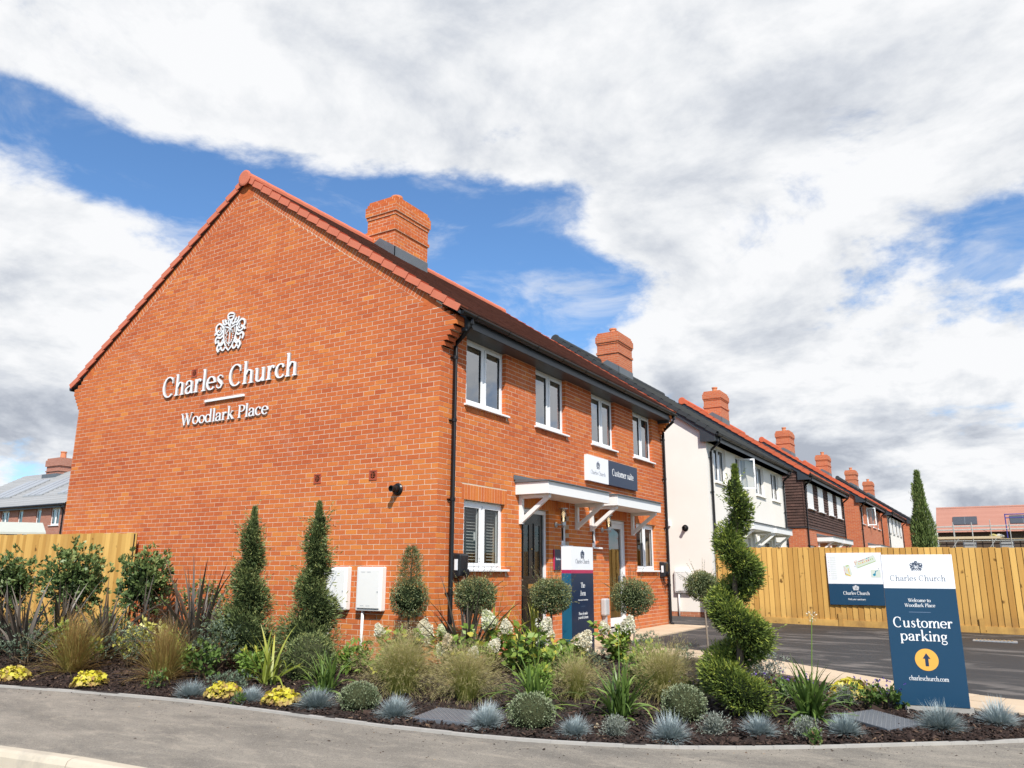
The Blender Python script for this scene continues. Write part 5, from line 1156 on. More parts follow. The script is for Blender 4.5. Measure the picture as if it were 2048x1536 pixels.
# hung tiles on the tile-hung house: courses of small plain tiles
def hang_tiles(xo, y0, L_):
    m = MB(); gauge = .112; z = 3.0; n = 0; ups = [(a*L_/9.05, b*L_/9.05) for a, b in UP]
    for P, u0, u1, gable in ((lambda u, d, v: (xo+d, y0+u, v), -.06, L_+.06, False), (lambda u, d, v: (xo+u, y0-d, v), -W-.06, .06, True)):
        z = 2.95; n = 0
        while z < (8.0 if gable else 4.72):
            a_, b_ = u0, u1
            if gable and z > roof_z(0)-.3: hf = (RIDGE_Z-.2-z)/SLOPE; a_, b_ = -W/2-hf, -W/2+hf
            if gable: a_ = max(a_, -7.0)
            u = a_-(.0825 if n % 2 else 0)
            while u < b_:
                s, e = max(u, a_), min(u+.162, b_); u += .165
                for s2, e2 in (cut([(s, e)], [(a-.01, b+.01) for a, b in ups]) if (not gable and z+gauge > 3.66) else [(s, e)]):
                    if e2-s2 < .02: continue
                    m.tv = min(1, max(0, random.gauss(.4, .2)))+(.5 if random.random() < .02 else 0); m.P = P; j = random.uniform(0, .006); m.hexa([(s2, .012, z), (e2, .012, z), (e2, .048+j, z), (s2, .048+j, z), (s2, .008, z+gauge+.02), (e2, .008, z+gauge+.02), (e2, .018, z+gauge+.02), (s2, .018, z+gauge+.02)])
            z += gauge; n += 1
    m.P = None; m.build('hung_tiles', 'hung_tile', th, kind='stuff')
    f = MB(); f.box(xo-.001, xo+.04, y0-.03, y0+L_+.03, 2.90, 2.95); f.box(xo-W, xo+.04, y0-.04, y0-.001, 2.90, 2.949); f.build('tilting_fillet', 'anthracite', th)
hang_tiles(.45, 23.2, 9.5)
flue(.50+.18, 23.2+8.9, 2.2, 'black flue beside the tile-hung house porch')

# ------------------------------------------------------------------ slate-grey roofed house at the far side
hh = thing('grey_roof_house', 'red brick house with grey tiled roof and roof panels behind the garden fence', 'house', (-40, 15, 0))
LP = lambda u, d, v: (u, 15-d, v)
xa, xb = -49.3, -35.9; lw = [(-47.9, -47.0), (-46.0, -45.4), (-42.65, -41.75), (-40.8, -40.28), (-38.92, -38.40), (-37.42, -36.55)]
m = MB(); wall_with_holes(m, LP, xa, xb, -.5, 4.72, -.3, 0, [(a, b, 3.55, 4.5) for a, b in lw]+[(a, b, .9, 2.0) for a, b in lw]); m.build('wall', 'far_brick_pink', hh)
for a, b in lw:
    window(hh, LP, a, b, 3.55, 4.5, sashes=2 if b-a > .8 else 1, blind='curtain'); window(hh, LP, a, b, .9, 2.0, sashes=2 if b-a > .8 else 1)
m = MB(); A = [(xb, 15.3, -.5), (xb, 15.3, 4.72), (xb, 19.5, 7.15), (xb, 24, 4.72), (xb, 24, -.5)]; m.prism(A, [(xb-.3, p[1], p[2]) for p in A]); m.prism([(xa, p[1], p[2]) for p in A], [(xa+.3, p[1], p[2]) for p in A]); m.box(xa, xb, 23.7, 24, -.5, 4.72); m.box(xa+.3, xb-.3, 17.5, 17.6, -.5, 4.7); m.build('wall', 'far_brick_pink', hh)
V = []; Fc = []; T = []; n = 18
for i in range(n):
    for sg in (0, 1):
        yA, yB = (14.75+(19.5-14.75)*(n-i)/n, 14.75+(19.5-14.75)*(n-i-1)/n) if sg == 0 else (19.5+(24.3-19.5)*i/n, 19.5+(24.3-19.5)*(i+1)/n); zA, zB = 7.42-(7.42-4.70)*i/n, 7.42-(7.42-4.70)*(i+1)/n
        k_ = len(V)
        for (yy, zz) in ((yA, zA), (yB, zB+.035), (yB, zB)): V += [(xa-.2, yy, zz), (xb+.15, yy, zz)]; T += [random.random()]*2
        Fc += [(k_, k_+1, k_+3, k_+2), (k_+2, k_+3, k_+5, k_+4)]
lr = np_mesh('roof', V, [Fc], 'roof_grey', T, parent=hh)
bx('fascia', 'anthracite', hh, xa, xb+.1, 14.76, 14.78, 4.48, 4.69); m = MB(); m.tube([(xa, 14.69, 4.64), (xb+.15, 14.69, 4.64)], .06, 8); m.build('gutter', 'black_plastic', hh); m = MB(); m.tube([(xb-.25, 14.72, 4.6), (xb-.25, 14.93, 4.35), (xb-.25, 14.93, 0)], .04, 8); m.build('downpipe', 'black_plastic', hh)
sl_ = (7.42-4.70)/4.75
for x0_, x1_ in ((-46.3, -43.9), (-42.4, -40.4), (-38.7, -36.7)):
    m = MB(); q = lambda x, y, e: (x, y, 4.70+(y-14.75)*sl_+e); m.hexa([q(x0_, 15.9, .03), q(x1_, 15.9, .03), q(x1_, 18.2, .03), q(x0_, 18.2, .03), q(x0_, 15.9, .11), q(x1_, 15.9, .11), q(x1_, 18.2, .11), q(x0_, 18.2, .11)]); so_ = m.build('roof_panel', 'solar_pale', hh)
    for k_ in (1, 2): xm_ = x0_+(x1_-x0_)*k_/3; m = MB(); m.hexa([q(xm_-.02, 15.88, .111), q(xm_+.02, 15.88, .111), q(xm_+.02, 18.22, .111), q(xm_-.02, 18.22, .111), q(xm_-.02, 15.88, .12), q(xm_+.02, 15.88, .12), q(xm_+.02, 18.22, .12), q(xm_-.02, 18.22, .12)]); m.build('panel_joint', 'lead', so_)
cc = MB(); cc.box(-45.85, -44.35, 18.9, 19.9, 6.6, 7.75); cc.box(-45.9, -44.3, 18.85, 19.95, 7.40, 7.47); cc.box(-45.93, -44.27, 18.82, 19.98, 7.75, 8.15); cc.box(-45.87, -44.33, 18.88, 19.92, 8.15, 8.28); co = cc.build('chimney', 'far_brick_pink', hh)
p = MB(); p.lathe((-45.0, 19.4, 8.28), [(.19, 0), (.16, .38), (.19, .40), (.19, .47)], 12); p.build('chimney_pot', 'pot_terracotta', co); bx('flashing', 'lead', co, -45.95, -44.25, 18.7, 20.0, 6.7, 7.22)
sh_ = thing('garden_shed', 'pale felt-roofed outbuilding behind the garden fence', 'shed', (-18.5, 4.5, 0))
SR_, SL_, SD_ = np.array([-15.41, 3.0]), np.array([-17.3, -.0+.35]), np.array([-.895, .42])*2.1
def sq(p, z): return (p[0], p[1], z)
m = MB(); m.hexa([sq(SR_, 2.14), sq(SL_, 2.14), sq(SL_+SD_, 2.49), sq(SR_+SD_, 2.49), sq(SR_, 2.20), sq(SL_, 2.20), sq(SL_+SD_, 2.56), sq(SR_+SD_, 2.56)]); m.hexa([sq(SR_+SD_, 2.48), sq(SL_+SD_, 2.48), sq(SL_+SD_*2, 2.13), sq(SR_+SD_*2, 2.13), sq(SR_+SD_, 2.555), sq(SL_+SD_, 2.555), sq(SL_+SD_*2, 2.19), sq(SR_+SD_*2, 2.19)]); m.build('roof', 'shed_felt', sh_)
q0_, q1_ = SR_+SD_*.08+(SL_-SR_)*.05, SL_+SD_*.08; m = MB(); m.prism([sq(q0_, -.2), sq(q1_, -.2), sq(q1_+SD_*1.84, -.2), sq(q0_+SD_*1.84, -.2)], [sq(q0_, 2.13), sq(q1_, 2.13), sq(q1_+SD_*1.84, 2.13), sq(q0_+SD_*1.84, 2.13)]); m.build('wall', 'shed_felt', sh_)

# ------------------------------------------------------------------ building under construction with scaffold
cb_ = thing('new_building', 'unfinished building with pinkish red tiled roof behind scaffolding', 'building', (14, 75, 0))
cx0, cx1 = 2.25, 30
m = MB(); cw = [(4.2+i*2.9, 5.3+i*2.9, 2.9, 4.1) for i in range(9)]; wall_with_holes(m, lambda u, d, v: (u, 75.4-d, v), cx0, cx1, -.5, 4.75, -.3, 0, cw); A = [(cx0, 75.7, -.5), (cx0, 75.7, 4.75), (cx0, 79.5, 7.2), (cx0, 83.5, 4.75), (cx0, 83.5, -.5)]; m.prism(A, [(cx0+.3, p[1], p[2]) for p in A]); m.build('wall', 'block_shaded', cb_)
for i, (a, b, c, d) in enumerate(cw):
    if i in (0, 1, 2, 4, 6): o = bx('window', 'white_upvc', cb_, a, b, 75.5, 75.55, c, d); bx('pane', 'solar_pale', o, a+.1, b-.1, 75.47, 75.495, c+.1, d-.1)
V = []; Fc = []; T = []; n = 20
for i in range(n):
    yA, yB = 79.5-(79.5-74.9)*i/n, 79.5-(79.5-74.9)*(i+1)/n; zA, zB = 7.36-(7.36-4.82)*i/n, 7.36-(7.36-4.82)*(i+1)/n; k_ = len(V)
    for yy, zz in ((yA, zA), (yB, zB+.03), (yB, zB)): V += [(cx0-.1, yy, zz), (cx1, yy, zz)]; T += [random.random()]*2
    Fc += [(k_, k_+1, k_+3, k_+2), (k_+2, k_+3, k_+5, k_+4)]
V += [(cx0-.1, 79.5, 7.36), (cx1, 79.5, 7.36), (cx1, 84, 4.8), (cx0-.1, 84, 4.8)]; T += [.5]*4; k_ = len(V)-4; Fc.append((k_, k_+1, k_+2, k_+3))
np_mesh('roof', V, [Fc], 'roof_pink', T, parent=cb_)
for i in range(22): m = MB(); x = cx0-.1+i*1.26; m.tube([(x, 79.5, 7.34), (x+1.24, 79.5, 7.34)], .14, 8); m.build('ridge_tile', 'roof_pink', cb_)
sl_ = (7.36-4.82)/4.6
for x0_, x1_ in ((3.55, 5.55), (8.15, 10.2), (14, 16), (20, 22)):
    q = lambda x, y, e: (x, y, 4.82+(y-74.9)*sl_+e); m = MB(); m.hexa([q(x0_, 76.2, .03), q(x1_, 76.2, .03), q(x1_, 77.6, .03), q(x0_, 77.6, .03), q(x0_, 76.2, .1), q(x1_, 76.2, .1), q(x1_, 77.6, .1), q(x0_, 77.6, .1)]); o = m.build('roof_panel', 'solar', cb_)
    m = MB(); xm_ = (x0_+x1_)/2; m.hexa([q(xm_-.03, 76.15, .101), q(xm_+.03, 76.15, .101), q(xm_+.03, 77.6, .101), q(xm_-.03, 77.6, .101), q(xm_-.03, 76.15, .11), q(xm_+.03, 76.15, .11), q(xm_+.03, 77.6, .11), q(xm_-.03, 77.6, .11)]); m.build('panel_joint', 'lead', o)
sc = thing('scaffold', 'steel tube scaffold with timber decks along the unfinished building', 'scaffold', (14, 74, 0))
for y_ in (73.2, 74.5):
    x = 2.2
    while x < 29:
        m = MB(); m.tube([(x+random.uniform(-.05, .05), y_, -.4), (x, y_, random.uniform(5.4, 6.1))], .035, 6); m.build('standard', 'scaffold_tube', sc); x += 1.45
    for z_ in (2.6, 3.3, 4.0, 5.0, 5.3): m = MB(); m.tube([(2.0, y_+.05, z_), (29, y_+.05, z_)], .035, 6); m.build('ledger', 'scaffold_tube', sc)
for x_ in (2.6, 5.5, 8.4, 11.3): m = MB(); m.tube([(x_, 73.1, 2.2), (x_+1.4, 73.1, 4.2)], .035, 6); m.build('brace', 'scaffold_tube', sc)
for k_ in range(5): bx('deck_board', 'scaffold_board', sc, 2.0, 9.0, 73.22+.25*k_, 73.45+.25*k_, 4.13, 4.17); bx('deck_board', 'scaffold_board', sc, 9.02, 29, 73.22+.25*k_, 73.45+.25*k_, 4.13, 4.17)
bx('toe_board', 'scaffold_board', sc, 2.0, 7.2, 73.15, 73.19, 4.17, 4.38); bx('toe_board', 'scaffold_board', sc, 9.3, 29, 73.15, 73.19, 4.17, 4.38)
for z_ in (5.95, 6.25): m = MB(); m.tube([(7.75, 73.3, z_), (16, 73.3, z_)], .05, 6); m.build('guard_rail', 'scaffold_blue', sc)
m = MB(); m.tube([(7.75, 73.3, 4.2), (7.75, 73.3, 6.3)], .05, 6); m.build('standard', 'scaffold_blue', sc)
def sack(x, mat, label):
    t = thing('sack', label, 'sack', (x, 73.9, 4.18), 'sacks on the scaffold deck'); V_, F_ = blob((x, 73.9, 4.38), (.34, .25, .2), 12, 8, .12); np_mesh('bag', V_, [F_], mat, parent=t, smooth=True)
def blob(c, r, nu=14, nv=9, noise=.1, seed=None):
    rg = np.random.default_rng(seed if seed is not None else random.randint(0, 10**6)); th_ = np.linspace(0, 2*PI, nu, endpoint=False); ph = np.linspace(.05, PI-.05, nv); V_ = []
    for p_ in ph:
        for t_ in th_: k_ = 1+rg.normal(0, noise); V_.append((c[0]+r[0]*k_*math.sin(p_)*math.cos(t_), c[1]+r[1]*k_*math.sin(p_)*math.sin(t_), c[2]+r[2]*k_*math.cos(p_)))
    F_ = [(i*nu+j, i*nu+(j+1) % nu, (i+1)*nu+(j+1) % nu, (i+1)*nu+j) for i in range(nv-1) for j in range(nu)]
    return np.array(V_), np.array(F_)
sack(6.7, 'sack_yellow', 'yellow sack on the scaffold deck'); sack(7.15, 'sack_pale', 'pale sack on the scaffold deck beside the yellow one')
# ------------------------------------------------------------------ planting
class Fol:
    """collects leaf quads and ribbon blades as numpy arrays"""
    def __init__(s): s.V = []; s.F = []; s.T = []; s.n = 0
    def raw(s, V, F, T):
        s.V.append(V); s.F.append(F+s.n); s.T.append(T); s.n += len(V)
    def leaves(s, P, D, L, Wd, T, fold=.15, spread=.6):
        """P base points, D pointing directions, L lengths, Wd widths"""
        n = len(P); D = D+RNG.normal(0, spread, (n, 3)); D /= np.linalg.norm(D, axis=1)[:, None]+1e-9
        S = np.cross(D, RNG.normal(0, 1, (n, 3))); S /= np.linalg.norm(S, axis=1)[:, None]+1e-9; N = np.cross(D, S)
        L = np.broadcast_to(L, n)[:, None]; Wd = np.broadcast_to(Wd, n)[:, None]
        a = P; m = P+D*L*.5+N*L*fold*.3; c = P+D*L
        V = np.stack([a, m-S*Wd*.5-N*Wd*fold, c, m+S*Wd*.5-N*Wd*fold], 1).reshape(-1, 3); b = np.arange(n)[:, None]*4
        s.raw(V, b+np.array([0, 1, 2, 3]), np.repeat(np.broadcast_to(T, n), 4))
    def blades(s, P, az, tilt, L, Wd, droop, seg, T0, T1, twist=.3, kink=None):
        """ribbons: az azimuth, tilt from vertical, droop = extra bend by the tip"""
        n = len(P); k = np.linspace(0, 1, seg+1); L = np.broadcast_to(L, n); Wd = np.broadcast_to(Wd, n); droop = np.broadcast_to(droop, n)
        pts = np.zeros((n, seg+1, 3)); pts[:, 0] = P; h = np.stack([np.cos(az), np.sin(az)], 1)
        for i in range(1, seg+1):
            an = tilt+droop*(k[i]-.5/seg)**1.6; st = L/seg
            pts[:, i, :2] = pts[:, i-1, :2]+h*(np.sin(an)*st)[:, None]; pts[:, i, 2] = pts[:, i-1, 2]+np.cos(an)*st
        sd = np.stack([-np.sin(az+twist*RNG.normal(0, 1, n)), np.cos(az), np.zeros(n)], 1); sd[:, 2] = RNG.normal(0, .25, n); sd /= np.linalg.norm(sd, axis=1)[:, None]
        wp = np.interp(k, [0, .15, .55, 1], [.7, 1, .85, .03]); off = sd[:, None, :]*(wp[None, :, None]*Wd[:, None, None]*.5)
        V = np.stack([pts-off, pts+off], 2).reshape(n, -1, 3); m = V.shape[1]; V = V.reshape(-1, 3); b = (np.arange(n)*m)[:, None]
        Fq = np.concatenate([b+np.array([2*i, 2*i+1, 2*i+3, 2*i+2]) for i in range(seg)])
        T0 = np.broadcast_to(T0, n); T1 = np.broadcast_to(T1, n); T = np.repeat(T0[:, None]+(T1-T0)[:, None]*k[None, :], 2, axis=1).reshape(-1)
        s.raw(V, Fq, T); return pts
    def build(s, name, mat, parent, smooth=False, kind=None):
        return np_mesh(name, np.concatenate(s.V), [np.concatenate(s.F)], mat, np.clip(np.concatenate(s.T), 0, 1), parent=parent, smooth=smooth, kind=kind)
def clump(P, f=26.0):
    return np.sin(P[:, 0]*f+1.3*np.sin(P[:, 2]*f*.7))*np.sin(P[:, 1]*f*.93+2)*np.sin(P[:, 2]*f*1.1+.5*np.sin(P[:, 0]*f))
def rdir(n, up=0.0):
    d = RNG.normal(0, 1, (n, 3)); d /= np.linalg.norm(d, axis=1)[:, None]; d[:, 2] += up; return d/np.linalg.norm(d, axis=1)[:, None]
def gp(x, y): return np.array([x, y, g(x, y)-.015])
def disc_pts(c, r, n):
    a = RNG.uniform(0, 2*PI, n); q = r*np.sqrt(RNG.random(n)); P = np.tile(np.array(c, float), (n, 1)); P[:, 0] += q*np.cos(a); P[:, 1] += q*np.sin(a); return P
def plant(name, label, cat, x, y, group=None): return thing(name, label, cat, tuple(gp(x, y)), group)
def fescue(x, y, wd, label, dry=0):
    t = plant('blue_fescue', label, 'grass', x, y, 'blue fescue tufts'); f = Fol(); n = random.randint(1000, 1400); c = gp(x, y)-np.array([0, 0, .005]); r = wd/2*1.12; la = random.uniform(0, 2*PI); ls = random.uniform(0, .28); br = random.uniform(-.16, .12)
    az = RNG.uniform(0, 2*PI, n); ti = np.arccos(RNG.uniform(.05, 1, n)); ti = ti+ls*np.cos(az-la); L_ = r*1.08*RNG.uniform(.72, 1.14, n)*(1+.10*np.sin(az*2+la))
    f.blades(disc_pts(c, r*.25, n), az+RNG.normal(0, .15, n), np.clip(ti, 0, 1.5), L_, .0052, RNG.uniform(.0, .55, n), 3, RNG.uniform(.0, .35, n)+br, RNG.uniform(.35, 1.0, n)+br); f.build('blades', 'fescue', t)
    if dry:
        f = Fol(); n = 40; f.blades(disc_pts(c, r*.3, n), RNG.uniform(0, 2*PI, n), RNG.uniform(1.1, 1.6, n), r*.9, .004, .2, 3, .2, .9); f.build('dry_blades', 'dry', t)
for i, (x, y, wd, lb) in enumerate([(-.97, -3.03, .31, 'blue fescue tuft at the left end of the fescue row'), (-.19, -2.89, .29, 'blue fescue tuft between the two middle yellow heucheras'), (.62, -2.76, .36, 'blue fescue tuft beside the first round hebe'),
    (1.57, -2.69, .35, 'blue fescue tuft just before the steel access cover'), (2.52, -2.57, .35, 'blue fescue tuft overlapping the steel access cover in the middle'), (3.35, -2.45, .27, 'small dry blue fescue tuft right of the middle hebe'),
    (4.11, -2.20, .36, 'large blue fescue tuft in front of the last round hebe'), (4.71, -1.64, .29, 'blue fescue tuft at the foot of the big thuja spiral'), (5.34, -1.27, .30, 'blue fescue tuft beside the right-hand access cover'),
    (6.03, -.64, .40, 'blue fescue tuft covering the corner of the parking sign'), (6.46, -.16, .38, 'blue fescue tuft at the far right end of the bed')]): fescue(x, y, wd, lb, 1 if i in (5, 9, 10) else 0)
def crown(f, c, r, n, L_, Wd, tlo=.1, thi=.9, shell=.72, up=.15, spread=.6, lump=.0):
    d = rdir(n); q = (shell+(1.04-shell)*RNG.random(n)**.6); 
    if lump: q = q*(1+lump*np.sin(d[:, 0]*5+c[0]*9)*np.sin(d[:, 1]*5+1)*np.sin(d[:, 2]*6+2))
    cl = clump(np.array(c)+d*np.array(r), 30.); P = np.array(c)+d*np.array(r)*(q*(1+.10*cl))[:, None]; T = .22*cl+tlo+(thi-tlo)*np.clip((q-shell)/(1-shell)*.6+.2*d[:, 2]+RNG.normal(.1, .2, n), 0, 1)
    f.leaves(P, d+np.array([0, 0, up]), L_*RNG.uniform(.7, 1.25, n), Wd*RNG.uniform(.7, 1.2, n), T, spread=spread)
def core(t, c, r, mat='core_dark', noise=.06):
    V_, F_ = blob(c, r, 16, 10, noise, 3); np_mesh('dark_filler', V_, [F_], mat, parent=t, smooth=True)  # dark filler blob added inside the foliage to block see-through
def dome(name, label, x, y, r, h, mat, leaf=(.02, .009), n=2600, cat='shrub', group=None, cm='core_olive', spread=.5):
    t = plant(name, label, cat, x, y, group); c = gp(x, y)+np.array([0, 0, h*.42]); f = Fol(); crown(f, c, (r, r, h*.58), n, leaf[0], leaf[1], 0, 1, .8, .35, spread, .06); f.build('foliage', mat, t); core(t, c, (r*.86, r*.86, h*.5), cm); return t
HB = 'round grey-green hebes'
dome('round_hebe', 'round grey-green hebe mound beside the first agapanthus clump', 1.04, -2.60, .20, .25, 'hebe', group=HB); dome('round_hebe', 'round grey-green hebe mound in the middle of the front row', 2.89, -2.39, .21, .28, 'hebe', group=HB); dome('round_hebe', 'round grey-green hebe mound behind the largest fescue tuft', 3.96, -1.40, .205, .30, 'hebe', group=HB)
def silver(x, y, r, label):
    t = plant('silver_lavender', label, 'plant', x, y, 'small silver lavenders'); f = Fol(); n = 330; c = gp(x, y); az = RNG.uniform(0, 2*PI, n); ti = np.clip(np.abs(RNG.normal(0, .6, n)), 0, 1.3); L_ = r*1.15*RNG.uniform(.6, 1.1, n)
    pts = f.blades(disc_pts(c, r*.35, n), az, ti, L_, .004, .2, 3, .1, .5)
    k = 7; Q = np.concatenate([pts[:, 1+i % 3]+RNG.normal(0, .006, (n, 3)) for i in range(k)]); D = np.tile(pts[:, 3]-pts[:, 2], (k, 1)); f.leaves(Q, D/np.linalg.norm(D, axis=1)[:, None], .026, .006, RNG.uniform(.2, 1, len(Q)), spread=.6); f.build('foliage', 'silver', t)
silver(3.67, -2.32, .125, 'small silver lavender left of the largest fescue tuft'); silver(4.38, -1.84, .135, 'small silver lavender right of the last round hebe'); silver(5.07, -1.57, .13, 'small silver lavender in front of the right agapanthus'); silver(5.13, .13, .14, 'small silver lavender behind the right agapanthus')
def heuchera(x, y, r, label):
    t = plant('yellow_heuchera', label, 'plant', x, y, 'yellow heucheras'); c = gp(x, y); n = 360; d = rdir(n, .35); d[:, 2] = np.abs(d[:, 2]); q = RNG.uniform(.55, 1.05, n)[:, None]; P = c+np.array([0, 0, .02])+d*q*np.array([r, r, r*.72]); V = []; F_ = []; T = []
    for i in range(n):
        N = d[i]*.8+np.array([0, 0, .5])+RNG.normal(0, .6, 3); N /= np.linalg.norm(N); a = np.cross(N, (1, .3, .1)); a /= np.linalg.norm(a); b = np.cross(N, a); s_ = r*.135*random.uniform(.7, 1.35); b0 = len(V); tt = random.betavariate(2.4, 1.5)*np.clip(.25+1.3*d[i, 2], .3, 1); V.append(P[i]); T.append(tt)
        for j in range(10):
            an = 2*PI*j/10; rr_ = s_*(1.05 if j % 2 else .72); V.append(P[i]+(a*math.cos(an)+b*math.sin(an))*rr_+N*(s_*.25*random.uniform(-.2, 1))); T.append(min(1, tt+random.uniform(-.2, .12)))
        F_ += [(b0, b0+1+j, b0+1+(j+1) % 10) for j in range(10)]
    np_mesh('leaves', V, [F_], 'heuchera', np.clip(T, 0, 1), parent=t); core(t, c+np.array([0, 0, r*.2]), (r*.7, r*.7, r*.4))
for x, y, r, lb in ((-3.71, -3.47, .19, 'bright yellow heuchera at the extreme left of the kerb-side row'), (-2.51, -3.23, .20, 'bright yellow heuchera between the two brown sedges'), (-.63, -2.89, .185, 'bright yellow heuchera right of the first fescue tuft'), (.18, -2.82, .185, 'bright yellow heuchera with browned lower leaves beside a fescue tuft'), (5.14, .56, .24, 'bright yellow heuchera beside the paved path near the parking sign')): heuchera(x, y, r, lb)
def sedge(x, y, w_, h_, label):
    t = plant('brown_sedge', label, 'grass', x, y, 'brown sedges'); f = Fol(); n = 900; c = gp(x, y); az = RNG.uniform(0, 2*PI, n); ti = np.clip(np.abs(RNG.normal(0, .5, n)), 0, 1.3)
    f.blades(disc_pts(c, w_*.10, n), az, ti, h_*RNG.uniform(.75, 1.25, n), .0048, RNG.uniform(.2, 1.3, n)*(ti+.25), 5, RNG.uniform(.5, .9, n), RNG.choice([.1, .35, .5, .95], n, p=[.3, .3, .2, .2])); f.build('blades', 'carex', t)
    f = Fol(); n = 170; f.blades(disc_pts(c, w_*.14, n), RNG.uniform(0, 2*PI, n), RNG.uniform(.9, 1.5, n), h_*RNG.uniform(.6, 1.1, n), .0045, RNG.uniform(.2, .6, n), 5, .3, .1); f.build('fallen_blades', 'carex', t)
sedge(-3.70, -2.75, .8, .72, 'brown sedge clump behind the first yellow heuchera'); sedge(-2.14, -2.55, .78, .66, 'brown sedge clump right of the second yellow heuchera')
def stipa(x, y, w_, h_, label, n=1500, lean=0.0):
    t = plant('feather_grass', label, 'grass', x, y, 'feather grasses'); f = Fol(); c = gp(x, y); az = RNG.normal(lean, 1.5, n) if lean else RNG.uniform(0, 2*PI, n); ti = np.clip(np.abs(RNG.normal(0, .42, n)), 0, 1.1)
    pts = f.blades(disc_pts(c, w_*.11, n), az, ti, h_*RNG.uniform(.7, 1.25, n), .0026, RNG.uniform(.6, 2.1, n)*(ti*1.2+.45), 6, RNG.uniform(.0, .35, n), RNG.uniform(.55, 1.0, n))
    m_ = n//2; tip = pts[:m_, 4:7].reshape(-1, 3); k = 4; Q = np.repeat(tip, k, axis=0)+RNG.normal(0, .012, (len(tip)*k, 3)); D = np.repeat(np.repeat(pts[:m_, 6]-pts[:m_, 4], 3, axis=0), k, axis=0); D /= np.linalg.norm(D, axis=1)[:, None]+1e-6
    f.leaves(Q, D, .05, .0022, RNG.uniform(.6, 1, len(Q)), spread=.35); f.build('blades', 'stipa', t)
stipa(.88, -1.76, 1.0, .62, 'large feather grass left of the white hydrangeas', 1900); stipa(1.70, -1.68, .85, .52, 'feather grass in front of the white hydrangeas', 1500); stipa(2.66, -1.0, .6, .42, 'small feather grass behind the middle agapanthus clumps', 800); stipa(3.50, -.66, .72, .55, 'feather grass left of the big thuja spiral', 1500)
def strap(name, label, x, y, n, L_, Wd, mat, tilt=.55, droop=1.1, cat='plant', group=None, t0=(.0, .5), t1=(.2, .9), spr=.09, stalks=0, seg=7):
    t = plant(name, label, cat, x, y, group); f = Fol(); c = gp(x, y); az = RNG.uniform(0, 2*PI, n); ti = np.clip(np.abs(RNG.normal(tilt*.55, tilt*.75, n)), .03, 1.3)
    a_, b_ = RNG.uniform(*t0, n), RNG.uniform(*t1, n)
    f.blades(disc_pts(c, spr, n), az, ti, L_*RNG.uniform(.6, 1.15, n), Wd*RNG.uniform(.7, 1.15, n), droop*RNG.uniform(.2, 1.4, n)*(.35+ti), seg, a_, b_, twist=.5); f.build('leaves', mat, t)
    for k in range(stalks):
        m = MB(); an = random.uniform(0, 2*PI); h_ = L_*random.uniform(1.2, 1.6); top = c+np.array([math.cos(an)*.22, math.sin(an)*.22, h_]); m.tube([c, c*.5+top*.5+np.array([0, 0, .02]), top], [.007, .005, .004], 6); so_ = m.build('flower_stalk', 'hydrangea_leaf', t)
        q = Fol(); nn_ = 34; d = rdir(nn_, .2); q.leaves(np.tile(top, (nn_, 1))+d*.035, d, .028, .009, RNG.uniform(.3, 1, nn_), spread=.3); q.build('seed_head', 'floret', so_, kind='stuff')
    return t
AG = 'agapanthus clumps'
strap('agapanthus', 'strappy green agapanthus behind the first round hebe', .07, -2.08, 85, .50, .027, 'strap', .92, 1.55, group=AG, t0=(.1, .55), t1=(.45, 1.05)); strap('agapanthus', 'strappy green agapanthus behind the middle hebe mound', 2.60, -1.82, 95, .56, .031, 'strap', .95, 1.55, group=AG, t0=(.1, .55), t1=(.45, 1.05), stalks=1); strap('agapanthus', 'strappy green agapanthus behind the small dry fescue', 3.40, -1.60, 105, .54, .030, 'strap', .95, 1.55, group=AG, t0=(.1, .55), t1=(.45, 1.05), stalks=1); strap('agapanthus', 'strappy green agapanthus right of the big thuja spiral', 4.98, -.80, 105, .58, .031, 'strap', .95, 1.555, group=AG, stalks=1)
PH = 'dark bronze phormiums'
for x, y, n, L_, lb in ((-5.05, -2.69, 24, .95, 'dark bronze phormium at the left edge of the picture'), (-5.6, -1.9, 26, .95, 'dark bronze phormium under the biggest laurel shrub'), (-4.33, -1.98, 26, .95, 'arching dark bronze phormium between the laurels and the brown sedges'), (-4.85, -1.0, 18, .9, 'dark bronze phormium below the second laurel shrub'), (-6.3, -2.35, 24, .9, 'dark bronze phormium at the far left under the cut-off laurel'), (-3.75, -1.25, 22, .95, 'dark bronze phormium against the gable beside the tallest one'), (-3.1, -1.3, 16, .85, 'small dark bronze phormium just left of the first spiral yew'), (-2.66, -1.72, 42, 1.30, 'tallest dark bronze phormium left of the spiral yews'), (.62, -.12, 34, 1.0, 'dark bronze phormium behind the first ball-headed standard')):
    strap('bronze_phormium', lb, x, y, int(n*1.5), L_*1.15, .05, 'phormium', .60, .95, group=PH, t0=(.0, .5), t1=(.3, 1.0), spr=.07)
VP = 'yellow striped phormiums'
for x, y, n, L_, lb in ((-.80, -2.10, 26, .75, 'yellow striped phormium between the two spiral yews'), (.52, .62, 44, 1.08, 'yellow striped phormium behind the dark phormium at the house corner'), (1.02, .98, 46, 1.10, 'yellow-green phormium arching over the tall sign pillar foot'), (-4.75, -1.45, 16, .6, 'pale yellow striped phormium among the bronze ones'), (-3.55, -1.35, 16, .55, 'pale yellow striped phormium left of the tallest bronze phormium')):
    strap('striped_phormium', lb, x, y, n, L_, .038, 'variegated', .78, 1.6, group=VP, t0=(.0, .4), t1=(.3, 1.0), spr=.07)
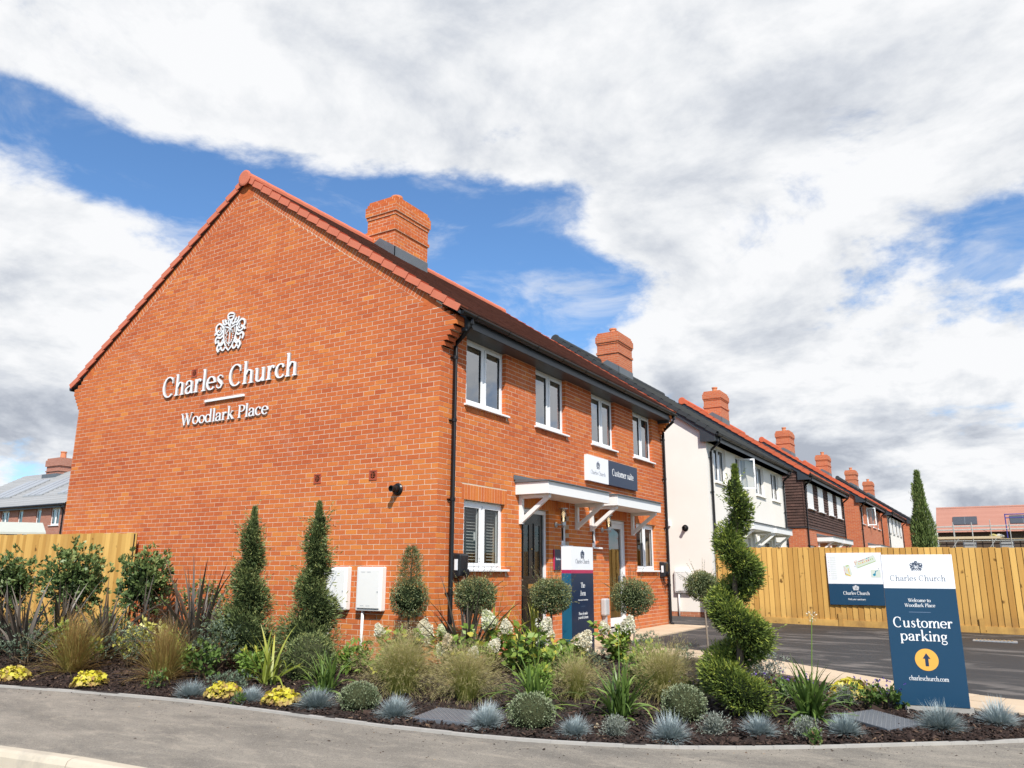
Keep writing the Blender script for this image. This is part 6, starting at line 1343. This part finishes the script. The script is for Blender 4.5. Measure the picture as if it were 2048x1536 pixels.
def leafy(name, label, x, y, c_h, r, nclu, leaf, mat, stems=7, cat='shrub', group=None, per=8, low=.3, tlo=.1, thi=.95):
    """open shrub: woody stems ending in whorls of leaves"""
    t = plant(name, label, cat, x, y, group); b = gp(x, y); c = b+np.array([0, 0, c_h]); d = rdir(nclu); q = RNG.random(nclu)**.45*RNG.uniform(.8, 1.15, nclu); P = c+d*q[:, None]*np.array(r); P[:, 2] = np.maximum(P[:, 2], b[2]+low*.15)
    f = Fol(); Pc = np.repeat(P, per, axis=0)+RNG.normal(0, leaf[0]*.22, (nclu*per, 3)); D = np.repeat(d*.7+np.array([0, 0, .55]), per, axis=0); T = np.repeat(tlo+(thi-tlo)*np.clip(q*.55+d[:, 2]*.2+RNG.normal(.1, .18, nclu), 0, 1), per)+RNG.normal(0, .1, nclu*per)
    f.leaves(Pc, D, leaf[0]*RNG.uniform(.65, 1.2, len(Pc)), leaf[1]*RNG.uniform(.7, 1.2, len(Pc)), T, .2, .85); f.build('foliage', mat, t)
    m = MB()
    for i in range(stems):
        e = P[int(RNG.integers(nclu))]; mid = b*.45+e*.55+RNG.normal(0, .03, 3); m.tube([b+RNG.normal(0, .02, 3)*np.array([1, 1, 0]), mid, e], [.012, .008, .004], 5)
    m.build('stems', 'twig', t)
    if nclu > 200 and mat == 'laurel': core(t, c-np.array([0, 0, r[2]*.1]), (r[0]*.45, r[1]*.45, r[2]*.4), noise=.2)
    return t
LA = 'glossy laurels by the fence'
leafy('laurel_shrub', 'glossy laurel cut off by the left edge of the picture', -8.05, -1.45, 1.0, (.5, .45, .58), 260, (.085, .042), 'laurel', 9, group=LA, per=9); leafy('laurel_shrub', 'largest glossy laurel in front of the timber fence', -6.55, -1.20, 1.03, (.56, .5, .60), 420, (.085, .042), 'laurel', 12, group=LA, per=9); leafy('laurel_shrub', 'glossy laurel where the timber fence meets the gable', -5.40, -.70, 1.0, (.50, .42, .56), 350, (.085, .042), 'laurel', 11, group=LA, per=9)
leafy('laurel_shrub', 'low red-tinged laurel against the gable behind the tallest phormium', -4.2, -.42, .72, (.52, .25, .30), 120, (.07, .03), 'laurel', 8, group=LA); leafy('laurel_shrub', 'low laurel in shade under the fence end', -5.4, -1.35, .45, (.55, .4, .35), 90, (.06, .022), 'laurel', 6, group=LA); leafy('laurel_shrub', 'low laurel in shade below the largest laurel', -6.7, -1.6, .42, (.6, .4, .35), 90, (.06, .022), 'laurel', 6, group=LA)
SG = 'low grey-green shrubs'
for x, y, h_, r, n, lb in ((-4.75, -2.75, .28, .42, 170, 'low grey-green shrub behind the leftmost heuchera'), (-3.45, -2.15, .33, .40, 170, 'low grey-green shrub between the brown sedges'), (-1.95, -1.95, .42, .33, 200, 'grey-green shrub with bare stems in front of the first spiral yew'), (-.95, -2.55, .10, .28, 120, 'flat blue-green juniper beside the third yellow heuchera'), (1.95, .80, .16, .26, 110, 'low grey-green shrub at the foot of the tall sign pillar'), (2.05, 2.45, .24, .24, 100, 'grey-green shrub by the path under the third ball-headed standard'), (2.85, 1.75, .18, .2, 70, 'wispy grey-green shrub at the path edge under the fourth standard'), (-3.2, -1.0, .35, .38, 130, 'grey-green shrub in shade left of the first spiral yew'), (-5.9, -2.6, .3, .45, 150, 'grey-green shrub at the left edge below the cut-off laurel')):
    leafy('grey_green_shrub', lb, x, y, h_, (r, r, max(.09, h_*.75)), n, (.034, .013), 'bluegreen', 8, group=SG, per=9, low=.02)
leafy('tan_hebe', 'tan and grey hebe bush behind the big thuja spiral', 4.12, .85, .24, (.30, .28, .24), 200, (.034, .012), 'silver', 8, per=9)
leafy('euonymus', 'cream variegated euonymus left of the tallest bronze phormium', -3.75, -1.75, .30, (.42, .35, .24), 70, (.085, .042), 'variegated', 5, per=7, tlo=.35, thi=1.0)
leafy('euonymus', 'cream variegated euonymus behind the large feather grass', .15, -.95, .16, (.3, .25, .16), 36, (.08, .04), 'variegated', 4, per=7, tlo=.35, thi=1.0)
leafy('vine_leaf_plant', 'young red-tinged leafy plant in front of the spiral yews', -1.80, -2.25, .22, (.26, .22, .2), 44, (.07, .05), 'geranium', 5, per=6)
for x, y, r, lb in ((-1.70, -2.95, .13, 'small bright green seedling by the second brown sedge'), (5.30, -.05, .16, 'low fresh green plant left of the parking sign'), (5.18, -1.78, .07, 'tiny green weed at the kerb below the lavenders'), (-.2, -3.02, .06, 'tiny green weed beside the second fescue tuft')):
    leafy('green_seedling', lb, x, y, r*.8, (r, r, r*.7), int(120*r)+8, (.05, .018), 'geranium', 3, cat='plant', per=7, low=.02)
for x, y, r, lb in ((.35, -1.25, .26, 'leafy green perennial in front of the left hydrangea'), (2.15, -.35, .26, 'leafy green perennial behind the middle feather grass'), (2.95, .25, .28, 'leafy green perennial behind the feather grass by the thuja spiral'), (-.45, -1.05, .24, 'leafy green perennial right of the second spiral yew'), (-2.55, -2.1, .22, 'leafy green perennial left of the second brown sedge'), (-4.05, -2.45, .24, 'leafy green perennial right of the first brown sedge'), (-5.2, -2.1, .28, 'leafy green perennial under the leftmost phormiums'), (-3.05, -1.75, .26, 'leafy green perennial at the foot of the tallest bronze phormium'), (-1.35, -1.85, .22, 'leafy green perennial between the spiral yews and the striped phormium'), (2.35, -1.3, .2, 'leafy green perennial behind the middle hebe mound'), (3.15, -.35, .24, 'leafy green perennial left of the feather grass by the spiral')):
    leafy('leafy_perennial', lb, x, y, r*.9, (r, r, r*.75), 70, (.08, .034), 'hydrangea_leaf', 7, cat='plant', group='leafy green perennials', per=7, low=.02)
def geranium(x, y, r, label):
    t = leafy('violet_geranium', label, x, y, .13, (r, r, .11), 60, (.05, .036), 'geranium', 5, 'plant', 'violet flowered geraniums', per=6, low=.02); f = Fol(); n = 26; P = gp(x, y)+np.stack([RNG.normal(0, r*.6, n), RNG.normal(0, r*.6, n), RNG.uniform(.16, .3, n)], 1); P = np.repeat(P, 5, axis=0); f.leaves(P, rdir(len(P), .6), .018, .014, RNG.random(len(P)), spread=.4); f.build('flowers', 'violet', t, kind='stuff')
geranium(3.72, -.45, .26, 'violet flowered geranium left of the big thuja spiral'); geranium(4.62, -.05, .28, 'violet flowered geranium between the thuja spiral and the agapanthus'); geranium(5.50, .05, .22, 'violet flowered geranium against the parking sign')
def hydrangea(x, y, h_, r, heads, label, nl=70):
    t = plant('white_hydrangea', label, 'hydrangea', x, y, 'white hydrangeas'); b = gp(x, y); m = MB(); f = Fol(); tips = []
    for i in range(heads+9):
        an = 2*PI*i/(heads+9)*2.6+random.uniform(-.4, .4); rr_ = r*random.uniform(.3, 1.15); e = b+np.array([math.cos(an)*rr_, math.sin(an)*rr_, h_*random.uniform(.45, 1.05)]); mid = b*.5+e*.5+np.array([0, 0, .05]); m.tube([b, mid, e], [.009, .006, .004], 5); tips.append((e, (e-mid)/np.linalg.norm(e-mid)))
        for k in range(7):
            q = b+(e-b)*(.2+.125*k); n = 4; D = np.stack([np.array([math.cos(a), math.sin(a), .25]) for a in RNG.uniform(0, 2*PI, n)]); f.leaves(np.tile(q, (n, 1)), D, RNG.uniform(.09, .15, n), RNG.uniform(.05, .08, n), np.clip(RNG.normal(.55, .22, n)+.04*k, 0, 1), .22, .35)
    m.build('stems', 'twig', t); f.build('leaves', 'hydrangea_leaf', t)
    for e, d in tips[:heads]:
        q = Fol(); n = 520; u = RNG.random(n)**.8; s_ = random.uniform(.75, 1.3); rad = .078*s_*np.interp(u, [0, .25, .6, 1], [.75, 1, .72, .15])*RNG.uniform(.85, 1.12, n); an = RNG.uniform(0, 2*PI, n); ax = np.array([d[0]*.6, d[1]*.6, .8]); ax /= np.linalg.norm(ax); a = np.cross(ax, (1, .2, 0)); a /= np.linalg.norm(a); bb = np.cross(ax, a)
        N = a*np.cos(an)[:, None]+bb*np.sin(an)[:, None]; P = e+ax*(u*.19*s_-.06)[:, None]+N*rad[:, None]; base = random.choice([.4, .55, .66, .72, .2, .95]); q.leaves(P, N+ax*.4,   .024*s_, .022*s_, np.clip(RNG.normal(base, .12, n), 0, 1), .1, .8); hd = q.build('flower_head', 'floret', t); V_, F_ = blob(e+ax*.035*s_, (.055*s_, .055*s_, .075*s_), 10, 7, .08, 2); np_mesh('inner_florets', V_, [F_], 'floret', np.full(len(V_), base), parent=hd)
hydrangea(-.02, -.66, .56, .46, 4, 'white hydrangea left of the first ball-headed standard'); hydrangea(.74, -.50, .56, .46, 5, 'white hydrangea under the first ball-headed standard'); hydrangea(1.22, .12, .58, .46, 5, 'white hydrangea between the first and second standards'); hydrangea(1.75, .42, .46, .40, 4, 'white hydrangea under the second ball-headed standard'); hydrangea(1.78, 2.05, .52, .32, 3, 'white hydrangea with few heads under the third standard')
def standard(x, y, h_, r, label, lean=(0, 0)):
    t = plant('ball_standard', label, 'topiary', x, y, 'ball-headed standards'); b = gp(x, y); c = b+np.array([lean[0], lean[1], h_]); m = MB(); m.tube([b, b*.5+c*.5+np.array([.012, -.008, 0]), c], [.017, .014, .016], 7)
    for i in range(9): e = c+rdir(1)[0]*r*.8; m.tube([c-np.array([0, 0, r*.55]), e], [.009, .003], 4)
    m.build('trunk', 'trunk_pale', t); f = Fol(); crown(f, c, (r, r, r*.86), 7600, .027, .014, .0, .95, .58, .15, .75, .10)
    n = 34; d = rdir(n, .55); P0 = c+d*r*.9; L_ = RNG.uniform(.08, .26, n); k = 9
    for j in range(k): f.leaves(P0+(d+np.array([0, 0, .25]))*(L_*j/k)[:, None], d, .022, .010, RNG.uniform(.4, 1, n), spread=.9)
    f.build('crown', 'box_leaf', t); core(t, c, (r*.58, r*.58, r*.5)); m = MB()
    for j in range(n): m.tube([P0[j], P0[j]+(d[j]+np.array([0, 0, .25]))*L_[j]], [.0025, .0012], 4)
    m.build('sprigs', 'twig', t, kind='stuff')
standard(.60, .10, .93, .275, 'ball-headed standard nearest the house corner'); standard(1.30, .93, .92, .275, 'ball-headed standard in front of the tall sign pillar', (0, 0)); standard(1.76, 2.72, .87, .315, 'ball-headed standard in front of the glazed white door'); standard(2.45, 4.15, 1.03, .27, 'ball-headed standard touching the big thuja spiral', (-.05, 0))
def pompon(x, y, label):
    t = plant('pompon_conifer', label, 'topiary', x, y); b = gp(x, y); c = b+np.array([0, 0, .90]); m = MB(); m.tube([b, c, c+np.array([.03, 0, .6])], [.022, .018, .006], 7); m.build('trunk', 'twig', t)
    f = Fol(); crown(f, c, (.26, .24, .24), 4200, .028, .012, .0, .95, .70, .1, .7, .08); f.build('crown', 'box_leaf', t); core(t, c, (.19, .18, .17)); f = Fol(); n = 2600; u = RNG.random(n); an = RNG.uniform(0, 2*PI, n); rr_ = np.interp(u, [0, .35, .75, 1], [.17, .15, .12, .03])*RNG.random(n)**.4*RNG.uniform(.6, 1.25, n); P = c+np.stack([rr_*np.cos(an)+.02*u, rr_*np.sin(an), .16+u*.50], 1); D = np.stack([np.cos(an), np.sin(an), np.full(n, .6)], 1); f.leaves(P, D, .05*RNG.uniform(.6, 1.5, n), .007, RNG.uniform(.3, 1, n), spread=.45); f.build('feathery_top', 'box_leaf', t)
    f = Fol(); n = 500; P = disc_pts(b, .18, n); P[:, 2] += RNG.uniform(.1, .62, n); f.leaves(P, rdir(n, .2), .035, .009, RNG.uniform(.5, 1, n)); f.build('dry_skirt', 'dry', t, kind='stuff')
pompon(-.08, -.45, 'pompon conifer with feathery top beside the white meter box')
def spiral(name, label, x, y, h_, r0, r1, th0, th1, turns, phase, mat, n, leaf, z_lo=.12, skirt=True, hand=-1, wild=.0, tip=.25, group=None, power=1.0, tmax=.95, thp=.8, lean=(0, 0)):
    t = plant(name, label, 'topiary', x, y, group); b = gp(x, y); f = Fol()
    def hx(u):
        an = phase+2*PI*turns*u; z = z_lo+(h_-z_lo-tip*.6)*(1-u)**1.0   # u runs from the top downwards
        rr_ = r1+(r0-r1)*u**power; return np.stack([rr_*np.cos(an)+lean[0]*z/h_, rr_*np.sin(an)+lean[1]*z/h_, z], -1), th1+(th0-th1)*u**thp
    dens = RNG.random(n)**.62; c, th = hx(dens); d = rdir(n); q = .72+.32*RNG.random(n)**.6; q = q*(1+wild*RNG.normal(0, .35, n)*(RNG.random(n) < .25)); cl = clump(b+c+d*th[:, None], 23.); P = b+c+d*(th*q*(1+(.15+.11*wild)*cl))[:, None]*np.array([1, 1, .92])
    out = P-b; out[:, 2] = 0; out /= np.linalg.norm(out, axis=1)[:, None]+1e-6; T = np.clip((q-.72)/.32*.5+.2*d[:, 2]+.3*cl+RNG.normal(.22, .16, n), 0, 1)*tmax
    f.leaves(P, d+out*.45+np.array([0, 0, .35]), leaf[0]*RNG.uniform(.6, 1.4, n), leaf[1]*RNG.uniform(.7, 1.2, n), T, .1, .42)
    # leader at the tip
    m_ = n//14; u = RNG.random(m_); an = RNG.uniform(0, 2*PI, m_); zt = h_-tip*1.5; P = b+np.stack([np.cos(an)*(1-u)*th1*.75*RNG.random(m_)**.5, np.sin(an)*(1-u)*th1*.75*RNG.random(m_)**.5, zt+u*tip*1.5], 1); P[:, 0] += lean[0]; P[:, 1] += lean[1]; f.leaves(P, np.stack([np.cos(an)*.5, np.sin(an)*.5, np.ones(m_)], 1), leaf[0]*1.15, leaf[1], RNG.uniform(.4, 1, m_)*tmax, spread=.3)
    if wild:
        k = int(40*wild*2); a0 = RNG.random(k); cc, tt = hx(a0); dd = rdir(k, .3); P0 = b+cc+dd*tt[:, None]*.9
        for j in range(10): f.leaves(P0+(dd+np.array([0, 0, .35]))*(.018*j), dd, leaf[0]*.8, leaf[1], RNG.uniform(.4, 1, k), spread=.5)
    f.build('crown', mat, t); us = np.linspace(0, 1, 60); cc, tt = hx(us); m = MB(); m.tube([b+q_ for q_ in cc], list(tt*.62), 10); m.build('dark_filler', 'core_dark', t, smooth=True)  # dark filler tube added along the coil to block see-through
    m = MB(); m.tube([b, b+np.array([lean[0]*.25+.02, lean[1]*.25, h_*.25]), b+np.array([lean[0]*.5-.02, lean[1]*.5, h_*.5]), b+np.array([lean[0]*.75+.012, lean[1]*.75, h_*.75]), b+np.array([lean[0], lean[1], h_-.1])], [.042, .034, .027, .018, .006], 8); m.build('trunk', 'trunk_brown', t); return t
YS = 'spiral yews against the gable'
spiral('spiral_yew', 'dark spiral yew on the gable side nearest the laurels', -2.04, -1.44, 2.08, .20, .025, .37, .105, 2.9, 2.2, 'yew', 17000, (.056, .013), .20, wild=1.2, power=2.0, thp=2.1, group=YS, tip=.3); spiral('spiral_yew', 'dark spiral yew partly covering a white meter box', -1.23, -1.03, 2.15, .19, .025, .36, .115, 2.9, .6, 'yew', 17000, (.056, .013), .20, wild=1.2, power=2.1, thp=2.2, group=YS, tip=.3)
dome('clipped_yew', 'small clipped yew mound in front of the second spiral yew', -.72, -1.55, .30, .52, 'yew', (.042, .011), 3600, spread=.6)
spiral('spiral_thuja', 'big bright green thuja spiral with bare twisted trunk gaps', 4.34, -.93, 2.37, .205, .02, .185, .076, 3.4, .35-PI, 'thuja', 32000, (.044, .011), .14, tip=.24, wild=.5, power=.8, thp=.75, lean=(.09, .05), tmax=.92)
def cypress(x, y, h_, r, label):
    t = plant('column_cypress', label, 'tree', x, y); b = gp(x, y); f = Fol(); n = 11000; u = RNG.random(n)**1.2; an = RNG.uniform(0, 2*PI, n); prof = np.interp(u, [0, .25, .48, .68, .84, 1], [.85, 1, .95, .62, .27, .02])*r*(1+.12*np.sin(u*23+an*2)); q = .72+.3*RNG.random(n); P = b+np.stack([prof*q*np.cos(an), prof*q*np.sin(an), .2+u*(h_-.2)], 1); f.leaves(P, np.stack([np.cos(an)*.35, np.sin(an)*.35, np.ones(n)], 1),   .11*RNG.uniform(.6, 1.3, n), .02, np.clip(RNG.normal(.5, .22, n), 0, 1), spread=.25)
    k = 260; u = RNG.random(k); P = b+np.stack([-.13+.04*RNG.normal(0, 1, k)*(1-u), .03*RNG.normal(0, 1, k), h_-.75+u*.45], 1); f.leaves(P, np.tile([0, 0, 1.], (k, 1)), .1, .018, RNG.uniform(.6, 1, k), spread=.25); f.build('crown', 'cypress_leaf', t); m = MB(); m.tube([b, b+np.array([0, 0, h_*.55]), b+np.array([0, 0, h_-.2])], [r*.7, r*.55, .01], 10); m.build('dark_filler', 'core_dark', t); m = MB(); m.tube([b, b+np.array([0, 0, .4])], .05, 8); m.build('trunk', 'twig', t)  # dark filler column added inside the crown, then the real trunk
cypress(5.14, 13.5, 3.72, .315, 'slim columnar cypress rising behind the car park fence')
# ------------------------------------------------------------------ covers and drain
def access_cover(q, label):
    t = thing('access_cover', label, 'manhole cover', tuple(np.append(np.mean(q, axis=0), g(*np.mean(q, axis=0)))), 'steel access covers in the bed'); a, b, c, d = [np.array(p) for p in q]
    m = MB(); m.hexa([(p[0], p[1], g(*p)-.05) for p in q]+[(p[0], p[1], g(*p)+.016) for p in q]); m.build('plate', 'cover_grey', t, bevel=.004); m = MB(); nu, nv = 24, 16
    for i in range(nu):
        for j in range(nv):
            u, v = (i+.6)/nu, (j+.6)/nv; p = a*(1-u)*(1-v)+b*u*(1-v)+c*u*v+d*(1-u)*v; s_ = 1 if (i+j) % 2 else -1; dx = (b-a)/np.linalg.norm(b-a); dy = np.array([-dx[1], dx[0]]); e = (dx+s_*dy)*.013; w_ = (dx-s_*dy)*.0055; z = g(*p)+.0162; m.add([(*(p-e), z), (*(p-w_), z+.003), (*(p+e), z), (*(p+w_), z+.003)], [(0, 1, 2, 3)])
    m.build('tread_pattern', 'galvanised', t, kind='stuff')
access_cover([(1.82, -2.74), (2.46, -2.66), (2.42, -2.18), (1.76, -2.26)], 'grey steel access cover in the middle of the front bed'); access_cover([(5.16, -.62), (5.64, -1.02), (5.90, -.62), (5.42, -.20)], 'grey steel access cover left of the parking sign fescue')
t = thing('drain_grate', 'steel drain grate set in the drive by the fence', 'drain', (6.4, 9.28, g(6.4, 9.28))); bx('frame', 'galvanised', t, 6.05, 6.78, 9.08, 9.48, -.06, -.033)
for i in range(10): bx('grate_bar', 'steel', t, 6.10+.065*i, 6.13+.065*i, 9.12, 9.44, -.0325, -.022)
